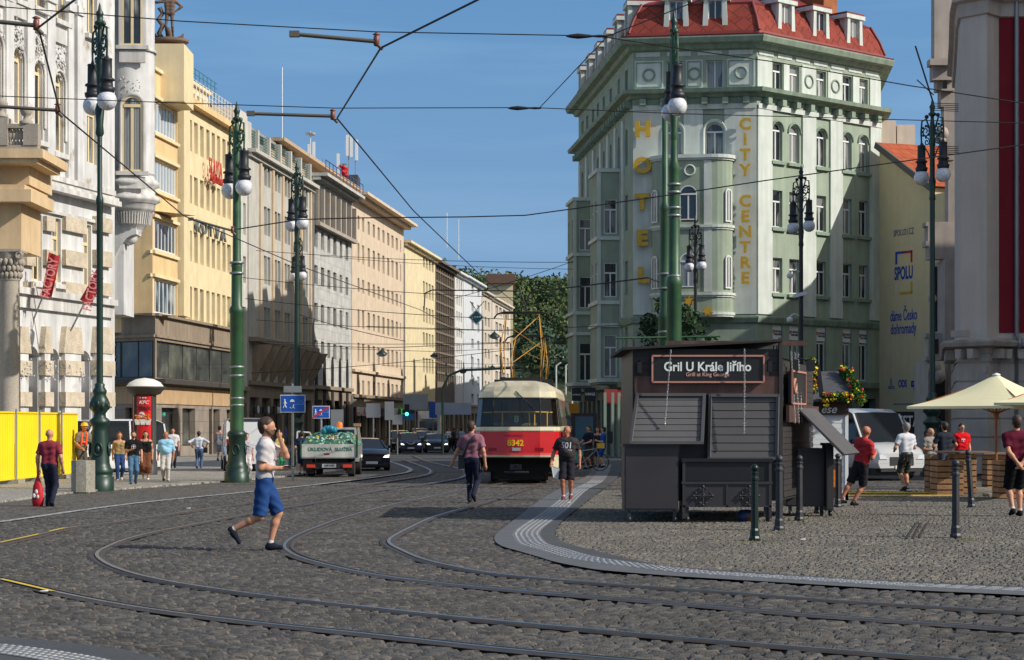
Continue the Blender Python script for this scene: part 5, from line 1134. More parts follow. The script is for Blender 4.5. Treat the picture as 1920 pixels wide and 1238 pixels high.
lamp(444, 58.4, 11.0, LGRN, [(.20, 1.5), (.195, 4.85), (.22, 4.9), (.22, 5.0), (.16, 5.1), (.155, 6.2), (.17, 6.25), (.12, 6.4), (.115, 8.2)], 'thick light green lamp post with two globes, behind the man in white', yaw=122, base='plain', extra=rings((2.2, 2.4, 3.05, 3.3, 4.95, 6.0, 6.3), .2))
lamp(557, 80, 12.1, GRN, [(.13, 2.7), (.12, 5), (.09, 8)], 'dark green double globe lamp post above the blue zone sign', yaw=122)
lamp(559, 108, 12.1, GRN, [(.1, 2.7), (.08, 8)], 'smallest far lamp post whose globes hang just under another lamp', yaw=122)
lamp(1264, 52, 12.3, LGRN, [(.2, 1.5), (.19, 5.2), (.21, 5.25), (.21, 5.4), (.15, 5.5), (.14, 8.2), (.16, 8.25), (.1, 8.45), (.09, 9)], 'thick light green lamp post rising behind the grill kiosk', yaw=95, base='plain', extra=rings((5.25, 5.45, 7.0, 7.2, 7.6, 7.8), .17))
lamp(1304, 100, 12.0, BLK, [(.1, 2.7), (.08, 8)], 'slim black double globe lamp post in front of the hotel oriel', yaw=122)
def cams(t):
    m = MB()
    for z, s in ((7.9, -1), (6.1, -1)): m.tube([(0, 0, z), (s*.3, -.1, z+.1), (s*.45, -.1, z)], .025, 6); m.ball((s*.48, -.12, z-.15), .13, 8)
    parts('camera_dome', m, WHITEP, t); m = MB(); m.bar((-.35, -.2, 6.9), (.2, -.25, 7.05), .14); part('surveillance_camera', m, WHITEP, t)
lamp(1502, 83, 12.3, BLK, [(.1, 2.7), (.085, 9)], 'black double globe lamp post with cameras in front of the hotel side', yaw=122, extra=cams)
def scr(t):
    m = MB(); m.tube([(.05, 0, 12.1), (-.55, 0, 14.0)], .03, 5); m.tube([(.05, 0, 12.4), (-.5, 0, 12.9)], .02, 5)
    for z in (10.5, 11.9):
        for k in range(5): m.tube([(0, 0, z+k*.06), (.9, .2, z+k*.06)], .012, 4)
    parts('bracket', m, BLK, t)
lamp(1748, 66, 12.3, GRN, [(.1, 2.7), (.09, 5), (.085, 9)], 'dark green double globe lamp post by the wooden pallet tables', yaw=122, bscale=1.2, extra=scr)
# second green mast beside the kiosk lamp: overhead line mast
t = thing('wire_mast', 'light green overhead line mast just left of the lamp behind the kiosk', 'mast', (*wxy(1247, 56), 0))
m = MB(); m.lathe([(.2, 0), (.19, 4.6), (.21, 4.65), (.15, 4.8), (.14, 7.6), (.16, 7.65), (.09, 7.8), (.085, 10.6), (0, 10.65)], (0, 0, 0), 16); part('pole', m, LGRN, t); rings((2.6, 3.1, 3.6, 4.2, 5.4, 5.8), .19)(t)
m = MB(); m.tube([(-1.4, -.2, 4.05), (1.5, -.2, 4.1)], .03, 6); part('cross_arm', m, LGRN, t)
# ================= OVERHEAD WIRES =================
WIRE = mat('wire', (.02, .018, .016), .5, .3, var=0); RODM = mat('wire_rod', srgb(110, 104, 92), .5, .3); INS = mat('insulator', srgb(126, 74, 62), .45)
def dw(y, z=5.5): return (z-CH)*FP/(HY-y)
def wire(label, pts, r, sag=0, d=None, n=8, name='overhead_wire', m_=None):
    P = [wp(p[0], p[1], p[2] if len(p) > 2 else (d or dw(p[1]))) for p in pts]; Q = []
    for a, b in zip(P[:-1], P[1:]):
        for k in range(n): t = k/n; q = a.lerp(b, t); q.z -= sag*4*t*(1-t)*(b-a).length; Q.append(q)
    Q.append(P[-1]); m = MB(); m.tube(Q, r, 5); return solo(name, m, m_ or WIRE, label, 'wire', 'overhead tram wires')
wire('thick black contact wire bending at two brown insulators in mid sky', [(960, -35), (895, 0), (714, 90), (632, 222), (775, 395), (905, 520), (985, 583)], .011)
wire('black contact wire bending past the white building and down to the street', [(200, -60), (140, 0), (72, 52), (112, 210), (345, 405), (560, 498), (790, 582), (870, 625)], .011)
wire('topmost thin span wire crossing the whole sky', [(-60, 8, 20.5), (340, 40, 20.5), (706, 60, 20.5), (1080, 67, 20.5), (1135, 70, 20.5)], .006)
wire('thin span wire from the knot left of the hotel roof down to the right edge', [(1135, 70, 20.5), (1300, 95, 20.5), (1450, 116, 20.5), (1700, 160, 20.5), (1990, 205, 20.5)], .006)
wire('thin span wire rising steeply right from the knot over the hotel roof', [(1135, 70, 20.5), (1180, 52, 20.5), (1350, -15, 20.5)], .006)
wire('thin slanting wire joining the two long span wires', [(1012, 202, 25.3), (1135, 72, 20.5)], .006)
wire('second thin span wire crossing the sky at globe height', [(-60, 178, 25.3), (240, 190, 25.3), (628, 203, 25.3), (1000, 202, 25.3), (1260, 213, 25.3), (1990, 233, 25.3)], .006)
wire('sagging black cable looping across from the far lamp to the right edge', [(445, 430, 45), (560, 412, 45), (660, 409, 45), (870, 407, 45), (985, 404, 45), (1080, 391, 45), (1240, 368, 45), (1440, 338, 45), (1640, 310, 45), (1800, 288, 45), (1990, 262, 45)], .014)
wire('lower black feeder cable curving down beside the pantograph', [(795, 582, 62), (797, 550, 62), (810, 544, 62), (975, 546, 62), (985, 572, 62), (990, 590, 62)], .02)
wire('lower black feeder cable reaching from the pantograph to the green mast', [(985, 580, 58), (992, 552, 58), (1005, 546, 58), (1080, 538, 58), (1215, 521, 57), (1245, 533, 56)], .02)
for i, (a, b, dd) in enumerate((((440, 205), (1090, 500), 70), ((480, 470), (1075, 492), 90), ((460, 560), (985, 600), 80), ((450, 520), (1000, 560), 85), ((480, 600), (1000, 620), 95), ((480, 640), (1000, 640), 100), ((600, 480), (1075, 505), 110), ((470, 700), (960, 655), 90), ((560, 590), (760, 640), 75), ((850, 560), (1075, 490), 88))[1:]):
    wire(['thin wire across the street above the tan building', 'thin wire above the tram street, highest over the pantograph', 'thin wire across the street under the loggia floor', 'thin wire across the street level with the diamond sign', 'thin wire across the street level with the pantograph arms', 'thin far wire over the cream building top', 'thin wire rising right from the office consoles', 'short thin wire near the hanging lamps', 'thin wire from the diamond sign up to the hotel corner'][i], [(*a, dd), (*b, dd-4)], .013, sag=.01)
def rod(label, a, b, d, r=.022, ins=True):
    A, B = wp(*a, d), wp(*b, d); t = thing('insulated_rod', label, 'insulator rod', A, group='insulated rods in the overhead wires'); m = MB(); m.tube([(0, 0, 0), B-A], r, 7); part('rod', m, RODM, t)
    m = MB(); m.lathe([(.012, -.05), (.03, -.04), (.03, .05), (.02, .06), (.045, .07), (.012, .09)], tuple(B-A), 8); part('insulator', m, INS, t)
    m = MB(); m.tube([B-A+Vector((0, 0, -.02)), B-A+Vector((.06, 0, -.08))], .02, 5); m.box(-.05, .05, -.03, .03, -.03, .03); parts('clamp', m, RODM, t)
rod('brown wire arm with insulator, highest in the sky', (552, 64), (706, 78), 20.5); rod('wire arm reaching from the thick green lamp post to the insulator', (470, 213), (624, 218), 25.3); rod('wire arm across the upper white facade', (-30, 38), (68, 48), 19.4); rod('wire arm over the balcony urns', (-30, 198), (108, 207), 24.7)
rod('wire arm above the grey KOTVA letters'.replace('KOTVA', 'wall'), (358, 411), (436, 433), 38)
for px, py, dd, lab in ((1102, 68, 20.5, 'dark turnbuckle on the topmost span wire left of the hotel roof'), (985, 203, 25.3, 'dark turnbuckle on the second span wire in mid sky')):
    m = MB(); m.lathe([(.006, -.22), (.018, -.18), (.028, -.1), (.018, 0), (.01, .05), (.016, .12), (.01, .2)], (0, 0, 0), 8); solo('turnbuckle', m, WIRE, lab, 'turnbuckle', 'span wire turnbuckles', wp(px, py, dd), (0, R(90), 0))
# hanging street lamps
for px, py, dd, s, lab in ((716, 663, 95, .5, 'dark dome lamp hanging before the tan building'), (927, 630, 95, .55, 'largest dark dome lamp hanging under the diamond sign'), (814, 667, 130, .5, 'dark dome lamp hanging before the cream building'), (868, 697, 150, .5, 'lowest small dome lamp hanging over the street'), (923, 690, 150, .5, 'small dome lamp hanging near the tram roof')):
    t = thing('hanging_lamp', lab, 'street lamp', wp(px, py, dd), group='dome lamps hung over the street'); m = MB(); m.lathe([(.02, .24), (.05, .17), (.11, .12), (.25, .01), (.26, -.03)], (0, 0, 0), 14); part('shade', m, GRN, t)
    m = MB(); m.lathe([(.25, -.03), (.2, -.1), (.1, -.14), (0, -.16)], (0, 0, 0), 14); part('lens', m, mat('lamp_lens', (.35, .36, .36), .2), t); m = MB(); m.tube([(-6, 0, .45), (0, 0, .26), (6, 0, .5)], .015, 4); part('hanger', m, WIRE, t)
# diamond sign
t = thing('diamond_sign', 'teal diamond tram sign with four white dots hung over the street', 'sign', wp(893, 595, 78)); m = MB(); s = .31
m.prism([(0, -s), (s, 0), (0, s), (-s, 0)], 0, .03); part('board', m, WHITEP, t); m = MB(); s = .25; m.prism([(0, -s), (s, 0), (0, s), (-s, 0)], -.012, -.004); part('face', m, mat('teal_sign', srgb(22, 96, 96), .5), t)
m = MB(); [m.lathe([(.042, 0), (.04, .01), (0, .01)], (0, 0, 0), 10) for _ in ()]
for k in range(4): m.tube([(-.15+k*.1, -.012, .0-.02+.013*k), (-.15+k*.1, -.022, -.02+.013*k)], .036, 10)
part('dots', m, WHITEP, t); m = MB(); m.tube([(-.02, .05, .3), (-.25, .05, .62)], .015, 4); m.tube([(.02, .05, .3), (.3, .05, .62)], .015, 4); m.tube([(.25, .05, -.1), (.25, .05, -4.2)], .02, 4); part('hanger', m, WIRE, t)
# ================= STREET FURNITURE =================
YEP = mat('yellow_sheet', srgb(240, 208, 26), .45, var=.06); WOOD = mat('pallet_wood', srgb(176, 132, 92), .8, var=.35, vscale=2, streak=.2, bump=.4, bscale=30, fine=.15); WOOD2 = mat('umbrella_wood', srgb(170, 96, 44), .5, var=.2)
CONC = mat('concrete', srgb(158, 152, 138), .9, var=.2, vscale=6, bump=.8, bscale=50, fine=.25)
# yellow hoarding
ft = thing('hoarding', 'bright yellow corrugated site hoarding with grey posts on concrete feet', 'hoarding', gp(-40, 917))
a, b = gp(-60, 920), gp(146, 897); dv = (b-a); L = dv.length; an_ = math.atan2(dv.y, dv.x); M0 = Matrix.Translation(a-ft.location) @ Matrix.Rotation(an_, 4, 'Z')
cuts = [0, .10, .375, .59, .81, 1.0]
for i in range(5):
    u0, u1 = L*cuts[i]+.02, L*cuts[i+1]-.02; m = MB(); m.M = M0; n = int((u1-u0)/.06); vs = []
    for k in range(n+1):
        y = (0, 0, .025, .025)[k % 4]; u = u0+(u1-u0)*k/n; vs += [(u, y, .18), (u, y, 2.02)]
    m.add(vs, [(2*k, 2*k+2, 2*k+3, 2*k+1) for k in range(n)]); m.box(u0, u1, -.02, .0, 1.98, 2.03); m.box(u0, u1, -.02, 0, .16, .2); part('panel', m, YEP, ft)
m = MB(); m.M = M0
for c in cuts[1:-1]: m.tube([(L*c, -.05, 0), (L*c, -.05, 2.1)], .025, 6)
parts('post', m, STEEL, ft); m = MB(); m.M = M0
for c in cuts[1:-1]: m.box(L*c-.35, L*c+.35, -.2, .15, 0.05, .17)
parts('foot', m, CONC, ft)
# bin
p = gp(156, 925); m = MB(); w2 = .26
m.plan([(-w2, -.15), (-.12, -w2), (.12, -w2), (w2, -.15), (w2, .15), (.12, w2), (-.12, w2), (-w2, .15)], .03, .80); m.plan([(-.2, -.2), (.2, -.2), (.2, .2), (-.2, .2)], 0, .04)
solo('litter_bin', m, CONC, 'rough concrete litter bin with cut corners beside the green lamp base', 'bin', None, p)
# advertising column
t = thing('advertising_column', 'round advertising column with red food poster and pale domed roof', 'advertising column', gp(272, 893)); d = t.location.y
m = MB(); m.lathe([(.40, 0), (.40, .35), (.36, .38), (.36, 2.7)], (0, 0, 0), 24); part('drum', m, mat('anthracite', srgb(60, 60, 60), .5), t)
m = MB(); m.lathe([(.38, 2.62), (.5, 2.66), (.56, 2.75), (.70, 2.85), (.72, 2.88), (.6, 2.9)], (0, 0, 0), 24); part('roof_rim', m, mat('dark_bronze', srgb(66, 64, 54), .5), t)
m = MB(); m.lathe([(.6, 2.9), (.5, 3.03), (.3, 3.13), (0, 3.18)], (0, 0, 0), 24)
for k in range(14): q = R(k*360/14); m.bar((.42*math.cos(q), .42*math.sin(q), 2.70), (.56*math.cos(q), .56*math.sin(q), 2.8), .1, .012)
part('dome', m, mat('dome_white', srgb(226, 224, 214), .4), t)
m = MB(); m.lathe([(.385, .55), (.385, 2.58)], (0, 0, 0), 14, a0=-122, a1=-48); pr = part('poster', m, mat('poster_red', srgb(206, 22, 30), .35, var=.05), t)
m = MB(); m.lathe([(.385, .55), (.385, 2.58)], (0, 0, 0), 8, a0=-172, a1=-142); part('poster', m, _m['poster_red'], t)
for q in (-126, -44, -176, -138): m = MB(); c = (.39*math.cos(R(q)), .39*math.sin(R(q))); m.tube([(*c, .4), (*c, 2.62)], .02, 6); part('frame', m, _m['dark_bronze'], t)
for z0 in (2.38, .98):
    text('lettering', 'KFC', .15, WTXT, pr, (.03, -.40, z0), 0, ext=.003, bold=.02, shear=.25, sx=1.15); text('lettering', 'KYBLÍK', .17, BLACK, pr, (0, -.40, z0-.2), 0, ext=.003, bold=.025)
    m = MB(); [m.box(-.11+k*.085, -.06+k*.085, -.402, -.396, z0+.13, z0+.17) for k in range(3)]; part('emblem', m, WTXT, pr)
FRY = mat('fried_orange', srgb(226, 130, 40), .6, var=.4, vscale=14)
for z0 in (1.78, .42):
    if z0 < .5: z0 = .52
    m = MB()
    for s in (-1, 0, 1): m.k = 0; m.prism([(s*.17-.085+.02, z0-.12), (s*.17+.085-.02, z0-.12), (s*.17+.1, z0+.06), (s*.17-.1, z0+.06)], -.402-.008*(s == 0), -.392)
    part('bucket', m, mat('bucket_white', srgb(226, 222, 214), .5, var=.3, vscale=20), pr); m = MB()
    for k in range(46): m.ball((rnd.uniform(-.25, .25), -.395, z0+.06+rnd.uniform(0, .14)), rnd.uniform(.018, .035), 5)
    part('food', m, FRY, pr); m = MB(); m.tube([(-.03, -.398, z0+.2), (-.03, -.408, z0+.2)], .095, 14); part('price_disc', m, WTXT, pr)
    text('lettering', '99,-', .1, REDP, pr, (-.03, -.412, z0+.2), 0, ext=.003, bold=.02)
# statue-side cannon-like camouflage barrel beside the column
# bollards
CAST = mat('cast_iron', srgb(58, 58, 62), .5, .3, var=.25, vscale=4); CASTG = mat('cast_iron_green', srgb(20, 40, 34), .35, .2, var=.2)
_b = MB(); _b.lathe([(.085, 0), (.085, .03), (.07, .06), (.066, .14), (.055, .17), (.052, .86), (.066, .87), (.066, .90), (.05, .92), (.05, .95), (.062, .96), (.062, .98), (.03, 1.0)], (0, 0, 0), 8, smooth=False); _b.ball((0, 0, 1.04), .058, 12); BME, BMG = _b.mesh(CAST), _b.mesh(CASTG)
for px, y0, y1, lab, me in ((1415, 872, 1015, 'nearest bollard, dark green, standing before the grill cart', BMG), (1461, 855, 996, 'dark iron bollard second from the kiosk corner', BME), (1499, 855, 978, 'dark iron bollard third along the kiosk side', BME), (1534, 850, 965, 'dark iron bollard beside the menu board of the kiosk', BME), (1571, 852, 953, 'farthest bollard, by the red-shirted man leaning', BME), (1792, 863, 1010, 'bollard in front of the pallet crates', BME), (1822, 845, 953, 'slightly leaning bollard right of the pallet crates', BME)):
    p = gp(px, y1-2); h = (y1-y0)*p.y/FP; o = part('bollard', me, None, None, p); o['label'] = lab; o['category'] = 'bollard'; o['group'] = 'bollards around the square'; o.scale = (h/1.1,)*3
    if px == 1822: o.rotation_euler = (0, R(-4), 0)
# zone signs
SBLUE = mat('sign_blue', srgb(24, 84, 178), .4, var=.05)
def zone(px, py, d, w_, h_, label, slash, group=None, tilt=0):
    t = thing('road_sign', label, 'road sign', (*wxy(px, d), 0), group='blue residential zone signs'); z = zz(py, d)
    m = MB(); m.tube([(0, .05, 0), (0, .05, z+h_/2)], .035, 8); part('pole', m, STEEL, t)
    m = MB(); m.box(-w_/2, w_/2, 0, .02, z-h_/2, z+h_/2); bd = part('board', m, WHITEP, t); m = MB(); m.box(-w_/2+.02, w_/2-.02, -.006, -.001, z-h_/2+.02, z+h_/2-.02); part('face', m, SBLUE, bd)
    s = w_; m = MB(); y0 = -.012
    def B(a, b, t_): m.bar((a[0]*s, y0, z+a[1]*s), (b[0]*s, y0, z+b[1]*s), t_*s, .006, up=(0, 1, 0)) if False else m.tube([(a[0]*s, y0, z+a[1]*s), (b[0]*s, y0, z+b[1]*s)], t_*s/2, 5)
    x = -.32
    m.tube([(x*s, -.008, z+.15*s), (x*s, -.016, z+.15*s)], .035*s, 8); B((x, .11), (x, -.02), .06); B((x, -.02), (x-.06, -.17), .035); B((x, -.02), (x+.06, -.17), .035); B((x, .08), (x+.08, 0), .025); B((x, .08), (x-.07, .0), .025)
    x = 0; m.box((x-.11)*s, (x+.07)*s, -.016, -.008, z+.07*s, z+.12*s); m.prism([((x-.08)*s, z+.12*s), ((x+.04)*s, z+.12*s), ((x+.02)*s, z+.17*s), ((x-.06)*s, z+.17*s)], -.016, -.008)
    x = .03; m.tube([(x*s, -.008, z-.06*s), (x*s, -.016, z-.06*s)], .025*s, 8); B((x, -.08), (x-.03, -.14), .035); B((x-.03, -.14), (x-.08, -.2), .02); B((x-.03, -.14), (x+.04, -.19), .02); m.tube([((x-.13)*s, -.008, z-.16*s), ((x-.13)*s, -.016, z-.16*s)], .02*s, 8)
    part('pictogram', m, WTXT, bd); m = MB(); x = .32
    B((x-.1, .02), (x-.1, -.03), .02); B((x-.1, .05), (x, .15), .02); B((x, .15), (x+.1, .05), .02); B((x+.1, .05), (x+.1, -.03), .02); B((x-.25, -.03), (x+.14, -.03), .02); B((x-.03, -.03), (x-.03, .05), .02); B((x+.04, -.03), (x+.04, .05), .02)
    part('pictogram', m, mat('sign_light_blue', srgb(90, 160, 220), .5), bd)
    if slash: m = MB(); m.bar((-w_*.46, -.022, z-h_*.42), (w_*.46, -.022, z+h_*.42), .02, .05); part('slash', m, mat('sign_red', srgb(205, 30, 40), .4), bd)
    return t
zone(549, 757, 60, .74, .52, 'larger blue residential zone sign in front of the dark lamp base', False); zone(602, 773, 68, .58, .42, 'smaller blue zone sign crossed out in red', True)
m = MB(); pz = wxy(548, 61); m.tube([(0, .06, 0), (0, .06, 2.9)], .03, 6); t = thing('back_of_sign', 'grey back of a road sign above the blue zone sign', 'road sign', (*pz, 0)); part('pole', m, STEEL, t); m = MB(); m.box(-.26, .28, 0, .02, zz(736, 61), zz(724, 61)); part('board', m, STEEL, t)
# digital poster panel by the tram
t = thing('poster_panel', 'tall black lit poster panel behind the man in the black printed shirt', 'poster panel', gp(1095, 872)); m = MB(); d = t.location.y; w2 = 24*d/FP; m.box(-w2, w2, 0, .3, 0, zz(775, d)); part('case', m, BLACK, t)
m = MB(); m.box(-w2*.68, w2*.72, -.012, -.004, .5, zz(781, d)); part('screen', m, mat('poster_screen', (.01, .05, .07), .3, var=.5, vscale=1.5, col2=(.05, .01, .06), c2s=1.2, emit=.25), t)
# ================= KIOSK =================
KB = mat('charcoal_board', srgb(54, 51, 51), .55, var=.15, vscale=2, bump=.2, bscale=30, spec=.4); KG = mat('shutter_grey', srgb(88, 86, 87), .5, var=.12, vscale=2, spec=.4); COP = mat('oxidised_copper', srgb(104, 76, 68), .5, .35, var=.3, vscale=3, streak=.4); KM = mat('cart_metal', srgb(66, 63, 65), .42, .35, var=.15, vscale=1.5); CHAIN = mat('chain_steel', (.5, .5, .5), .35, .9, var=0)
DK_ = 35.3; kt = thing('grill_kiosk', 'closed charcoal wooden grill kiosk with white lettered sign and hanging chains', 'kiosk', (*wxy(1325, DK_), 0)); ko = kt.location
def kx(px, d=DK_): return (px-960)*d/FP-ko.x
def kz(py, d=DK_): return zz(py, d)
m = MB(); m.box(kx(1188), kx(1462), 0, 4, .35, kz(655)); part('core', m, BLACK, kt)
m = MB(); y = 655; n = 6
for k in range(4): m.box(kx(1190), kx(1461), -.05-.006*(k % 2), -.003, kz(668+k*13.5)+.004, kz(654.5+k*13.5)-.004)
parts('board', m, KB, kt)
m = MB(); m.prism([(kx(1190), kz(741)), (kx(1460), kz(741)), (kx(1461), kz(706)), (kx(1188), kz(706))], -.09, -.06); part('copper_strip', m, COP, kt)
m = MB(); m.box(kx(1222), kx(1430), -.16, -.095, kz(717), kz(668)); sg = part('sign', m, BLACK, kt)
m = MB(); a, b, c, e = kx(1222), kx(1430), kz(717), kz(668)
for q in (((a, c), (b, c)), ((a, e), (b, e)), ((a, c), (a, e)), ((b, c), (b, e))): m.bar((q[0][0], -.17, q[0][1]), (q[1][0], -.17, q[1][1]), .03, .03)
part('sign_frame', m, mat('rose_frame', srgb(186, 130, 112), .5), sg)
text('lettering', 'Gril U Krále Jiřího', .222, mat('sign_white', srgb(232, 236, 232), .5, var=0), sg, ((a+b)/2-.01, -.166, kz(689)), 0, ext=.004, bold=.022, sx=.925)
text('lettering', 'Grill at King George', .095, mat('sign_rose', srgb(206, 160, 146), .5, var=0), sg, ((a+b)/2-.01, -.166, kz(703)), 0, ext=.003, bold=.012, sx=.96)
def shutter(x0t, x1t, x0b, x1b, y0, y1, yb, label=None):
    """tilted louvred flap: top edge at the wall, lower edge pushed out by yb"""
    m = MB(); n = 8; P = lambda s, t: Vector((kx(x0t)*(1-t)+kx(x0b)*t+((kx(x1t)-kx(x0t))*(1-t)+(kx(x1b)-kx(x0b))*t)*s, -.1-yb*t, kz(y0)+(kz(y1)-kz(y0))*t))
    for k in range(n):
        a0, a1 = k/n+.006, (k+1)/n-.006; m.add([P(0, a0), P(1, a0), P(1, a1)-Vector((0, .008, 0)), P(0, a1)-Vector((0, .008, 0)), P(0, a0)+Vector((0, .03, 0)), P(1, a0)+Vector((0, .03, 0)), P(1, a1)+Vector((0, .03, 0)), P(0, a1)+Vector((0, .03, 0))], [(0, 3, 2, 1), (4, 5, 6, 7), (0, 1, 5, 4), (1, 2, 6, 5), (2, 3, 7, 6), (3, 0, 4, 7)])
    for s in (0.02, .98): m.bar(P(s, 0)-Vector((0, .035, 0)), P(s, 1)-Vector((0, .035, 0)), .05, .05)
    for t in (.015, .985): m.bar(P(0, t)-Vector((0, .035, 0)), P(1, t)-Vector((0, .035, 0)), .05, .05)
    return part('shutter', m, KG, kt, label=label)
shutter(1192, 1322, 1176, 1314, 739, 831, .38, 'left shutter flap, pushed outward at its foot'); shutter(1328, 1459, 1325, 1456, 740, 861, .06)
def chain(p0, p1, name='chain'):
    m = MB(); a, b = Vector(p0), Vector(p1); n = int((b-a).length/.028)
    for k in range(n):
        c = a.lerp(b, (k+.5)/n); m.torus((c.x, c.y, c.z), .013, .0045, 8, 4, 'y' if k % 2 else 'x', 1.5)
    part(name, m, CHAIN, kt)
chain((kx(1255), -.32, kz(658)), (kx(1243), -.42, kz(798))); chain((kx(1392), -.32, kz(656)), (kx(1391), -.34, kz(813)))
m = MB(); m.bar((kx(1255), -.32, kz(658)), (kx(1255), -.05, kz(658)), .02); m.bar((kx(1392), -.32, kz(656)), (kx(1392), -.05, kz(656)), .02); m.ball((kx(1243), -.42, kz(795)), .022, 8); parts('hook', m, CHAIN, kt)
m = MB(); m.prism([(kx(1166), kz(657)), (kx(1464), kz(641.5)), (kx(1464), kz(638)), (kx(1166), kz(652.5))], -.25, 4.2); part('roof', m, mat('roof_felt', srgb(40, 38, 40), .8), kt)
m = MB(); m.box(kx(1248, 39), kx(1505, 39), 3.2, 3.35, kz(650, 39), kz(641, 39)); part('roof_fascia', m, COP, kt)
m = MB(); m.box(kx(1186), kx(1190), -.06, .1, .3, kz(634)); m.box(kx(1459), kx(1466), -.12, .0, .02, kz(634)); parts('post', m, KB, kt)
m = MB()
for px, py in ((1198, 690), (1441, 688)): m.box(kx(px-4), kx(px+4), -.22, -.1, kz(py+10), kz(py-10)); m.tube([(kx(px), -.16, kz(py-8)), (kx(px), -.05, kz(py-14))], .01, 5)
parts('floodlight', m, BLACK, kt)
# right flank of the kiosk, running back
S = Matrix.Translation((kx(1464), 0, 0)) @ Matrix.Rotation(math.atan2(4, 1.2), 4, 'Z'); m = MB(); m.M = S
for k in range(22): m.box(.05, 3.9, .0+.005*(k % 2), .04, .4+k*.105, .4+k*.105+.098)
m.box(.05, 3.9, .04, .3, .35, 2.8); part('side_wall', m, KB, kt)
m = MB(); m.M = S; m.box(.3, 1.9, -.14, -.08, 2.05, 2.62); s2 = part('sign', m, BLACK, kt); m = MB(); m.M = S
for q in (((.3, 2.05), (1.9, 2.05)), ((.3, 2.62), (1.9, 2.62)), ((.3, 2.05), (.3, 2.62)), ((1.9, 2.05), (1.9, 2.62))): m.bar((q[0][0], -.15, q[0][1]), (q[1][0], -.15, q[1][1]), .03, .03)
m.torus((.62, -.15, 2.36), .12, .03, 14, 5); part('sign_frame', m, _m['rose_frame'], s2)
m = MB(); m.M = S; m.prism([(.2, 1.72), (3.8, 1.72), (3.8, 2.02), (.2, 2.02)], -.12, -.06); part('copper_strip', m, COP, kt)
# propped side shutters (dark flap seen edge-on) and back floodlights
m = MB(); m.M = S; m.add([(1.2, -.1, 2.0), (3.4, -.1, 2.0), (3.4, -.95, 1.15), (1.2, -.95, 1.15), (1.2, -.06, 2.0), (3.4, -.06, 2.0), (3.4, -.91, 1.12), (1.2, -.91, 1.12)], [(0, 1, 2, 3), (7, 6, 5, 4), (3, 2, 6, 7), (0, 3, 7, 4), (1, 5, 6, 2)]); part('shutter', m, KG, kt)
m = MB(); 
for px in (1487, 1518): m.box(kx(px-7, 36), kx(px+7, 36), .5, .64, kz(697, 36), kz(675, 36)); m.tube([(kx(px, 36), .6, kz(678, 36)), (kx(px, 36)-.2, .7, kz(672, 36))], .015, 5)
parts('floodlight', m, BLACK, kt)
for x, s_ in ((1480, .5), (1493, .9), (1505, 1.3)): chain((kx(x, 36), s_, kz(660, 36)), (kx(x+8, 36), s_, kz(795, 36)))
# carts
def cart(px0, px1, y0, y1, d, th, label, orn=False, cat='cart', m_=None):
    t = thing('grill_cart' if orn else 'metal_cart', label, cat, (*wxy((px0+px1)/2, d), 0)); x0, x1 = (px0-(px0+px1)/2)*d/FP, (px1-(px0+px1)/2)*d/FP
    Z = lambda y: zz(y, d); m = MB()
    if not orn:
        m.box(x0, x1, 0, th, Z(y1), Z(y0)); m.box(x0-.03, x1+.01, -.02, th+.02, Z(y0)+.001, Z(y0)+.05); part('body', m, m_ or KM, t); m = MB(); m.box(x0+.02, x1-.02, -.015, -.003, Z(y1)+.03, Z(y0)-.03); part('front_panel', m, m_ or KM, t)
    else:
        m.box(x0, x1, 0, th, Z(902), Z(864)); m.box(x0-.02, x1+.03, -.05, .2, Z(866), Z(860)); part('fire_tray', m, BLACK, t)
        m = MB(); m.box(x0, x1, -.01, th, Z(y1), Z(908)); m.box(x0-.02, x1+.02, -.04, .1, Z(908), Z(903)); m.box((x0+x1)/2-.02, (x0+x1)/2+.02, -.03, -.011, Z(y1), Z(908)); m.box(x0, x1, -.03, -.011, Z(y1), Z(y1)+.03); part('panel', m, KM, t)
        for cx in ((x0*.52+x1*.0)-.02, x1*.5+.0):
            cz = (Z(y1)+Z(908))/2; m = MB(); m.torus((cx, -.05, cz), .03, .012, 12, 5); m.ball((cx, -.05, cz), .018, 8)
            for k in range(4):
                a = R(45+90*k+45); dx, dz = math.cos(a), math.sin(a); ex, ez = cx+dx*.16, cz+dz*.16; m.tube([(cx+dx*.03, -.05, cz+dz*.03), (ex, -.05, ez)], .013, 5); m.ball((ex, -.05, ez), .02, 6)
                for s in (-1, 1):
                    nx_, nz_ = -dz*s, dx*s; pts = [(ex+dx*.02*math.cos(j*.8)-dx*.05*(j/7)+nx_*.055*(j/7)**.7, -.05, ez-.0+dz*.02*math.cos(j*.8)-dz*.05*(j/7)+nz_*.055*(j/7)**.7) for j in range(8)]; m.tube(pts, .009, 5); m.ball(pts[-1], .017, 6)
            part('ornament', m, CAST, t)
        m = MB()
        for x in (x0+.02, x1-.02): m.box(x-.025, x+.025, -.03, .03, .06, Z(864)); m.box(x-.025, x+.025, th-.05, th, .06, Z(864))
        parts('leg', m, KM, t)
    m = MB()
    for x in (x0+.07, x1-.07): m.tube([(x, .05, .05), (x+.03, .06, .05)], .05, 10); m.box(x-.02, x+.04, .03, .09, .07, max(.1, Z(y1)))
    parts('castor', m, CAST, t); return t
cart(1171, 1272, 838, 957, 34.9, .8, 'plain dark box cart on castors at the left kiosk corner')
cart(1280, 1446, 865, 951, 34.9, .7, 'grill cart with two scroll crosses under the shut kiosk front', True)
cart(1474, 1547, 846, 950, 37.2, 1.0, 'dark cart parked along the right side of the kiosk'); cart(1549, 1563, 836, 958, 37.0, .5, 'narrow cart end with menu strip beside the bollards')
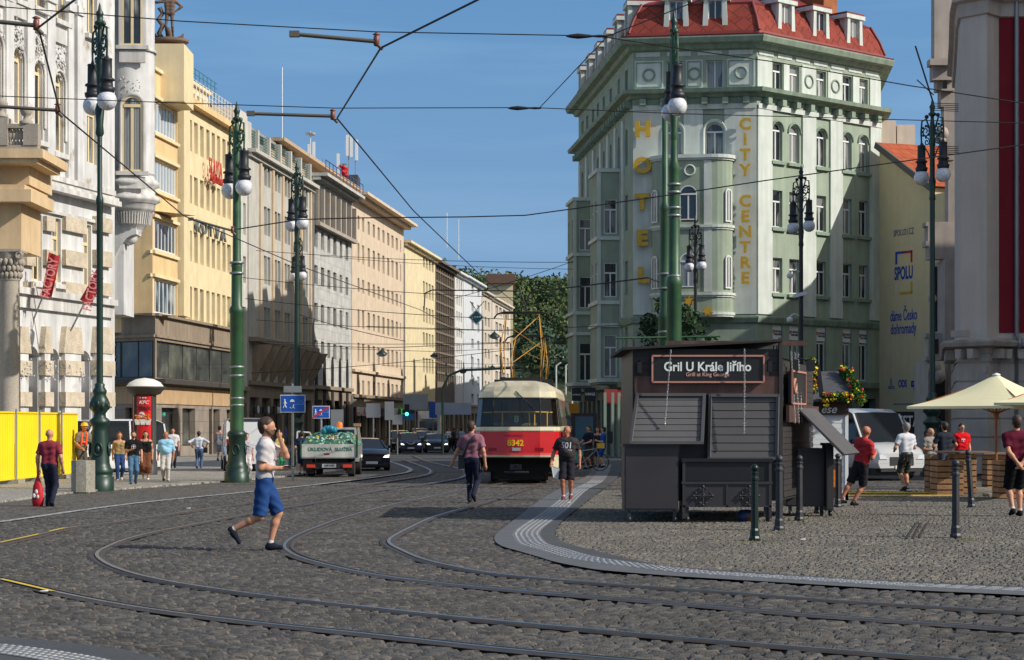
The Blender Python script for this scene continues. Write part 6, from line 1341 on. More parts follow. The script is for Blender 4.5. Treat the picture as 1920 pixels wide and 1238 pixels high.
m = MB(); p = gp(1378, 968); m.lathe([(.0, .0), (.16, 0), (.17, .12), (.12, .19), (0, .2)], (0, 0, 0), 14); solo('gas_bottle', m, mat('blue_drum', srgb(40, 70, 120), .5, var=.3, col2=srgb(110, 70, 40), c2s=5), 'blue and rusty drum lying under the grill cart', 'drum', None, (p.x, 35.3, 0))
t = thing('menu_board', 'small brown menu board with food pictures by the leaning man', 'menu board', gp(1568, 945)); m = MB(); m.box(-.14, .12, 0, .04, .12, .95); part('board', m, mat('menu_brown', srgb(70, 48, 40), .6), t); m = MB(); m.box(-.1, .08, -.01, -.003, .35, .72); part('picture', m, FRY, t); m = MB(); m.box(-.14, -.11, 0, .04, 0, .12); m.box(.09, .12, 0, .04, 0, .12); parts('leg', m, BLACK, t)
# ================= WHITE SHED WITH FLOWERS =================
dS = 45.0; sh = thing('white_shed', 'white boarded snack shed with dark roof and flower garlands', 'stall', (*wxy(1560, dS), 0)); so = sh.location
sx_ = lambda px: (px-960)*dS/FP-so.x; sz_ = lambda y: zz(y, dS)
m = MB(); k = 0; z = .15
while z < sz_(768): m.box(sx_(1512), sx_(1586), -.02-.006*(k % 2), 0, z, z+.115); z += .12; k += 1
m.box(sx_(1512), sx_(1586), 0, 2.4, .12, sz_(768)); part('wall', m, mat('white_boards', srgb(222, 222, 220), .6, var=.08), sh)
m = MB(); m.box(sx_(1584), sx_(1590), -.05, .05, 0, sz_(750)); m.box(sx_(1577), sx_(1590), -.05, .1, 0, .2); parts('corner_post', m, WHITEP, sh)
m = MB(); m.box(sx_(1505), sx_(1590), -.1, -.03, sz_(778), sz_(752)); sgn = part('sign', m, mat('sign_brown', srgb(64, 44, 34), .6), sh); text('lettering', 'ese', .26, WTXT, sgn, (sx_(1552), -.11, sz_(768)), 0, ext=.004, shear=.3, bold=.01)
m = MB(); m.add([(sx_(1500), -.4, sz_(752)), (sx_(1598), -.4, sz_(752)), (sx_(1594), 1.2, sz_(694)), (sx_(1500), 1.2, sz_(694)), (sx_(1500), 2.9, sz_(752)), (sx_(1598), 2.9, sz_(752))], [(0, 1, 2, 3), (3, 2, 5, 4)]); m.add([(sx_(1500), -.4, sz_(754)), (sx_(1598), -.4, sz_(754)), (sx_(1598), -.4, sz_(752)), (sx_(1500), -.4, sz_(752))], [(0, 1, 2, 3)]); part('roof', m, mat('roof_shingle', srgb(74, 74, 78), .85, var=.2, vscale=4, bump=.5), sh)
FL = [leafmat('garland_green', (.04, .12, .02), (.08, .18, .03)), mat('flower_red', srgb(210, 40, 50), .7), mat('flower_orange', srgb(240, 120, 30), .7), mat('flower_yellow', srgb(235, 205, 40), .7)]
gm = MB()
def gar(pts, n, r):
    for _ in range(n):
        t_ = rnd.random()*(len(pts)-1); i = int(t_); f = t_-i; c = [pts[i][j]*(1-f)+pts[i+1][j]*f for j in range(3)]
        gm.k = 0; leaves(gm, c, r, r, r, 9, .035, rg)
        if rnd.random() < .22: gm.k = rnd.choice([1, 2, 3, 3, 3, 3]); leaves(gm, (c[0]+rnd.uniform(-r, r), c[1]-r, c[2]+rnd.uniform(-r, r)), .045, .045, .05, 7, .021, rg)
gar([(sx_(1538), -.42, sz_(747)), (sx_(1562), -.42, sz_(743)), (sx_(1592), -.42, sz_(746))], 90, .08); gar([(sx_(1594), 1.0, sz_(690)), (sx_(1604), .4, sz_(715)), (sx_(1608), -.4, sz_(752))], 130, .12); gar([(sx_(1517), -.42, sz_(678)), (sx_(1514), -.42, sz_(705)), (sx_(1518), -.42, sz_(730))], 110, .12); gar([(sx_(1540), -.42, sz_(748)), (sx_(1543), -.42, sz_(762))], 14, .05)
part('flower_garland', gm, FL, sh)
m = MB(); m.bar((sx_(1527), -.45, sz_(685)), (sx_(1535), -.45, sz_(745)), .06, .1); part('gable_board', m, BLACK, sh)
# ================= PARASOLS =================
CANV = mat('cream_canvas', srgb(232, 222, 180), .85, var=.06, spec=.2); n_ = CANV.node_tree; b_ = n_.nodes['Principled BSDF']; b_.inputs['Subsurface Weight'].default_value = .0
def parasol(px, d, yaw, half, za, ze, label):
    t = thing('parasol', label, 'parasol', (*wxy(px, d), 0), R(yaw), 'cream parasols over the pallet tables'); m = MB(); C = []
    for k in range(4):
        a = R(90*k); b = R(90*k+90); A = Vector((half*math.cos(a), half*math.sin(a), ze)); B = Vector((half*math.cos(b), half*math.sin(b), ze)); n = 8
        vs = []; ap = Vector((0, 0, za))
        for i in range(n+1):
            for j in range(n+1):
                s = i/n; r = j/n; e = A.lerp(B, r); p = ap.lerp(e, s); p.z -= .10*math.sin(math.pi*s)*(1-.5*math.sin(math.pi*r)); p.z += .0; vs.append(p)
        m.add(vs, [(i*(n+1)+j, (i+1)*(n+1)+j, (i+1)*(n+1)+j+1, i*(n+1)+j+1) for i in range(n) for j in range(n)])
        m.add([A, B, B-Vector((0, 0, .06)), A-Vector((0, 0, .06))], [(0, 1, 2, 3)])
    part('canopy', m, CANV, t); m = MB()
    for k in range(8): a = R(45*k); r = half*(1 if k % 2 == 0 else .707); m.tube([(0, 0, za-.12), (r*.97*math.cos(a), r*.97*math.sin(a), ze-.03)], .012, 5); m.tube([(0, 0, ze-.18), (r*.5*math.cos(a), r*.5*math.sin(a), (za+ze)/2-.12)], .014, 5)
    parts('rib', m, WOOD2, t); m = MB(); m.tube([(0, 0, .05), (0, 0, za)], .028, 10); m.lathe([(.03, ze-.3), (.06, ze-.24), (.06, ze-.16), (.03, ze-.12)], (0, 0, 0), 10); part('pole', m, WOOD2, t); m = MB(); m.lathe([(0, za+.03), (.09, za), (.1, za-.03)], (0, 0, 0), 12); part('cap', m, WHITEP, t)
    m = MB(); m.box(-.25, .25, -.25, .25, 0, .06); part('base', m, CONC, t); return t
parasol(1868, 47.6, 185, 2.15, 2.86, 2.1, 'cream square parasol over the crates, its whole left corner in view'); parasol(2010, 44.5, 200, 2.0, 2.85, 2.15, 'cream square parasol cut off by the right edge')
# ================= PALLET CRATES AND TABLES =================
def crate(px0, px1, y0, y1, label, d=None, th=.7, yaw=0, top=None, name='pallet_crate'):
    p = gp((px0+px1)/2, y1); d = p.y; wd_ = (px1-px0)*d/FP; h = (y1-y0)*d/FP; t = thing(name, label, 'table' if top else 'crate', p, R(yaw), 'pallet furniture under the parasols'); n = max(4, int(h/.125)); m = MB()
    for k in range(n):
        z0 = h*k/n+.012; z1 = h*(k+1)/n-.018
        m.box(-wd_/2, wd_/2, -.02, .0, z0, z1); m.box(-wd_/2, wd_/2, th, th+.02, z0, z1); m.box(-wd_/2-.001, -wd_/2+.02, 0, th, z0, z1); m.box(wd_/2-.02, wd_/2+.001, 0, th, z0, z1)
    sl_ = part('slats', m, WOOD, t); m = MB()
    for x in (-wd_/2+.05, 0, wd_/2-.05): m.box(x-.04, x+.04, .001, .06, 0, h-.02); m.box(x-.04, x+.04, th-.06, th-.001, 0, h-.02)
    m.box(-wd_/2+.03, wd_/2-.03, .07, th-.07, .02, h-.06); part('blocks', m, mat('dark_wood', srgb(84, 60, 42), .85, var=.3), t)
    if top: m = MB(); m.box(-wd_/2-top, wd_/2+top*1.2, -.1, th+.1, h, h+.045); part('tabletop', m, mat('table_grey', srgb(140, 116, 96), .7, var=.2), t)
    return t
crate(1741, 1759, 852, 924, 'narrow pallet crate at the left edge of the group', th=.5); crate(1757, 1807, 863, 930, 'low wide pallet crate in front of the man in navy', th=.8); crate(1790, 1831, 850, 925, 'tall pallet table with a board top beside the leaning bollard', th=.7, top=.3, name='pallet_table')
crate(1851, 1886, 852, 920, 'pallet table standing behind the parasol pole', th=.6, top=.1, name='pallet_table'); crate(1874, 1924, 862, 935, 'pallet crate cut off by the right edge behind the man in maroon', th=.7)
m = MB(); p = gp(1838, 922); m.box(-.2, .85, 0, .4, 0, .09); solo('concrete_slab', m, CONC, 'flat concrete slab lying by the parasol pole', 'slab', None, p)
m = MB()
for y, c in ((931, 1), (926, 0)): a, b = gp(1590, y), gp(1790, y); m.tube([a+Vector((0, 0, .02)), b+Vector((0, 0, .02))], .018, 5)
solo('ground_cable', m, _m['yellow_paint'], 'yellow edged cable cover lying across the square', 'cable')
m = MB(); p = gp(1713, 922); 
for k in range(10): m.ball((rnd.uniform(-.16, .2), rnd.uniform(-.1, .1), .03), rnd.uniform(.03, .06), 6, sz=.6)
solo('plastic_bag', m, WHITEP, 'crumpled white bag on the ground by the parasols', 'bag', None, p)
# ================= TRAM =================
TR = mat('tram_red', srgb(205, 20, 24), .3, var=.08, vscale=2, coat=.5, streak=.08); TC = mat('tram_cream', srgb(228, 216, 180), .35, var=.1, vscale=2, coat=.4, streak=.15); TD_ = mat('tram_dark', srgb(30, 26, 24), .7, var=.3); TBR = mat('tram_brown', srgb(62, 34, 28), .6)
TROOF = mat('tram_roof', srgb(196, 186, 160), .6, var=.3, vscale=1.5, streak=.2)
TG = bpy.data.materials.new('tram_glass'); TG.use_nodes = True; _n = TG.node_tree; _n.nodes.clear(); _o = _n.nodes.new('ShaderNodeOutputMaterial'); _t = _n.nodes.new('ShaderNodeBsdfTransparent'); _t.inputs[0].default_value = (.86, .88, .88, 1); _g = _n.nodes.new('ShaderNodeBsdfGlossy'); _g.inputs['Roughness'].default_value = .03
_x = _n.nodes.new('ShaderNodeMixShader'); _f = _n.nodes.new('ShaderNodeFresnel'); _f.inputs[0].default_value = 1.6; _n.links.new(_f.outputs[0], _x.inputs[0]); _n.links.new(_t.outputs[0], _x.inputs[1]); _n.links.new(_g.outputs[0], _x.inputs[2]); _n.links.new(_x.outputs[0], _o.inputs[0])
pT = gp(968, 906); tram = thing('tram', 'red and cream tram numbered 8342 standing on the curve with raised current collectors', 'tram', (pT.x, pT.y, 0), R(-3.2))
LT = 14.0
front = [(-1.25, 1.7), (-1.25, 1.1), (-1.22, .55), (-1.06, .18), (-.68, .03), (-.2, 0), (.2, 0), (.68, .03), (1.06, .18), (1.22, .55), (1.25, 1.1), (1.25, 1.7)]
nside = 10
right = [(1.25, 1.7+(LT-3)*k/nside) for k in range(1, nside+1)]; left = [(-1.25, y) for _, y in right[::-1]]
back = [(1.1, LT-.4), (.7, LT), (-.7, LT), (-1.1, LT-.4)]
plan = front+right+back+left
lev = [(.38, .06), (.74, 0), (.80, -.02), (.86, 0), (1.47, .01), (1.50, -.015), (1.60, .0), (1.62, .02), (2.42, .11), (2.46, .10), (2.62, .13), (2.76, .22), (2.87, .42), (2.94, .75)]
rg_ = [offset_poly(plan, -o) for z, o in lev]; NP = len(plan)
body, red, gl, rf_ = MB(), MB(), MB(), MB()
for i in range(len(lev)-1):
    z0, z1 = lev[i][0], lev[i+1][0]
    for k in range(NP):
        q = (k+1) % NP; V = [(*rg_[i][k], z0), (*rg_[i][q], z0), (*rg_[i+1][q], z1), (*rg_[i+1][k], z1)]
        isfront = 1 <= k <= 9; iss = 11 <= k < 11+nside or k >= len(front)+nside+len(back)-1
        if i in (0,) and 3 <= k <= 7: continue                      # open underframe at the coupler
        if i == 7 and (isfront or iss):
            a, b = Vector(V[0]), Vector(V[1]); c, d = Vector(V[2]), Vector(V[3]); m0, m1 = (0, 1) if isfront and k not in (1, 9) else (.08, .92)
            if k in (3,): m0, m1 = .0, .93
            if k in (7,): m0, m1 = .07, 1
            A0, A1, D0, C1 = a.lerp(b, m0), a.lerp(b, m1), d.lerp(c, m0), d.lerp(c, m1)
            gl.add([A0, A1, C1, D0], [(0, 1, 2, 3)])
            if m0 > 0: body.add([a, A0, D0, d], [(0, 1, 2, 3)])
            if m1 < 1: body.add([A1, b, c, C1], [(0, 1, 2, 3)])
            continue
        tgt = red if i in (2, 3) else (rf_ if i >= 10 else body)
        tgt.add(V, [(0, 1, 2, 3)], smooth=(i >= 8))
rf_.add([(*p, lev[-1][0]) for p in rg_[-1]], [tuple(range(NP))])
part('upper_body', body, TC, tram); part('red_panel', red, TR, tram); part('roof', rf_, TROOF, tram); gl.sm = set(); parts('window_glass', gl, TG, tram)
m = MB(); m.plan([(x*.96, y*.99+.07) for x, y in plan], .70, .74); m.box(-1.15, 1.15, 2.4, 2.45, .8, 2.5) if False else None; m.box(-1.2, 1.2, 3.4, 3.45, .75, 1.6); part('floor', m, TD_, tram)
m = MB(); m.plan(offset_poly(front+[(1.25, 1.71), (-1.25, 1.71)], -.03), .735, .79, top=False); part('bumper', m, TBR, tram)
# window gasket
m = MB()
for lvl, zz_ in ((7, 1.62), (8, 2.42)): m.tube([(*rg_[lvl][k], zz_) for k in range(1, 11)], .022, 5)
for k, f in ((3, .96), (7, .035), (1, .06), (10, .0)):
    a, b = Vector((*rg_[7][k], 1.62)), Vector((*rg_[7][k+1], 1.62)); c, d = Vector((*rg_[8][k+1], 2.42)), Vector((*rg_[8][k], 2.42)); m.tube([a.lerp(b, f), d.lerp(c, f)], .022, 5)
part('window_frame', m, BLACK, tram)
YR = mat('tram_yellow_rail', srgb(238, 188, 30), .4); m = MB(); m.tube([(-1.0, .75, 2.02), (-.6, .42, 2.03), (.6, .42, 2.03), (1.0, .75, 2.02)], .02, 6)
for x in (-.42, .35, .5, .86): m.tube([(x, .45, 1.4), (x, .45, 2.03)], .02, 6)
part('hand_rail', m, YR, tram); m = MB(); m.box(-.75, .55, .6, .9, .8, 1.72); part('dashboard', m, mat('cab_grey', srgb(120, 112, 100), .7), tram)
m = MB(); m.box(-.17, .17, .12, .14, 1.70, 1.94); nb = part('route_number', m, BLACK, tram); text('lettering', '8', .27, mat('route_yellow', srgb(208, 214, 120), .5), nb, (0, .105, 1.82), 0, ext=.003, bold=.02)
text('lettering', '8342', .235, mat('number_yellow', srgb(240, 200, 30), .5, var=0), tram, (-.02, -.03, 1.14), 0, ext=.004, bold=.03)
m = MB(); m.box(-.35, .2, -.012, .02, 1.36, 1.42); part('vent', m, TR, tram)
m = MB(); 
for x in (-.68, .66): m.box(x-.12, x+.12, .02, .09, .92, 1.01)
parts('tail_lamp', m, mat('tail_red', srgb(150, 14, 20), .2), tram); m = MB(); m.tube([(1.02, .25, .66), (1.02, .2, .66)], .06, 12); part('tail_lamp', m, _m['tail_red'], tram); m = MB(); m.box(-.12, .12, -.03, .02, .92, 1.01); part('headlight', m, mat('lamp_grey', srgb(170, 165, 165), .2), tram)
m = MB(); m.box(1.04, 1.09, .4, .5, 1.05, 1.25); m.box(1.04, 1.09, .4, .5, .95, 1.02); part('indicator', m, mat('indicator_orange', srgb(205, 90, 20), .3), tram)
m = MB(); m.tube([(-.05, .2, 2.66), (0, .1, 2.6), (.5, -.0, 2.1)], .014, 5); m.tube([(.02, .2, 2.66), (.05, .1, 2.56), (.5, 0, 2.14)], .01, 5); part('wiper', m, BLACK, tram)
m = MB(); m.box(-1.0, 1.0, .9, LT-1, .3, .72); m.box(-.75, .75, 1.0, 3.2, .08, .5); m.box(-.75, .75, 9.5, 11.7, .08, .5); part('underframe', m, TD_, tram)
m = MB(); m.box(-.07, .07, -.12, .8, .42, .5); m.box(-.16, .16, -.22, -.12, .38, .54); m.torus((0, -.25, .46), .06, .02, 10, 5); m.tube([(-.35, .2, .3), (.35, .2, .3)], .04, 6); part('coupler', m, CAST, tram)
for s in (-1, 1):
    m = MB(); m.box(s*1.18-.05, s*1.18+.05, .9, 2.2, .26, .44); part('step', m, TC, tram)
for y in (1.3, 2.9, 9.8, 11.4):
    for s in (-1, 1): m = MB(); m.tube([(s*.68, y, .33), (s*.8, y, .33)], .33, 18); part('wheel', m, TD_, tram)
m = MB()   # folding doors on the right flank
for y0 in (.95, 1.35, 6.2, 6.6): m.box(1.225 if y0 > 1.2 else 1.19, 1.275 if y0 > 1.2 else 1.25, y0+.06, y0+.3, .95, 1.45)
parts('door_pane', m, DARKGLASS, tram)
m = MB()
for y0 in (2.0, 12.2): m.box(-.6, .6, y0, y0+1.2, 2.9, 3.06)
m.box(-.9, .9, 4.2, 4.3, 2.9, 3.05); m.box(-.5, .5, 8, 10, 2.9, 3.1); parts('roof_gear', m, TD_, tram)
PY = mat('collector_yellow', srgb(188, 136, 48), .5, .2)
def panto(y, s, zt):
    m = MB(); W_ = .58*s; zb = 3.02; zk = (zb+zt)/2-.1
    for x in (-W_, W_): m.tube([(x*.95, y-.5, zb), (x*1.08, y-1.0, zk), (x*.85, y, zt-.02)], .018, 6); m.tube([(x*.95, y+.5, zb), (x*1.08, y+1.0, zk), (x*.85, y, zt-.02)], .016, 6); m.tube([(x, y-.05, zb), (x*1.02, y-.9, zk-.1)], .018, 5)
    m.tube([(-W_*.9, y-1.0, zk), (W_*.85, y, zt-.1)], .014, 5); m.tube([(W_*1.08, y-1.0, zk), (-W_*.5, y-.2, zt-.5)], .012, 5)
    p_ = part('current_collector', m, PY, tram); m = MB(); m.tube([(-W_*1.5, y, zt-.16), (-W_*1.35, y, zt-.04), (-W_*1.0, y, zt+.03), (W_*1.0, y, zt+.03), (W_*1.35, y, zt-.04), (W_*1.5, y, zt-.16)], .028, 6); m.tube([(-W_*1.1, y-.12, zt-.02), (W_*1.1, y-.12, zt-.02)], .02, 5); part('contact_bar', m, BLACK, p_)
    m = MB()
    for x in (-W_*.95, W_*.95): m.tube([(x, y-.5, 2.95), (x, y-.5, 3.1)], .06, 8); m.tube([(x*1.12, y-.7, 3.0), (x*1.15, y-.75, 4.3)], .025, 5)
    part('mount', m, TD_, p_)
panto(3.6, 1.0, 5.05); panto(8.5, .95, 4.55)

# ================= VEHICLES =================
CG = mat('car_glass', (.015, .018, .022), .05, var=.1, spec=.9); TYRE = mat('tyre', (.02, .02, .02), .8, var=.2); RIM = mat('rim', (.35, .35, .36), .35, .8); HL = mat('headlamp', (.75, .78, .82), .12, emit=.0, spec=.9); HLON = mat('headlamp_lit', (1, .97, .9), .2, emit=2.0); PLATE = mat('number_plate', srgb(215, 215, 215), .5); PLAST = mat('bumper_plastic', srgb(34, 34, 36), .6)
def paint(name, rgb, **k): return mat(name, srgb(*rgb), .25, .25 if sum(rgb) < 300 else 0, var=.06, coat=.8, spec=.6, **k)
def loft(mb, S, closed_ends=True, sm=True):
    n = len(S[0]); vs = [p for s in S for p in s]; mb.add(vs, [(i*n+k, i*n+k+1, (i+1)*n+k+1, (i+1)*n+k) for i in range(len(S)-1) for k in range(n-1)], sm)
    if closed_ends: mb.add(S[0], [tuple(range(n))[::-1]]); mb.add(S[-1], [tuple(range(n))])
def car(label, loc, yaw, L, W, H, col, kind='sedan', lit=False, scale=1, group='cars waiting in the street', name='parked_car', cat='car', plate=None, grille=True):
    """front faces -y before turning by yaw (degrees)"""
    t = thing(name, label, cat, loc, R(yaw), group); t.scale = (scale,)*3; w2 = W/2
    prof = {'sedan': ([(-.5, .52), (-.47, .60), (-.38, .66), (-.22, .70), (.3, .72), (.44, .72), (.5, .62)], [(-.24, .69), (-.08, .97), (.02, 1.0), (.14, .98), (.34, .71)]),
            'suv': ([(-.5, .50), (-.48, .60), (-.40, .63), (-.26, .66), (.4, .68), (.5, .58)], [(-.27, .65), (-.13, .97), (.0, 1.0), (.3, .97), (.46, .66)]),
            'van': ([(-.5, .36), (-.47, .44), (-.38, .50), (-.32, .52), (.49, .52), (.5, .5)], [(-.36, .50), (-.24, .93), (-.18, .98), (.3, 1.0), (.49, .98), (.498, .52)]),
            'mini': ([(-.5, .42), (-.48, .5), (-.42, .55), (-.34, .57), (.49, .57), (.5, .5)], [(-.38, .56), (-.26, .96), (-.1, 1.0), (.4, 1.0), (.47, .95), (.495, .57)])}[kind]
    zb = .12*H/1.0+.1 if kind in ('van', 'suv') else .2
    S = []
    for y, z in prof[0]:
        e = 1-.10*max(0, (abs(y)-.42)/.08); ww = w2*e; zt = z*H
        S.append([(-ww*.92, y*L, zb), (-ww, y*L, zb+.15), (-ww*1.0, y*L, zt*.62), (-ww*.97, y*L, zt*.93), (-ww*.86, y*L, zt), (0, y*L, zt+.03), (ww*.86, y*L, zt), (ww*.97, y*L, zt*.93), (ww, y*L, zt*.62), (ww, y*L, zb+.15), (ww*.92, y*L, zb)])
    m = MB(); loft(m, S); part('body', m, col, t)
    # cabin: glass with painted roof skin and pillars
    G = prof[1]; zb2 = G[0][1]*H; S = []; RF = []
    for y, z in G:
        f = max(0, (z*H-zb2)/(H-zb2)); wr = w2*(.93-.17*f); 
        if kind in ('van', 'mini'): wr = w2*(.96-.08*f)
        S.append([(-w2*.94, y*L, zb2-.02), (-wr, y*L, z*H-.06), (-wr*.88, y*L, z*H-.01), (0, y*L, z*H+.01), (wr*.88, y*L, z*H-.01), (wr, y*L, z*H-.06), (w2*.94, y*L, zb2-.02)]); RF.append((y*L, z*H, wr))
    m = MB(); loft(m, S, sm=False); cb = part('cabin_glass', m, CG, t)
    m = MB(); top = [s for s in S if s[3][2] > H*.9]; loft(m, [[(p[0]*1.01, p[1], p[2]+.012) for p in s[1:6]] for s in top], False)
    for sx in (-1, 1):
        a = S[0][0 if sx < 0 else 6]; i1 = S.index(top[0]); b_ = top[0][1 if sx < 0 else 5]; m.bar(Vector(a)+Vector((0, .02, .0)), Vector(b_)+Vector((0, 0, .01)), .06, .05)
        c = top[-1][1 if sx < 0 else 5]; d = S[-1][0 if sx < 0 else 6]; m.bar(Vector(c), Vector(d), .08, .06); mid = (top[0][3][1]+top[-1][3][1])/2
        for yy in ((mid,) if kind != 'van' else ()): m.bar((sx*w2*.945, yy, zb2), (sx*top[0][5][0]*1.0, yy, H-.06), .07, .05)
        if kind == 'van': y0 = top[0][3][1]+.35; m.add([(sx*w2*.955, y0, zb2-.02), (sx*w2*.955, L*.49, zb2-.02), (sx*top[0][5][0]*1.02, L*.49, H-.06), (sx*top[0][5][0]*1.02, y0, H-.06)], [(0, 1, 2, 3)])
    if kind == 'van': m.box(-w2*.93, w2*.93, L*.492, L*.502, zb2, H*.93)
    part('roof', m, col, cb)
    for sy in (-.32, .31):
        for sx in (-1, 1):
            m = MB(); r = .33 if kind != 'van' else .35; m.tube([(sx*(w2-.2), sy*L, r), (sx*(w2+.01), sy*L, r)], r, 20); wh = part('wheel', m, TYRE, t); m = MB(); m.tube([(sx*(w2+.005), sy*L, r), (sx*(w2+.02), sy*L, r)], r*.62, 12); part('rim', m, RIM, wh)
    y0 = -L*.5; hz = prof[0][0][1]*H
    for sx in (-1, 1):
        m = MB(); m.prism([(sx*w2*.56, hz*.80), (sx*w2*.86, hz*.80), (sx*w2*.88, hz*.97), (sx*w2*.66, hz*.92)], y0-.03, y0+.06); part('headlight', m, HLON if lit else HL, t)
        m = MB(); m.box(sx*(w2+.0), sx*(w2+.17), -L*.22, -L*.22+.1, zb2, zb2+.14); part('mirror', m, col, t); m = MB(); m.box(sx*w2*.72, sx*w2*.93, L*.5-.02, L*.5+.03, H*.45, H*.62); part('tail_lamp', m, _m['tail_red'], t)
    m = MB(); m.box(-w2*.46, w2*.46, y0-.015, y0+.05, hz*.55, hz*.88); m.box(-w2*.8, w2*.8, y0-.01, y0+.05, hz*.2+.1, hz*.42); parts('grille', m, PLAST, t)
    m = MB(); m.box(-.26, .26, y0-.035, y0-.02, hz*.42, hz*.42+.11); part('number_plate', m, PLATE, t); m = MB(); m.box(-.26, .26, L*.5+.002, L*.5+.02, H*.33, H*.33+.11); part('number_plate', m, PLATE, t)
    m = MB(); m.box(-w2*.86, w2*.86, -L*.46, L*.46, .14, zb+.06); part('underbody', m, PLAST, t); return t
NAVY = paint('navy_car_paint', (18, 26, 44)); BLKC = paint('black_car_paint', (14, 15, 18)); BLUEC = paint('blue_car_paint', (20, 34, 80)); WHC = paint('white_car_paint', (222, 222, 222)); GRYC = paint('grey_car_paint', (60, 64, 70))
car('dark navy saloon with lit headlamps just right of the rubbish truck', (*wxy(684, 74.5), 0), 12, 4.5, 1.75, 1.42, NAVY, 'sedan', lit=True, scale=.82)
car('black off-road car leftmost in the oncoming queue', (*wxy(749, 124), 0), 8, 4.4, 1.8, 1.65, BLKC, 'suv', scale=.78)
t = car('dark blue small crossover with a bright V-shaped grille leading the queue', (*wxy(766, 119), 0), 8, 4.1, 1.75, 1.55, BLUEC, 'suv', lit=True, scale=.76)
m = MB(); m.tube([(-.3, -2.09, .82), (-.12, -2.12, .68), (.12, -2.12, .68), (.3, -2.09, .82)], .03, 5); part('grille_trim', m, WHITEP, t)
car('dark grey car half hidden between the two leading cars of the queue', (*wxy(791, 140), 0), 8, 4.4, 1.75, 1.5, GRYC, 'sedan', scale=.8); car('black limousine with lit headlamps, right leader of the queue', (*wxy(817, 121), 0), 5, 4.7, 1.8, 1.42, BLKC, 'sedan', lit=True, scale=.78); car('dark car farthest back in the queue before the box lorry', (*wxy(787, 156), 0), 8, 4.5, 1.8, 1.6, NAVY, 'suv', scale=.85)
car('white minibus parked behind the ornate lamp base', (*wxy(196, 69), 0), -38, 4.6, 1.85, 2.0, WHC, 'mini', scale=.92, name='minibus', cat='minibus', group='white vans at the left')
car('white panel van seen from behind beside the thick green lamp post', (*wxy(460, 72), 0), 190, 5.2, 1.95, 2.3, WHC, 'van', scale=.82, name='panel_van', cat='van', group='white vans at the left')
t = car('white armoured-looking van with big headlamp parked behind the white shed', (*wxy(1600, 63.5), 0), 24, 5.6, 2.0, 2.35, paint('offwhite_van_paint', (196, 196, 194)), 'van', scale=.93, name='delivery_van', cat='van', group=None)
# box lorry, orange bus far off, motorcycle
t = thing('box_lorry', 'white box lorry towering behind the queue of dark cars', 'lorry', (*wxy(803, 165), 0)); m = MB(); m.box(-.9, .9, 1.2, 6, .9, 2.75); m.prism([(-.9, 2.75), (.9, 2.75), (.6, 2.1), (-.6, 2.1)], .5, 1.2); part('box', m, WHC, t); m = MB(); m.box(-.8, .8, 0, 1.19, .4, 1.15); part('cab', m, WHC, t); m = MB(); m.box(-.72, .72, -.03, 1.1, 1.151, 1.9); part('windscreen', m, CG, t)
m = MB(); [m.tube([(s*.6, y, .35), (s*.82, y, .35)], .35, 14) for s in (-1, 1) for y in (.6, 4.8)]; parts('wheel', m, TYRE, t)
t = thing('city_bus', 'distant orange and white bus seen between the tram and the hotel', 'bus', (*wxy(1077, 140), 0)); m = MB(); m.box(-.9, 1.0, 0, 8, .35, 2.2); part('body', m, paint('bus_blue', (60, 120, 180)), t); m = MB(); m.box(-.92, 1.02, -.02, 8, 2.2, 3.1); part('roof_band', m, mat('bus_orange', srgb(226, 150, 40), .5), t); m = MB(); m.box(-.8, .9, -.05, -.021, 1.2, 2.1); part('windscreen', m, CG, t); m = MB(); [m.tube([(s*.6, y, .45), (s*.95, y, .45)], .42, 12) for s in (-1, 1) for y in (1.2, 6)]; parts('wheel', m, TYRE, t)
def bike(label, loc, yaw, col, motor=False):
    t = thing('motorcycle' if motor else 'bicycle', label, 'motorcycle' if motor else 'bicycle', loc, R(yaw)); r = .33
    for x in (-.52, .52):
        m = MB(); m.torus((x, 0, r), r-.02, .035 if motor else .018, 26, 6); wh = part('wheel', m, TYRE, t); m = MB()
        for k in range(8): a = R(k*45); m.tube([(x, 0, r), (x+(r-.03)*math.cos(a), 0, r+(r-.03)*math.sin(a))], .004, 3)
        part('spokes', m, RIM, wh)
    m = MB(); T = .035 if motor else .02
    for a, b in (((-.52, r), (-.12, .30)), ((-.12, .3), (-.25, .85)), ((-.12, .3), (.38, .75)), ((-.22, .72), (.38, .8)), ((.38, .85), (.52, r)), ((-.52, r), (-.25, .8))): m.tube([(a[0], 0, a[1]), (b[0], 0, b[1])], T, 6)
    part('frame', m, col, t); m = MB(); m.tube([(.36, 0, .84), (.34, 0, 1.05), (.3, -.28, 1.08)], .015, 5); m.tube([(.34, 0, 1.05), (.3, .28, 1.08)], .015, 5); part('handlebar', m, BLACK, t); m = MB(); m.ball((-.26, 0, .92), .1, 8, sz=.4, sy=.6); part('saddle', m, BLACK, t)
    if motor: m = MB(); m.box(-.3, .3, -.13, .13, .35, .7); m.ball((.1, 0, .75), .2, 8); m.box(.38, .48, -.15, .15, .75, .95); part('engine', m, BLACK, t)
    else:
        m = MB(); m.add([(-.55, -.03, .68), (-.1, -.03, .72), (-.08, -.03, .6), (-.25, -.03, .33), (-.5, -.03, .4)], [(0, 1, 2, 3, 4)]); m.add([(-.55, .03, .68), (-.1, .03, .72), (-.08, .03, .6), (-.25, .03, .33), (-.5, .03, .4)], [(4, 3, 2, 1, 0)]); part('mudguard', m, mat('teal_guard', srgb(60, 170, 160), .5), t)
        m = MB(); m.box(.42, .66, -.12, .12, .82, 1.0); part('basket', m, mat('yellow_guard', srgb(220, 190, 40), .5), t)
    return t
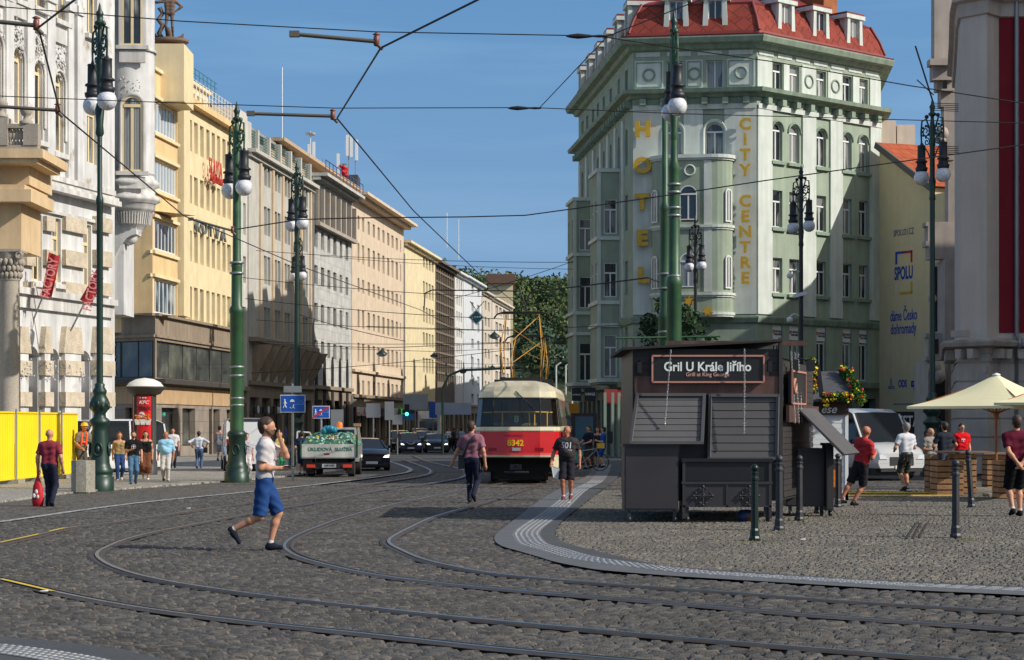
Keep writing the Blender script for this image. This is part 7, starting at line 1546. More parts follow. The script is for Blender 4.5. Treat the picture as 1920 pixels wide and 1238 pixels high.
bike('shared city bicycle with teal guard held by the man in sunglasses', gp(1098, 884), 8, mat('bike_silver', srgb(150, 156, 160), .4, .5)); bike('motorcycle parked beside the last cars of the queue', (*wxy(845, 128), 0), 70, BLACK, True)
# rubbish truck
dT = 64.0; rt = thing('refuse_truck', 'small white flatbed truck heaped with netted rubbish, its driver door open', 'truck', (*wxy(617, dT), 0)); o = rt.location
X = lambda px: (px-960)*dT/FP-o.x; Z = lambda y: zz(y, dT)
TW = paint('truck_white', (206, 206, 198), streak=.3); NET = mat('green_net', srgb(56, 108, 84), .8, var=.5, vscale=14, bump=.8, bscale=12, col2=srgb(150, 190, 180), c2s=9, c2p=(.54, .6))
m = MB(); m.box(X(565), X(668), -.03, .03, Z(858), Z(833)); m.box(X(565), X(568), .03, 2.6, Z(858), Z(833)); m.box(X(665), X(668), .03, 2.6, Z(858), Z(833)); m.box(X(565), X(668), 0, 2.6, Z(860), Z(858)); bd = part('bed', m, TW, rt); text('lettering', 'ÚKLIDOVÁ  SLUŽBA', .155, mat('green_letters', srgb(30, 110, 90), .5), bd, (X(619), -.035, Z(843)), 0, ext=.003, bold=.012)
m = MB(); m.box(X(608), X(618), -.036, -.031, Z(853), Z(850)); part('label_plate', m, _m['tail_red'], bd); m = MB(); m.box(X(563), X(566), -.05, 0, Z(858), Z(825)); m.box(X(667), X(671), -.05, 0, Z(858), Z(815)); parts('stake', m, LGRN, rt)
def heap(mb, x0, x1, y0, y1, zb, zt, amp, seed, n=26):
    r = random.Random(seed); ph = [r.uniform(0, 6) for _ in range(8)]; vs = []
    for i in range(n+1):
        for j in range(n+1):
            s, q = i/n, j/n; e = (math.sin(math.pi*s)**.45)*(math.sin(math.pi*min(1, q*1.0))**.4); h = zb+(zt-zb)*e*(.72+.18*math.sin(s*7+ph[0])+.12*math.sin(s*19+q*13+ph[1]))+amp*r.uniform(-1, 1)*e
            vs.append((x0+(x1-x0)*s, y0+(y1-y0)*q, h))
    mb.add(vs, [(i*(n+1)+j, (i+1)*(n+1)+j, (i+1)*(n+1)+j+1, i*(n+1)+j+1) for i in range(n) for j in range(n)])
m = MB(); heap(m, X(564), X(669), 0, 2.5, Z(835), Z(802), .035, 3); part('rubbish_net', m, NET, rt)
m = MB()
r3 = random.Random(8); cols = [mat('bag_blue', srgb(40, 130, 160), .4), mat('bag_white', srgb(210, 215, 215), .5), mat('rag_orange', srgb(190, 120, 50), .7), mat('rag_yellow', srgb(200, 190, 60), .6)]
for k in range(90):
    m.k = r3.choice([1, 1, 2, 3]); x = r3.uniform(X(572), X(662)); s = r3.uniform(.02, .045); m.ball((x, r3.uniform(.05, .5), Z(832)+r3.uniform(.02, .24)), s, 5)
for k in range(9): m.k = 0; m.ball((X(612)+r3.uniform(-.2, .2), .9+r3.uniform(-.2, .2), Z(808)+r3.uniform(-.03, .08)), r3.uniform(.08, .13), 7)
o_ = part('rubbish', m, cols, rt); o_['kind'] = 'stuff'
m = MB(); m.box(X(585), X(660), 2.7, 4.3, .45, Z(833)); m.prism([(X(585), Z(833)), (X(660), Z(833)), (X(655), Z(802)), (X(590), Z(802))], 2.7, 4.2); cb = part('cab', m, TW, rt); m = MB(); m.box(X(596), X(652), 2.66, 2.69, Z(828), Z(806)); part('rear_window', m, CG, cb)
m = MB(); m.lathe([(.1, 0), (.1, .12), (.07, .17), (0, .19)], (X(622), 2.9, Z(802)), 12); part('beacon', m, mat('beacon_orange', srgb(236, 120, 20), .3, emit=.15), cb); m = MB(); m.tube([(X(660), 2.6, Z(830)), (X(658), 2.4, Z(800))], .02, 5); m.box(X(652), X(666), 2.3, 2.45, Z(800), Z(794)); part('broom', m, WOOD, rt)
m = MB(); m.box(X(574), X(662), .02, .12, Z(879), Z(868)); m.box(X(568), X(585), .05, .2, Z(882), Z(860)); part('rear_bumper', m, PLAST, rt)
m = MB(); m.box(X(575), X(591), -.02, .019, Z(877), Z(871)); m.box(X(643), X(660), -.02, .019, Z(877), Z(871)); parts('tail_lamp', m, mat('lamp_red_orange', srgb(220, 70, 40), .3), rt); m = MB(); m.box(X(604), X(630), -.02, .019, Z(877), Z(870)); pl = part('number_plate', m, PLATE, rt); text('lettering', '7AM 5630', .075, BLACK, pl, (X(617), -.024, Z(873.5)), 0, ext=.002, bold=.02)
m = MB(); [m.tube([(x, y, .30), (x+.2, y, .30)], .29, 18) for x in (X(574), X(650)) for y in (.7, 3.4)]; parts('wheel', m, TYRE, rt); m = MB(); m.box(X(572), X(588), .2, .23, .12, .45); m.box(X(648), X(662), .2, .23, .12, .45); parts('mud_flap', m, PLAST, rt); m = MB(); m.box(X(590), X(650), .3, 4, .25, .6); part('chassis', m, PLAST, rt)
m = MB(); m.M = Matrix.Translation((X(572), 3.5, 0)) @ Matrix.Rotation(R(12), 4, 'Z'); w_ = 38*dT/FP
m.box(-w_, 0, 0, .06, Z(889), Z(846)); m.bar((-w_, .03, Z(846)), (-w_*.95, .03, Z(810)), .05); m.bar((-w_*.95, .03, Z(810)), (-.2, .03, Z(812)), .05); m.bar((-.2, .03, Z(812)), (0, .03, Z(832)), .05); m.bar((0, .03, Z(832)), (0, .03, Z(850)), .05); dr = part('door', m, TW, rt); m = MB(); m.M = Matrix.Translation((X(572), 3.5, 0)) @ Matrix.Rotation(R(12), 4, 'Z'); m.box(-w_*.85, -.05, -.02, -.002, Z(880), Z(850)); part('door_lining', m, PLAST, dr)
# ================= PEOPLE =================
def nets(D, o, h):
    """surface nets on a signed distance grid"""
    ins = D < 0; nx, ny, nz = D.shape; S = np.zeros((nx-1, ny-1, nz-1, 3)); N = np.zeros((nx-1, ny-1, nz-1))
    for ax in range(3):
        sl = lambda a, b: tuple(slice(None, -1) if i == ax and a == 0 else (slice(1, None) if i == ax else slice(None)) for i in range(3))
        A, B = D[sl(0, 0)], D[tuple(slice(1, None) if i == ax else slice(None) for i in range(3))]
        X = (A < 0) != (B < 0); T = np.where(X, A/np.where(A-B == 0, 1, A-B), 0)
        oth = [i for i in range(3) if i != ax]
        for du in (0, 1):
            for dv in (0, 1):
                ix = [slice(None)]*3; ix[oth[0]] = slice(du, D.shape[oth[0]]-1+du); ix[oth[1]] = slice(dv, D.shape[oth[1]]-1+dv); ix = tuple(ix); x, t = X[ix], T[ix]
                N += x; S[..., ax] += t; S[..., oth[0]] += x*du; S[..., oth[1]] += x*dv
    act = N > 0; idx = -np.ones(act.shape, int); idx[act] = np.arange(act.sum()); V = S[act]/N[act][:, None]+np.argwhere(act); V = V*h+o; Q = []
    for ax in range(3):
        A = ins[tuple(slice(None, -1) if i == ax else slice(1, -1) for i in range(3))]; B = ins[tuple(slice(1, None) if i == ax else slice(1, -1) for i in range(3))]
        P = np.argwhere(A != B)
        if not len(P): continue
        fl = A[tuple(P.T)]; oth = [i for i in range(3) if i != ax]; c = P.copy(); c[:, oth[0]] += 1; c[:, oth[1]] += 1; q = []
        for du, dv in ((1, 1), (0, 1), (0, 0), (1, 0)): e = c.copy(); e[:, oth[0]] -= du; e[:, oth[1]] -= dv; q.append(idx[tuple(e.T)])
        q = np.stack(q, 1); f2 = fl if ax != 1 else ~fl; q[~f2] = q[~f2][:, ::-1]; Q.append(q)
    return V, np.vstack(Q)
def sdf_mesh(name, prims, h, mt, k=.018, wr=0, cuts=(), seed=0):
    pts = np.array([p for q in prims for p in (q[0], q[1])]); rm = max(max(q[2], q[3]) for q in prims); lo = pts.min(0)-rm-3*h; hi = pts.max(0)+rm+3*h
    n = np.ceil((hi-lo)/h).astype(int)+1; D = np.full(n, .5); ax = [lo[i]+np.arange(n[i])*h for i in range(3)]
    for q in prims:
        a, b, r1, r2 = np.array(q[0], float), np.array(q[1], float), q[2], q[3]; o = q[4] if len(q) > 4 else {}
        m = max(r1, r2)*max(1, 1/min(1, o.get('k', 1)))+.05; l = np.minimum(a, b)-m; u = np.maximum(a, b)+m
        i0 = np.maximum(0, np.floor((l-lo)/h).astype(int)); i1 = np.minimum(n, np.ceil((u-lo)/h).astype(int)+1); sl = tuple(slice(i0[i], i1[i]) for i in range(3))
        X, Y, Z = np.meshgrid(*[ax[i][sl[i]] for i in range(3)], indexing='ij'); sc = o.get('s', (1, 1, 1))
        px, py, pz = (X-a[0])*sc[0], (Y-a[1])*sc[1], (Z-a[2])*sc[2]; d = (b-a)*sc; L = (d*d).sum()+1e-12; t = np.clip((px*d[0]+py*d[1]+pz*d[2])/L, 0, 1)
        e = np.sqrt((px-t*d[0])**2+(py-t*d[1])**2+(pz-t*d[2])**2)-(r1+(r2-r1)*t)
        for c, dr in o.get('cut', ()): e = np.maximum(e, (X-c[0])*dr[0]+(Y-c[1])*dr[1]+(Z-c[2])*dr[2])
        kk = o.get('b', k); F = D[sl]; hh = np.maximum(kk-np.abs(F-e), 0)/kk; D[sl] = np.minimum(F, e)-hh*hh*kk*.25
    if wr or cuts: X, Y, Z = np.meshgrid(*ax, indexing='ij')
    if wr: D += wr*(np.sin(X*55+Z*38+seed+2*np.sin(Z*21+seed))*np.sin(Y*47-Z*52+seed*2)+.6*np.sin(Z*95+X*30+3*np.sin(Y*30)))
    for c, dr in cuts: D = np.maximum(D, (X-c[0])*dr[0]+(Y-c[1])*dr[1]+(Z-c[2])*dr[2])
    V, Q = nets(D, lo, h); me = bpy.data.meshes.new(name); me.from_pydata(V.tolist(), [], Q.tolist()); me.polygons.foreach_set('use_smooth', np.ones(len(Q), bool)); me.materials.append(mt); me.update(); return me
def ik(A, T, l1, l2, pole):
    A, T, pole = Vector(A), Vector(T), Vector(pole); d = T-A; L = min(d.length, (l1+l2)*.999); d = d.normalized(); x = (l1*l1-l2*l2+L*L)/(2*L); y = math.sqrt(max(0, l1*l1-x*x)); p = (pole-d*pole.dot(d)).normalized(); return A+d*x+p*y, A+d*L
def mk(c): return c if not isinstance(c, tuple) else mat('cloth_%d_%d_%d' % c, srgb(*c), .85, var=.14, vscale=7, spec=.2, bump=.15, bscale=180)
SKIN = mat('skin', srgb(196, 142, 112), .55, var=.08, vscale=8, spec=.35); SKIN2 = mat('skin_tanned', srgb(178, 116, 88), .55, var=.08, vscale=8, spec=.35)
HAIRS = {'brown': (66, 46, 34), 'black': (28, 24, 22), 'dark': (44, 34, 28), 'auburn': (110, 62, 40), 'grey': (130, 124, 118), 'light': (130, 100, 74)}
def person(label, px, py, hp, yaw, feet=None, stride=.11, ph=1, lift=.06, arms=(None, None), lean=0, shirt=(90, 90, 90), legs=(40, 44, 60), leg='trousers', sleeve='short', hair='brown', hs='short', shoes=(30, 28, 28), skin=SKIN, h=None, fat=1.0, female=False, face=True, hipz=None, d=None, Hm=None, turn=0, extra=None, belt=None, group=None, tuck=False):
    p = gp(px, py) if d is None else Vector((*wxy(px, d), 0)); H = Hm if Hm else hp*p.y/FP; hh = h or (.0095 if hp < 130 else .0075)
    t = thing('person', label, 'person', p, R(yaw), group); t.scale = (H,)*3
    lift *= min(1, stride/.08)
    if feet is None: f = stride; feet = ((-.045, -f*ph, .04 if ph > 0 else .04+lift, 0 if ph > 0 else -38), (.045, f*ph, .04 if ph < 0 else .04+lift, 0 if ph < 0 else -38*min(1, f/.08)))
    hz_ = hipz or .515-.35*stride**1.0*.5; hipy = (0)
    hips = [Vector((s*.048, 0, hz_)) for s in (-1, 1)]; kn, an = [], []
    for i, s in enumerate((-1, 1)): k_, a_ = ik(hips[i], feet[i][:3], .247, .243, (s*.08, -1, 0)); kn.append(k_); an.append(a_)
    up = hz_-.515; ly = lambda z: -lean*(z-.5)
    def C(x, z, y=0): return Vector((x, y+ly(z), z+up))
    B = .006 if not female else 0; F_ = fat; sw = .110 if not female else .096; tr = .056*F_ if not female else .05
    torso = [(C(-.062, .775), C(.062, .775), tr, tr), (C(-.05, .70), C(.05, .70), tr*.98, tr*.98), (C(-.04*F_, .63, -.004), C(.04*F_, .63, -.004), tr*(.88 if F_ <= 1 else 1.0), tr*(.88 if F_ <= 1 else 1.0)), (C(-.044, .555), C(.044, .555), .058, .058), (C(-.05, .76), C(-.042, .57), .05, .05), (C(.05, .76), C(.042, .57), .05, .05), (C(0, .818, .004), C(-sw+.008, .788), .034, .034), (C(0, .818, .004), C(sw-.008, .788), .034, .034)]
    if female: torso += [(C(-.035, .745, -.045), C(-.035, .74, -.045), .026, .026), (C(.035, .745, -.045), C(.035, .74, -.045), .026, .026)]
    if F_ > 1.05: torso += [(C(-.02, .64, -.03), C(.02, .62, -.03), .062*F_, .06*F_)]
    sh = [C(s*sw, .79) for s in (-1, 1)]; el, wr_ = [], []; arm = []
    for i, s in enumerate((-1, 1)):
        a = arms[i]; sx = s
        if a is None: sg = .5*stride*(1 if (ph > 0) == (s < 0) else -1)*1.3; T = C(s*(sw+.035), .50, sg*1.0-.02); pole = (s*.3, 1, 0)
        else: T = Vector((a[0], a[1], a[2]+up)); pole = a[3] if len(a) > 3 else (s*.5, .8, -.5)
        e, w_ = ik(sh[i], T, .165, .148, pole); el.append(e); wr_.append(w_)
    heady = ly(.92)-.004; HZ = .925+up; tz = R(turn); tv = lambda x, y, z: Vector((x*math.cos(tz)-y*math.sin(tz), heady+x*math.sin(tz)+y*math.cos(tz), HZ+z))
    bp = list(torso)+[(C(0, .83), tv(0, .008, -.03), .031, .029), (tv(0, .008, .018), tv(0, -.004, .016), .053, .052, {'s': (1.16, 1, 1)}), (tv(0, -.012, .0), tv(0, -.026, -.042), .042, .024, {'s': (1.08, 1, 1)}), (tv(0, -.052, .002), tv(0, -.062, -.012), .006, .0085, {'b': .008}), (tv(-.046, .004, -.004), tv(-.046, .008, .01), .011, .012, {'b': .006, 's': (1.4, 1, 1)}), (tv(.046, .004, -.004), tv(.046, .008, .01), .011, .012, {'b': .006, 's': (1.4, 1, 1)})]
    for i, s in enumerate((-1, 1)):
        S_, E, W = sh[i], el[i], wr_[i]; m_ = S_.lerp(E, .45); bp += [(S_, m_, .031, .029), (m_, E, .029, .022), (E, E.lerp(W, .35), .0235, .0235), (E.lerp(W, .35), W, .0235, .0145)]
        dr = (W-E).normalized(); side = dr.cross(Vector((0, -1, .2))).normalized(); bend = Vector((-s*.3, -.35, 0)); pal = W+dr*.045; a = arms[i]
        grip = a is not None and len(a) > 4
        bp += [(W, pal, .015, .0175, {'b': .01})]
        fd = (dr+bend*(.9 if grip else .25)).normalized()
        for j in range(4):
            r0 = pal+side*(-.0125+.0083*j)+dr*.004; ln = (.026, .031, .029, .022)[j]; mid = r0+fd*ln*.6; fd2 = (fd+bend*(1.6 if grip else .35)).normalized(); bp += [(r0, mid, .0058, .0056, {'b': .004}), (mid, mid+fd2*ln*.75, .0056, .0048, {'b': .003})]
        th = W+dr*.015+side*.014*s*(1); td = (dr+side*s*.6+bend*.8).normalized(); bp += [(th, th+td*.026, .0075, .0068, {'b': .005}), (th+td*.026, th+td*.026+(td+dr).normalized()*.018, .0066, .0055, {'b': .003})]
        K, A_ = kn[i], an[i]; cm = K.lerp(A_, .3)+Vector((0, .006, 0)); q = .8 if leg in ('trousers', 'jeans') else 1; bp += [(hips[i], K, .05*q, .031*q), (K, cm, .031*q, .0305*q), (cm, A_, .0305*q, .019*q), (A_, A_-Vector((0, 0, .01)), .019, .021)]
    part('body', sdf_mesh('body', bp, hh, skin), None, t)
    # shirt
    sd_ = int(px) % 17
    if shirt:
        inf = .009; sp = [(a, b, r1+inf, r2+inf) for a, b, r1, r2, *_ in torso[:3]+torso[4:]]+[(C(-.05, .56), C(.05, .56), .061, .061)]
        if hs != 'x': pass
        for i in (0, 1):
            S_, E, W = sh[i], el[i], wr_[i]
            if sleeve == 'short': e = S_.lerp(E, .72); sp += [(S_, E, .040, .041, {'cut': [(e, (E-S_).normalized())], 'b': .02})]
            elif sleeve == 'half': e = E.lerp(W, .15); sp += [(S_, E, .038, .034), (E, W, .034, .034, {'cut': [(e, (W-E).normalized())]})]
            elif sleeve == 'long': sp += [(S_, E, .037, .031), (E, E.lerp(W, .92), .03, .023)]
        cz = C(0, .5 if not tuck else .545).z; cuts = [((0, 0, cz), (0, 0, -1))]
        if sleeve == 'none': cuts += [((0, 0, C(0, .79).z), (0, 0, 1)), ((sw-.018, 0, 0), (1, 0, -.15)), ((-sw+.018, 0, 0), (-1, 0, -.15))]
        shirt_o = part('shirt', sdf_mesh('shirt', sp, hh, mk(shirt), wr=.0026, cuts=cuts, seed=sd_), None, t)
        if sleeve == 'none':
            m = MB()
            for s in (-1, 1): m.tube([C(s*.05, .775, -.058), C(s*.052, .825, -.02), C(s*.052, .826, .015), C(s*.05, .775, .056)], .010, 6)
            parts('strap', m, mk(shirt), t)
        if sleeve not in ('none',): m = MB(); c = C(0, .838); m.torus((c.x, c.y, c.z), .034, .006, 16, 5, 'z'); part('collar', m, mk(shirt), t)
    # lower garment
    lp = [(C(-.046, .55), C(.046, .55), .064, .064)]; 
    for i in (0, 1):
        K, A_ = kn[i], an[i]; hp_ = hips[i]
        if leg == 'trousers': lp += [(hp_, K, .062, .042), (K, A_, .041, .031, {'cut': [(A_+Vector((0, 0, -.012)), (0, 0, -1))]})]
        elif leg == 'jeans': lp += [(hp_, K, .06, .038), (K, A_, .037, .028, {'cut': [(A_+Vector((0, 0, -.01)), (0, 0, -1))]})]
        elif leg == 'shorts': e = K+(K-hp_).normalized()*.0; lp += [(hp_, K+(K-hp_).normalized()*.05, .061, .051, {'cut': [(e, (K-hp_).normalized())], 'b': .015})]
        elif leg == 'skirt': Q_ = (K+A_)/2; lp += [(hp_, K+Vector((0, -.012, 0)), .058, .06, {'b': .05}), (K+Vector((0, -.012, 0)), Q_-Vector((0, 0, .06)), .06, .068, {'cut': [(Q_, (0, 0, -1))], 'b': .05})]
        elif leg == 'dress': lp += [(hp_, K, .058, .062, {'cut': [(K+Vector((0, 0, .01)), (0, 0, -1))], 'b': .05})]
    lp = [(q[0], q[1], q[2], q[3], q[4]) if len(q) > 4 else q for q in lp]
    for j, q in enumerate(lp):
        if len(q) > 4 and 'cut' in q[4]: q[4]['cut'] = [(c, d_ if not (d_ == (0, 0, -1)) else (0, 0, -1)) for c, d_ in q[4]['cut']]
    part({'shorts': 'shorts', 'skirt': 'skirt', 'dress': 'dress'}.get(leg, 'trousers'), sdf_mesh('legs', lp, hh, mk(legs), wr=.0024, cuts=[((0, 0, C(0, .585).z), (0, 0, 1))], seed=sd_+3), None, t)
    if belt: m = MB(); c = C(0, .575); m.lathe([(.066, 0), (.07, .003), (.07, .014), (.066, .017)], (0, c.y, c.z), 20, sx=1.55, sy=1.02); part('belt', m, BLACK, t)
    for i in (0, 1):
        A_ = an[i]; pt = R(feet[i][3]); fy = Vector((0, -math.cos(pt), math.sin(pt))); dn = Vector((0, -math.sin(-pt)*1.0, -math.cos(pt)))
        hl = A_+dn*.018-fy*.014; to = A_+dn*.024+fy*.085; sp = [(hl, A_+dn*.012+fy*.03, .023, .022), (A_+dn*.018+fy*.02, to, .021, .016), (A_+Vector((0, 0, .004)), A_+dn*.01, .022, .022)]
        part('shoe', sdf_mesh('shoe', sp, hh*.8, mk(shoes), k=.02), None, t)
        if leg in ('shorts',): m = MB(); m.tube([A_+Vector((0, 0, .0)), A_+(kn[i]-A_).normalized()*.035], .0225, 10); part('sock', m, mk((220, 220, 220) if shirt != (186, 52, 56) else (30, 30, 30)), t)
    if hs != 'bald':
        q = [(tv(0, .016, .026), tv(0, .002, .028), .056, .054, {'s': (1.13, 1, 1)}), (tv(0, .026, .0), tv(0, .024, -.02), .044, .036)]; hc = [(tv(0, -.022 if hs != 'fringe' else -.03, .012), Vector((math.sin(tz)*.85, -math.cos(tz)*.85, -.53)))]
        if hs == 'bob': q += [(tv(-.042, .012, .01), tv(-.044, .004, -.045), .022, .018), (tv(.042, .012, .01), tv(.044, .004, -.045), .022, .018), (tv(0, .036, 0), tv(0, .034, -.04), .034, .03)]; hc = [(tv(0, -.036, .02), Vector((math.sin(tz)*.9, -math.cos(tz)*.9, -.4)))]
        if hs == 'long': q += [(tv(-.04, .02, .01), tv(-.048, .01, -.10), .022, .02), (tv(.04, .02, .01), tv(.048, .01, -.10), .022, .02), (tv(0, .04, 0), tv(0, .045, -.11), .036, .03)]; hc = [(tv(0, -.036, .02), Vector((math.sin(tz)*.9, -math.cos(tz)*.9, -.4)))]
        if hs == 'bun': q += [(tv(0, .05, .05), tv(0, .055, .055), .024, .024)]
        part('hair', sdf_mesh('hair', q, hh*.85, mat('hair_'+hair, srgb(*HAIRS[hair]), .6, var=.3, vscale=60), k=.015, wr=.0012, cuts=hc), None, t)
    if face:
        m = MB()
        for s in (-1, 1): c = tv(s*.0185, -.0485, .004); m.ball(tuple(c), .0052, 6); c2 = tv(s*.0185, -.0505, .0125); m.box(c2.x-.008, c2.x+.008, c2.y-.002, c2.y+.002, c2.z-.0012, c2.z+.0012)
        part('eyes', m, mat('eye_dark', srgb(46, 34, 30), .4), t); m = MB(); c = tv(0, -.0535, -.029); m.box(c.x-.010, c.x+.010, c.y-.0015, c.y+.003, c.z-.0018, c.z+.0018); part('mouth', m, mat('lips', srgb(150, 84, 76), .5), t)
    t['_H'] = H; t['up'] = up; J = dict(C=C, tv=tv, wr=wr_, el=el, sh=sh, kn=kn, an=an, H=H)
    del t['_H']; del t['up']
    return t, J
def chest_text(t, J, txt, size, mt, z=.73, y=-.073, **k):
    me = text_me(txt, size, .0012, .02, mt, **k)
    for v in me.vertices: v.co.z -= 3.2*v.co.x**2
    c = J['C'](0, z, y); return part('print', me, None, t, c, (R(90), 0, 0))
def held(name, label, cat, t, pos, mb, mts, rot=None):      # thing held by a person: placed in the world at the hand
    M_ = Matrix.Translation(t.location) @ Matrix.Rotation(t.rotation_euler.z, 4, 'Z') @ Matrix.Scale(t.scale[0], 4); w_ = M_ @ Vector(pos); o = solo(name, mb, mts, label, cat, None, w_, (0, 0, t.rotation_euler.z)); return o

# 1 the man in front
t, J = person('man in light grey tee and blue shorts striding right with phone in hand', 496, 1032, 252, 90, feet=((-.045, .245, .150, -62), (.045, -.035, .040, 2)), hipz=.503, arms=((-.085, -.13, .625, (-.2, 1, -.35), 1), (.02, -.115, .838, (.6, -.1, -1), 1)), lean=.035, fat=1.04, shirt=(196, 190, 190), legs=(34, 68, 122), leg='shorts', hair='brown', shoes=(28, 32, 44), h=.0055, turn=-6)
m = MB()
M1 = t
q = [(J['tv'](0, -.03, -.02), J['tv'](0, -.038, -.045), .030, .021, {'s': (1.0, 1, 1)}), (J['tv'](-.036, -.006, -.018), J['tv'](-.02, -.03, -.045), .014, .014), (J['tv'](.036, -.006, -.018), J['tv'](.02, -.03, -.045), .014, .014)]
part('beard', sdf_mesh('beard', q, .005, mat('hair_stubble', srgb(92, 66, 50), .7, var=.3, vscale=60), k=.012, cuts=[(J['tv'](0, 0, -.016), (0, 0, 1))]), None, t)
m = MB(); c = J['C'](-.02, .705, -.0); m.torus((J['C'](0, .72).x-.0, J['C'](0, .72, -.074).y, J['C'](0, .72).z), .03, .003, 16, 4, 'y', 1.2); m.box(-.04, .04, J['C'](0, .69, -.076).y, J['C'](0, .69, -.073).y, J['C'](0, .685).z, J['C'](0, .695).z); part('print', m, mk((170, 168, 172)), t)
w0 = J['wr'][0]; m = MB(); m.box(-.02, .02, -.045, .045, -.003, .005); held('phone', 'black phone held level by the man in blue shorts', 'phone', t, w0+Vector((.0, -.07, .012)), (lambda mm: (setattr(mm, 'v', [(x*1.7, y*1.7, z*1.7) for x, y, z in mm.v]), mm)[1])(m), BLACK)
w1 = J['wr'][1]; m = MB(); m.box(-.012, .012, -.014, .014, -.06, .06); m.tube([(0, 0, .06), (0, .02, .085)], .006, 6); held('vape', 'small dark blue vaping device at the mouth of the man in shorts', 'vape', t, w1+Vector((-.01, -.045, .045)), m, mat('vape_blue', srgb(24, 30, 70), .4))
# 2 left back view
t, J = person('bald man in dark red polo seen from behind walking off left', 93, 950, 147, 172, stride=.055, ph=-1, lift=.02, shirt=(140, 52, 66), legs=(34, 38, 56), hs='bald', shoes=(22, 20, 20), face=False, arms=((-.165, -.03, .50), (.165, -.02, .49, (.5, .8, -.5), 1)))
w0 = J['wr'][1]; m = MB(); m.lathe([(0, -.78), (.10, -.76), (.13, -.6), (.10, -.3), (.03, -.12), (.015, 0)], (0, 0, 0), 12, sy=.6); b_ = held('drawstring_bag', 'red drawstring bag with white mark carried by the man in the red polo', 'bag', t, w0+Vector((0, 0, -.03)), m, mat('bag_red', srgb(186, 20, 34), .6, var=.1)); m = MB()
for dx, dz, r_ in ((-.0, -.42, .035), (.05, -.5, .035), (-.03, -.52, .03)): m.ball((dx, .085, dz), r_, 8, sz=1.4, sy=.3)
part('mark', m, WTXT, b_)
# 3 worker
t, J = person('worker in yellow hard hat and orange vest bending behind the hoarding end', 152, 897, 0, 35, d=62.5, Hm=1.72, stride=.02, lean=.35, shirt=(120, 112, 100), legs=(80, 78, 72), hs='bald', skin=SKIN2, arms=((-.08, -.22, .55), (.08, -.22, .55)))
m = MB(); c = J['tv'](0, .0, .03); m.lathe([(.075, -.004), (.062, 0), (.06, .03), (.04, .052), (0, .06)], tuple(c), 16, sy=1.15); part('hard_hat', m, mat('hat_yellow', srgb(240, 190, 20), .35), t)
m = MB(); OR_ = mat('vest_orange', srgb(250, 90, 40), .6)
for x in (-.045, .045): m.tube([J['C'](x, .83, .05), J['C'](x, .845, 0), J['C'](x, .80, -.06), J['C'](x, .6, -.074)], .018, 6)
m.tube([J['C'](-.075, .66, -.04), J['C'](0, .66, -.082), J['C'](.075, .66, -.04)], .016, 6); part('vest', m, OR_, t)
PEDS = 'people walking on the left pavement'
# 4-8 left group
t, J = person('woman in mustard top and blue jeans with auburn hair', 224, 903, 94, 18, stride=.06, shirt=(150, 126, 84), legs=(44, 70, 116), leg='trousers', sleeve='none', hair='auburn', hs='bob', shoes=(190, 180, 165), female=True, group=PEDS, h=.0105)
t, J = person('bearded man in black printed tee and jeans looking at his phone', 250, 911, 104, 14, stride=.07, shirt=(24, 24, 26), legs=(76, 110, 140), leg='jeans', hair='dark', shoes=(50, 48, 46), group=PEDS, h=.0095, arms=((-.06, -.16, .66, (-.5, .7, -.6), 1), None))
m = MB(); c = J['C'](0, .715, -.074); m.torus(tuple(c), .038, .003, 20, 4, 'y'); m.tube([c+Vector((0, 0, -.026)), c+Vector((0, 0, .026))], .007, 5); m.tube([c+Vector((-.02, 0, .008)), c+Vector((0, 0, -.012)), c+Vector((.02, 0, .008))], .005, 5); m.tube([c+Vector((-.02, 0, .0)), c+Vector((0, 0, .018)), c+Vector((.02, 0, .0))], .004, 5); part('print', m, mk((215, 205, 205)), t)
part('beard', sdf_mesh('beard', [(J['tv'](0, -.03, -.02), J['tv'](0, -.036, -.045), .030, .021)], .006, mat('hair_dark', srgb(*HAIRS['dark']), .6), k=.01, cuts=[(J['tv'](0, 0, -.020), (0, 0, 1))]), None, t)
t, J = person('woman in black top and long brown skirt with dark wavy hair', 273, 902, 95, 12, stride=.05, ph=-1, shirt=(26, 24, 26), legs=(108, 66, 46), leg='skirt', sleeve='none', hair='black', hs='long', shoes=(225, 225, 228), female=True, group=PEDS, h=.0105, tuck=True)
t, J = person('older balding man in light blue shirt and pale trousers', 311, 905, 97, 4, stride=.05, ph=-1, shirt=(150, 196, 222), legs=(196, 190, 184), sleeve='half', hs='bald', shoes=(80, 50, 44), fat=1.08, group=PEDS, h=.0105, belt=True, tuck=True, skin=SKIN2)
t, J = person('young man in white tee behind the man in the blue shirt', 324, 880, 78, 5, stride=.04, shirt=(210, 206, 206), legs=(50, 54, 66), hair='dark', group=PEDS, h=.013)
t, J = person('man in white shirt with dark shoulder bag walking away', 373, 881, 73, 180, stride=.07, ph=1, shirt=(205, 212, 226), legs=(84, 104, 138), sleeve='half', hair='black', face=False, group=PEDS, h=.012, belt=True, tuck=True, arms=((-.19, -.02, .62, (-1, .8, 0)), (.19, -.02, .62, (1, .8, 0))))
m = MB(); m.tube([(-.10, .02, 1.19), (.0, .12, 1.08), (.12, .12, .92), (.17, .06, .8)], .018, 5); m.box(.12, .3, .0, .12, .62, .82); solo('shoulder_bag', m, BLACK, 'dark shoulder bag worn by the man walking away in white', 'bag', None, t.location)
t, J = person('woman in patterned grey dress walking away beside the white van', 412, 866, 50, 175, stride=.05, shirt=(150, 148, 152), legs=(150, 148, 152), leg='dress', sleeve='none', hair='black', hs='bun', female=True, face=False, group=PEDS, h=.014, Hm=1.62)
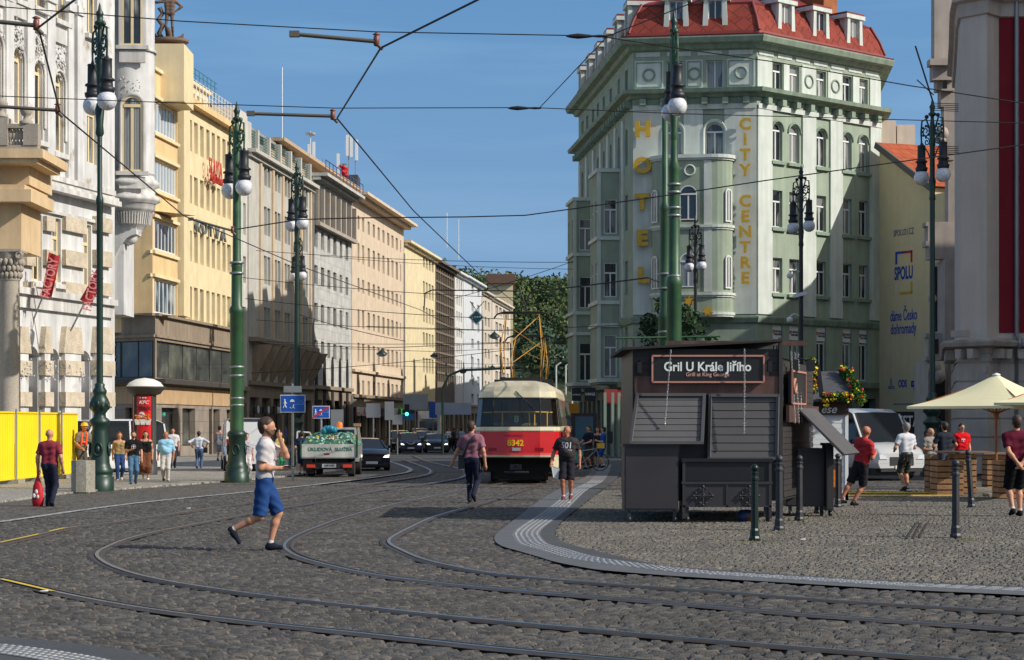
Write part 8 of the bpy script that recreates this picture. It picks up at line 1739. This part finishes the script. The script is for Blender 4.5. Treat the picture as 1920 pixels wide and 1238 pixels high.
m = MB(); m.box(-.1, .1, -.05, .05, -.45, 0); held('red_bag', 'small dark red bag carried by the woman in the grey dress', 'bag', t, J['wr'][0]+Vector((0, 0, -.05)), m, mk((120, 20, 34)))
t, J = person('dark-haired woman in pale trousers half hidden behind the man in shorts', 462, 903, 92, 20, stride=.06, shirt=(176, 170, 178), legs=(216, 206, 206), hair='black', hs='bun', female=True, group=PEDS, h=.0105, shoes=(150, 110, 90))
t, J = person('person in yellow top and green trousers by the refuse truck door', 525, 885, 76, 60, stride=.03, shirt=(205, 185, 110), legs=(50, 150, 100), hair='dark', female=True, group=PEDS, h=.013, face=False)
t, J = person('person in dark blue standing behind the open truck door', 566, 892, 84, 180, stride=.02, shirt=(34, 44, 80), legs=(40, 50, 84), leg='shorts', hair='dark', face=False, group=PEDS, h=.013)
# 14 crossing by the tram
t, J = person('man in dusty pink tee walking away with a bag strap across his back', 884, 942, 155, 168, stride=.095, ph=-1, lift=.05, shirt=(146, 98, 110), legs=(34, 36, 56), leg='jeans', hair='brown', face=False, shoes=(40, 40, 40), h=.0075, arms=((-.17, .0, .49), (.25, -.07, .50, (.2, .3, -1))), turn=-15)
m = MB(); H = J['H']; m.tube([J['C'](-.06, .835, .0)*H, J['C'](-.05, .81, .065)*H, J['C'](.02, .72, .082)*H, J['C'](.08, .60, .066)*H, J['C'](.105, .54, .03)*H], .024, 6); m.box(.13, .27, -.08, .1, .72, 1.02); solo('shoulder_bag', m, BLACK, 'black bag hung across the back of the man in pink', 'bag', None, t.location, (0, 0, t.rotation_euler.z))
t, J = person('bald man in charcoal tee with big white number walking toward us', 1063, 938, 141, -6, stride=.05, ph=1, lift=.03, shirt=(56, 50, 52), legs=(36, 34, 42), leg='shorts', hs='bald', shoes=(110, 60, 60), fat=1.12, skin=SKIN2, h=.0075, arms=((-.20, -.06, .52), (.17, .0, .50)), turn=-20)
o = chest_text(t, J, '501', .115, mk((215, 212, 212)), z=.735, y=-.082, shear=.1, sx=.85); o = chest_text(t, J, 'THE ORIGINAL', .022, mk((215, 212, 212)), z=.675, y=-.088); o = part('print', text_me('1', .10, .0012, .02, mk((170, 40, 40))), None, t, J['C'](-.085, .74, -.060), (R(90), 0, 0))
m = MB(); m.add([(0, 0, 0), (.18, 0, -.06), (.22, .04, -.34), (.04, .0, -.26)], [(0, 1, 2, 3)]); m.add([(0, .004, 0), (.18, .004, -.06), (.22, .044, -.34), (.04, .004, -.26)], [(3, 2, 1, 0)]); held('paper_sheet', 'white folded papers in the hand of the bald man in charcoal', 'paper', t, J['wr'][0]+Vector((.0, -.03, -.05)), m, WTXT)
# 16 behind tram
t, J = person('man in dark navy tee and sunglasses pushing the city bicycle', 1104, 880, 82, -50, stride=.04, shirt=(24, 28, 44), legs=(60, 54, 52), leg='shorts', hair='dark', group='people by the poster panel', h=.012, arms=((-.1, -.2, .6), (.1, -.2, .6)))
t, J = person('woman in dark dress standing beyond the bicycle', 1121, 876, 76, -30, stride=.03, shirt=(50, 46, 52), legs=(50, 46, 52), leg='dress', sleeve='none', hair='dark', hs='long', female=True, group='people by the poster panel', h=.013)
t, J = person('young man in bright blue tee and shorts with a dark backpack', 1131, 878, 78, -95, stride=.03, shirt=(22, 84, 170), legs=(24, 70, 150), leg='shorts', hair='black', group='people by the poster panel', h=.012, arms=((-.08, -.14, .66, (-.5, .8, -.5)), (.08, -.14, .66, (.5, .8, -.5))))
m = MB(); m.box(-.16, .16, .16, .36, .95, 1.4); solo('backpack', m, BLACK, 'dark backpack worn by the young man in blue', 'backpack', None, t.location, (0, 0, t.rotation_euler.z))
# 17.. right group
t, J = person('man in red tee and black shorts leaning with one leg stretched back', 1590, 948, 155, 118, feet=((-.06, .10, .045, 0), (.05, .20, .040, 0)), hipz=.50, lean=.0, shirt=(186, 52, 56), legs=(34, 34, 38), leg='shorts', hs='bald', shoes=(20, 20, 22), skin=SKIN2, face=False, arms=((-.06, -.15, .66, (-.6, .8, -.5)), (.06, -.15, .66, (.6, .8, -.5))), h=.0075)
t.rotation_euler = (0, R(-12), R(125)); t.location = gp(1603, 947)
GRP = 'people standing under the parasols'
t, J = person('stocky man in white tee and camouflage shorts with jacket round his waist', 1699, 922, 130, 205, stride=.03, shirt=(205, 205, 212), legs=mat('camouflage', srgb(78, 76, 62), .9, var=.3, vscale=12, col2=srgb(40, 42, 34), c2s=14, c2p=(.48, .52)), leg='shorts', hair='grey', shoes=(50, 60, 50), fat=1.06, face=False, h=.0085, group=GRP, arms=((-.09, -.15, .62, (-.7, .7, -.5)), (.11, -.13, .60, (.8, .7, -.5))))
m = MB(); c = J['C'](0, .56); m.lathe([(.066, -.06), (.074, -.03), (.074, .015), (.066, .02)], (0, c.y, c.z), 18, sx=1.5, sy=1.08); m.box(-.035, -.005, .058, .07, c.z-.15, c.z); m.box(.01, .035, .058, .07, c.z-.12, c.z); part('tied_jacket', m, BLACK, t)
t, J = person('bald man in grey tee standing behind the first pallet crate', 1745, 912, 110, 20, stride=.02, shirt=(146, 140, 130), legs=(60, 76, 96), hs='bald', skin=SKIN, h=.0095, group=GRP, arms=((-.07, -.14, .62, (-.5, .7, -.5)), None), turn=40)
t, J = person('broad man in dark navy tee seen from behind at the pallet table', 1771, 915, 124, 200, stride=.02, shirt=(38, 42, 52), legs=(76, 78, 84), hair='dark', face=False, h=.0085, fat=1.05, group=GRP, arms=((-.12, -.10, .58, (-1, .6, -.3)), (.10, -.14, .60, (.8, .7, -.4))))
t, J = person('man in bright red tee with white print, glasses and dark hair', 1803, 904, 110, 8, stride=.02, shirt=(214, 18, 26), legs=(50, 50, 56), hair='dark', h=.0095, group=GRP, turn=10, fat=1.04)
m = MB(); c = J['C'](0, .72, -.076); m.tube([c+Vector((-.03, .004, .012)), c, c+Vector((.03, .004, .012))], .008, 5); m.tube([c+Vector((0, 0, .012)), c+Vector((0, 0, -.03))], .008, 5); m.torus((c.x, c.y, c.z), .034, .002, 14, 4, 'y', .9); part('print', m, WTXT, t); m = MB()
for s in (-1, 1): c = J['tv'](s*.018, -.056, .004); m.torus((c.x, c.y, c.z), .012, .002, 10, 4, 'y')
part('glasses', m, BLACK, t)
t, J = person('person in maroon tee and black shorts with hands clasped behind the back', 1906, 968, 190, 186, stride=.025, shirt=(92, 18, 42), legs=(16, 16, 20), leg='shorts', hair='brown', face=False, shoes=(22, 22, 24), h=.0075, group=GRP, arms=((-.02, .095, .53, (-1, .35, 0), 1), (.02, .10, .525, (1, .35, 0), 1)))
t, J = person('person in white shirt and black trousers standing in the shade by the restaurant', 1738, 893, 86, 60, stride=.03, shirt=(190, 200, 220), legs=(22, 22, 28), hair='dark', h=.012, group=GRP, face=False)
# far pedestrians
for px, py, lab, c1, c2, yw in ((842, 838, 'distant pedestrian in white beyond the motorcycle', (215, 212, 210), (60, 60, 70), 10), (851, 836, 'distant pedestrian in dark clothes right of the one in white', (60, 56, 60), (40, 40, 50), 180), (858, 835, 'distant pedestrian in grey by the shops', (110, 110, 118), (50, 50, 60), 0), (865, 836, 'distant pedestrian in pale blue nearest the tram', (150, 176, 210), (40, 44, 60), 180), (702, 846, 'distant person in black near the red shop signs', (26, 26, 30), (26, 26, 34), 90)):
    person(lab, px, py, 0, yw, d=128, Hm=1.45, stride=.05, shirt=c1, legs=c2, hair='dark', face=False, h=.018, group='far pedestrians in the shaded street')
# statue on the corner plinth
bp = []
st, J = person('stone statue', 318, 80, 0, 0, d=102.6, Hm=2.6, stride=.02, shirt=None, legs=(60, 60, 60), hs='short', hair='dark', skin=mat('weathered_stone', srgb(112, 92, 78), .9, var=.4, vscale=3, bump=.5, bscale=20), face=False, arms=((-.14, -.08, .75, (-1, .3, 0)), (.12, .02, .60, (1, .3, 0))), h=.009, feet=((-.05, -.02, .05, 0), (.07, .03, .05, 0)))
for c in list(st.children):
    if c.name.split('.')[0] in ('trousers', 'shoe', 'mouth', 'eyes'): bpy.data.objects.remove(c)
    else: c.data.materials[0] = _m['weathered_stone']
for c in st.children: c.name = 'figure' if c.name.startswith('body') else c.name
st.name = 'statue'; st['label'] = 'weathered stone statue of a standing nude figure on the yellow plinth'; st['category'] = 'statue'; st.location.z = zz(78, 102.6)
m = MB(); m.lathe([(.34, -.02), (.34, .03), (.2, .06), (0, .07)], (0, 0, 0), 16, sx=1.1); m.tube([(-.13, 0, .03), (-.2, -.05, .15), (-.12, -.06, .3), (-.22, -.02, .42), (-.14, .02, .55), (-.2, 0, .66)], [.06, .05, .05, .045, .04, .05], 8); m.tube([(.0, -.02, .03), (.02, -.1, .14), (-.03, -.08, .24)], .05, 7); m.tube([(.1, 0, .03), (.24, 0, .08), (.27, 0, .15)], [.05, .04, .015], 7); m.tube([(-.2, 0, .04), (-.27, 0, .1), (-.29, 0, .16)], [.04, .03, .015], 7); part('rockwork', m, _m['weathered_stone'], st)
# ================= SMALL STREET CLUTTER =================
def pole_sign(name, label, cat, px, d, ztop, w_, h_, mt, group=None):
    t = thing(name, label, cat, (*wxy(px, d), 0), 0, group); m = MB(); m.tube([(0, .04, 0), (0, .04, ztop)], .04, 6); part('pole', m, STEEL, t); m = MB(); m.box(-w_/2, w_/2, 0, .03, ztop-h_, ztop); part('board', m, mt, t); return t
t = thing('traffic_light', 'traffic light showing green in front of the blue shop window', 'traffic light', (*wxy(763, 130), 0)); m = MB(); m.tube([(0, .1, 0), (0, .1, 2.2)], .05, 6); part('pole', m, STEEL, t); m = MB(); m.box(-.15, .15, -.1, .1, 2.2, 2.95); part('housing', m, BLACK, t); m = MB(); m.tube([(0, -.1, 2.32), (0, -.14, 2.32)], .12, 10); part('green_lamp', m, mat('green_signal', (.1, .9, .6), .4, emit=2.5), t)
for px, d, zt, w_, h_, lab in ((632, 72, 2.2, .45, .8, 'grey back of a tall board beside the crossed-out zone sign'), (700, 100, 2.7, .7, .7, 'grey round-looking sign back before the red shop signs'), (730, 110, 2.9, .5, 1.0, 'narrow grey sign back right of the red shop signs'), (779, 130, 3.6, 1.6, 1.0, 'wide grey direction board above the dark cars'), (745, 112, 2.2, .55, .55, 'small grey sign back beside the green shop light')):
    pole_sign('road_sign', lab, 'road sign', px, d, zt, w_, h_, STEEL, 'backs of road signs in the side street')
pole_sign('direction_sign', 'white and red direction sign over the far pavement', 'road sign', 850, 135, 3.1, 2.4, .8, mat('pale_blue_sign', srgb(170, 180, 200), .5)); pole_sign('blue_sign', 'tall blue parking sign beside the white box lorry', 'road sign', 812, 140, 3.2, .55, 1.1, SBLUE)
m = MB(); m.tube([(0, 0, 0), (0, 0, 3.6), (.3, 0, 4.3), (1.0, 0, 4.6), (4.2, 0, 4.75)], .07, 8); solo('curved_mast', m, GRN, 'dark green curved mast arching toward the tram roof', 'mast', None, (*wxy(830, 110), 0))
# blue shop window and dark passage in the cream building
cb_ = [o for o in COL.objects if o.name.startswith('cream_corner_building')][0]
def frontbox(t, px0, px1, y0, y1, d, mt, nm, txt=None, tm=None, sz=.4):
    m = MB(); pbox(m, px0, px1, y0, y1, d, .1, t); s = part(nm, m, mt, t)
    if txt: c = wp((px0+px1)/2, (y0+y1)/2, d-.02)-t.location; text('lettering', txt, sz, tm or WTXT, s, c, 0, ext=.01, bold=.02)
frontbox(cb_, 754, 776, 776, 788, 176, mat('shop_blue', srgb(40, 130, 200), .5), 'shop_window'); frontbox(cb_, 754, 776, 768, 775, 176, mat('shop_dark_blue', srgb(20, 44, 90), .5), 'shop_window')
# drain pipes on the row, aerials on the roofs
for nm in ('grey_office_building', 'loggia_office_building', 'tan_office_building', 'cream_corner_building', 'white_town_house'):
    o = [q for q in COL.objects if q.name.startswith(nm)][0]; F = {'grey_office_building': GF, 'loggia_office_building': DF, 'tan_office_building': TF}.get(nm)
    if F: m = MB(); m.M = F.M; m.tube([(F.L-.12, -.1, 3.9), (F.L-.12, -.1, {'grey_office_building': gz, 'loggia_office_building': dz, 'tan_office_building': tz}[nm] if nm != 'tan_office_building' else 17)], .06, 6); part('downpipe', m, STEEL, o)
for px, y, d, h, lab in ((529, 245, 128, 4, 'tall thin white roof aerial on the grey office roof'), (582, 280, 138, 1.2, 'short roof aerial with dish near the geraniums'), (838, 455, 205, 3, 'thin roof aerial above the glass block'), (860, 478, 225, 4, 'thin far roof aerial beyond the glass block')):
    m = MB(); m.tube([(0, 0, -.5), (0, 0, h)], .035, 5)
    if h < 2: m.lathe([(0, .9), (.3, .95), (.38, 1.1)], (0, 0, 0), 10)
    solo('roof_aerial', m, WHITEP, lab, 'aerial', 'roof aerials', wp(px, y, d))
# weeds and litter on the square
w = MB()
for px, y in ((1410, 1018), (1440, 1016), (1800, 1012), (1822, 1014), (1460, 1000), (1250, 975), (1300, 974), (1500, 982), (1540, 968), (215, 926), (250, 924), (470, 906)):
    p = gp(px, y); 
    for k in range(28): a = rnd.uniform(0, 6.3); r = abs(rnd.gauss(0, .16)); x, y_ = p.x+r*1.6*math.cos(a), p.y+r*math.sin(a); h = rnd.uniform(.015, .05); w.add([(x, y_, 0), (x+.01, y_, 0), (x+rnd.uniform(-.02, .02), y_, h)], [(0, 1, 2)])
o = part('weeds', w, mat('dry_weeds', srgb(120, 116, 60), .9, var=.4, vscale=9), None); o['kind'] = 'stuff'; o['label'] = 'small tufts of weed growing between the stones'; o['category'] = 'weeds'
for px, y, lab in ((1505, 1014, 'white scrap of paper on the square behind the nearest bollard'), (82, 1112, 'tiny white scrap beside the yellow marked rail'), (353, 955, 'small white scrap lying on the setts near the man in shorts'), (1066, 944, 'small white scrap at the feet of the bald man')):
    m = MB(); m.add([(-.04, -.03, .02), (.05, -.02, .018), (.04, .04, .03), (-.03, .03, .022)], [(0, 1, 2, 3)]); solo('paper_scrap', m, WTXT, lab, 'litter', 'scraps of litter', gp(px, y))

# continuing row on the right side of the side street, hidden behind the hotel; its roofs shade the street
t = thing('street_row_block', 'plain long apartment block continuing the street behind the green hotel', 'building', (8, 140, 0)); m = MB(); q = [(-1.6, 0), (1.9, 95), (22, 95), (22, 0)][::1]
m.plan([(x, y) for x, y in q], 0, 16.5); part('wall', m, STONE, t); m = MB()
for k in range(12): y = 3+k*7.6; x = -1.2+y*.036; m.box(x, x+1.2, y, y+1.0, 16.5, 18.2+.8*(k % 3))
for k in range(5): y = 8+k*19; x = -1.0+y*.036; m.prism([(x, 16.5), (x+5, 16.5), (x+2.5, 18.8)], y, y+5)
parts('chimney', m, BRICK, t)
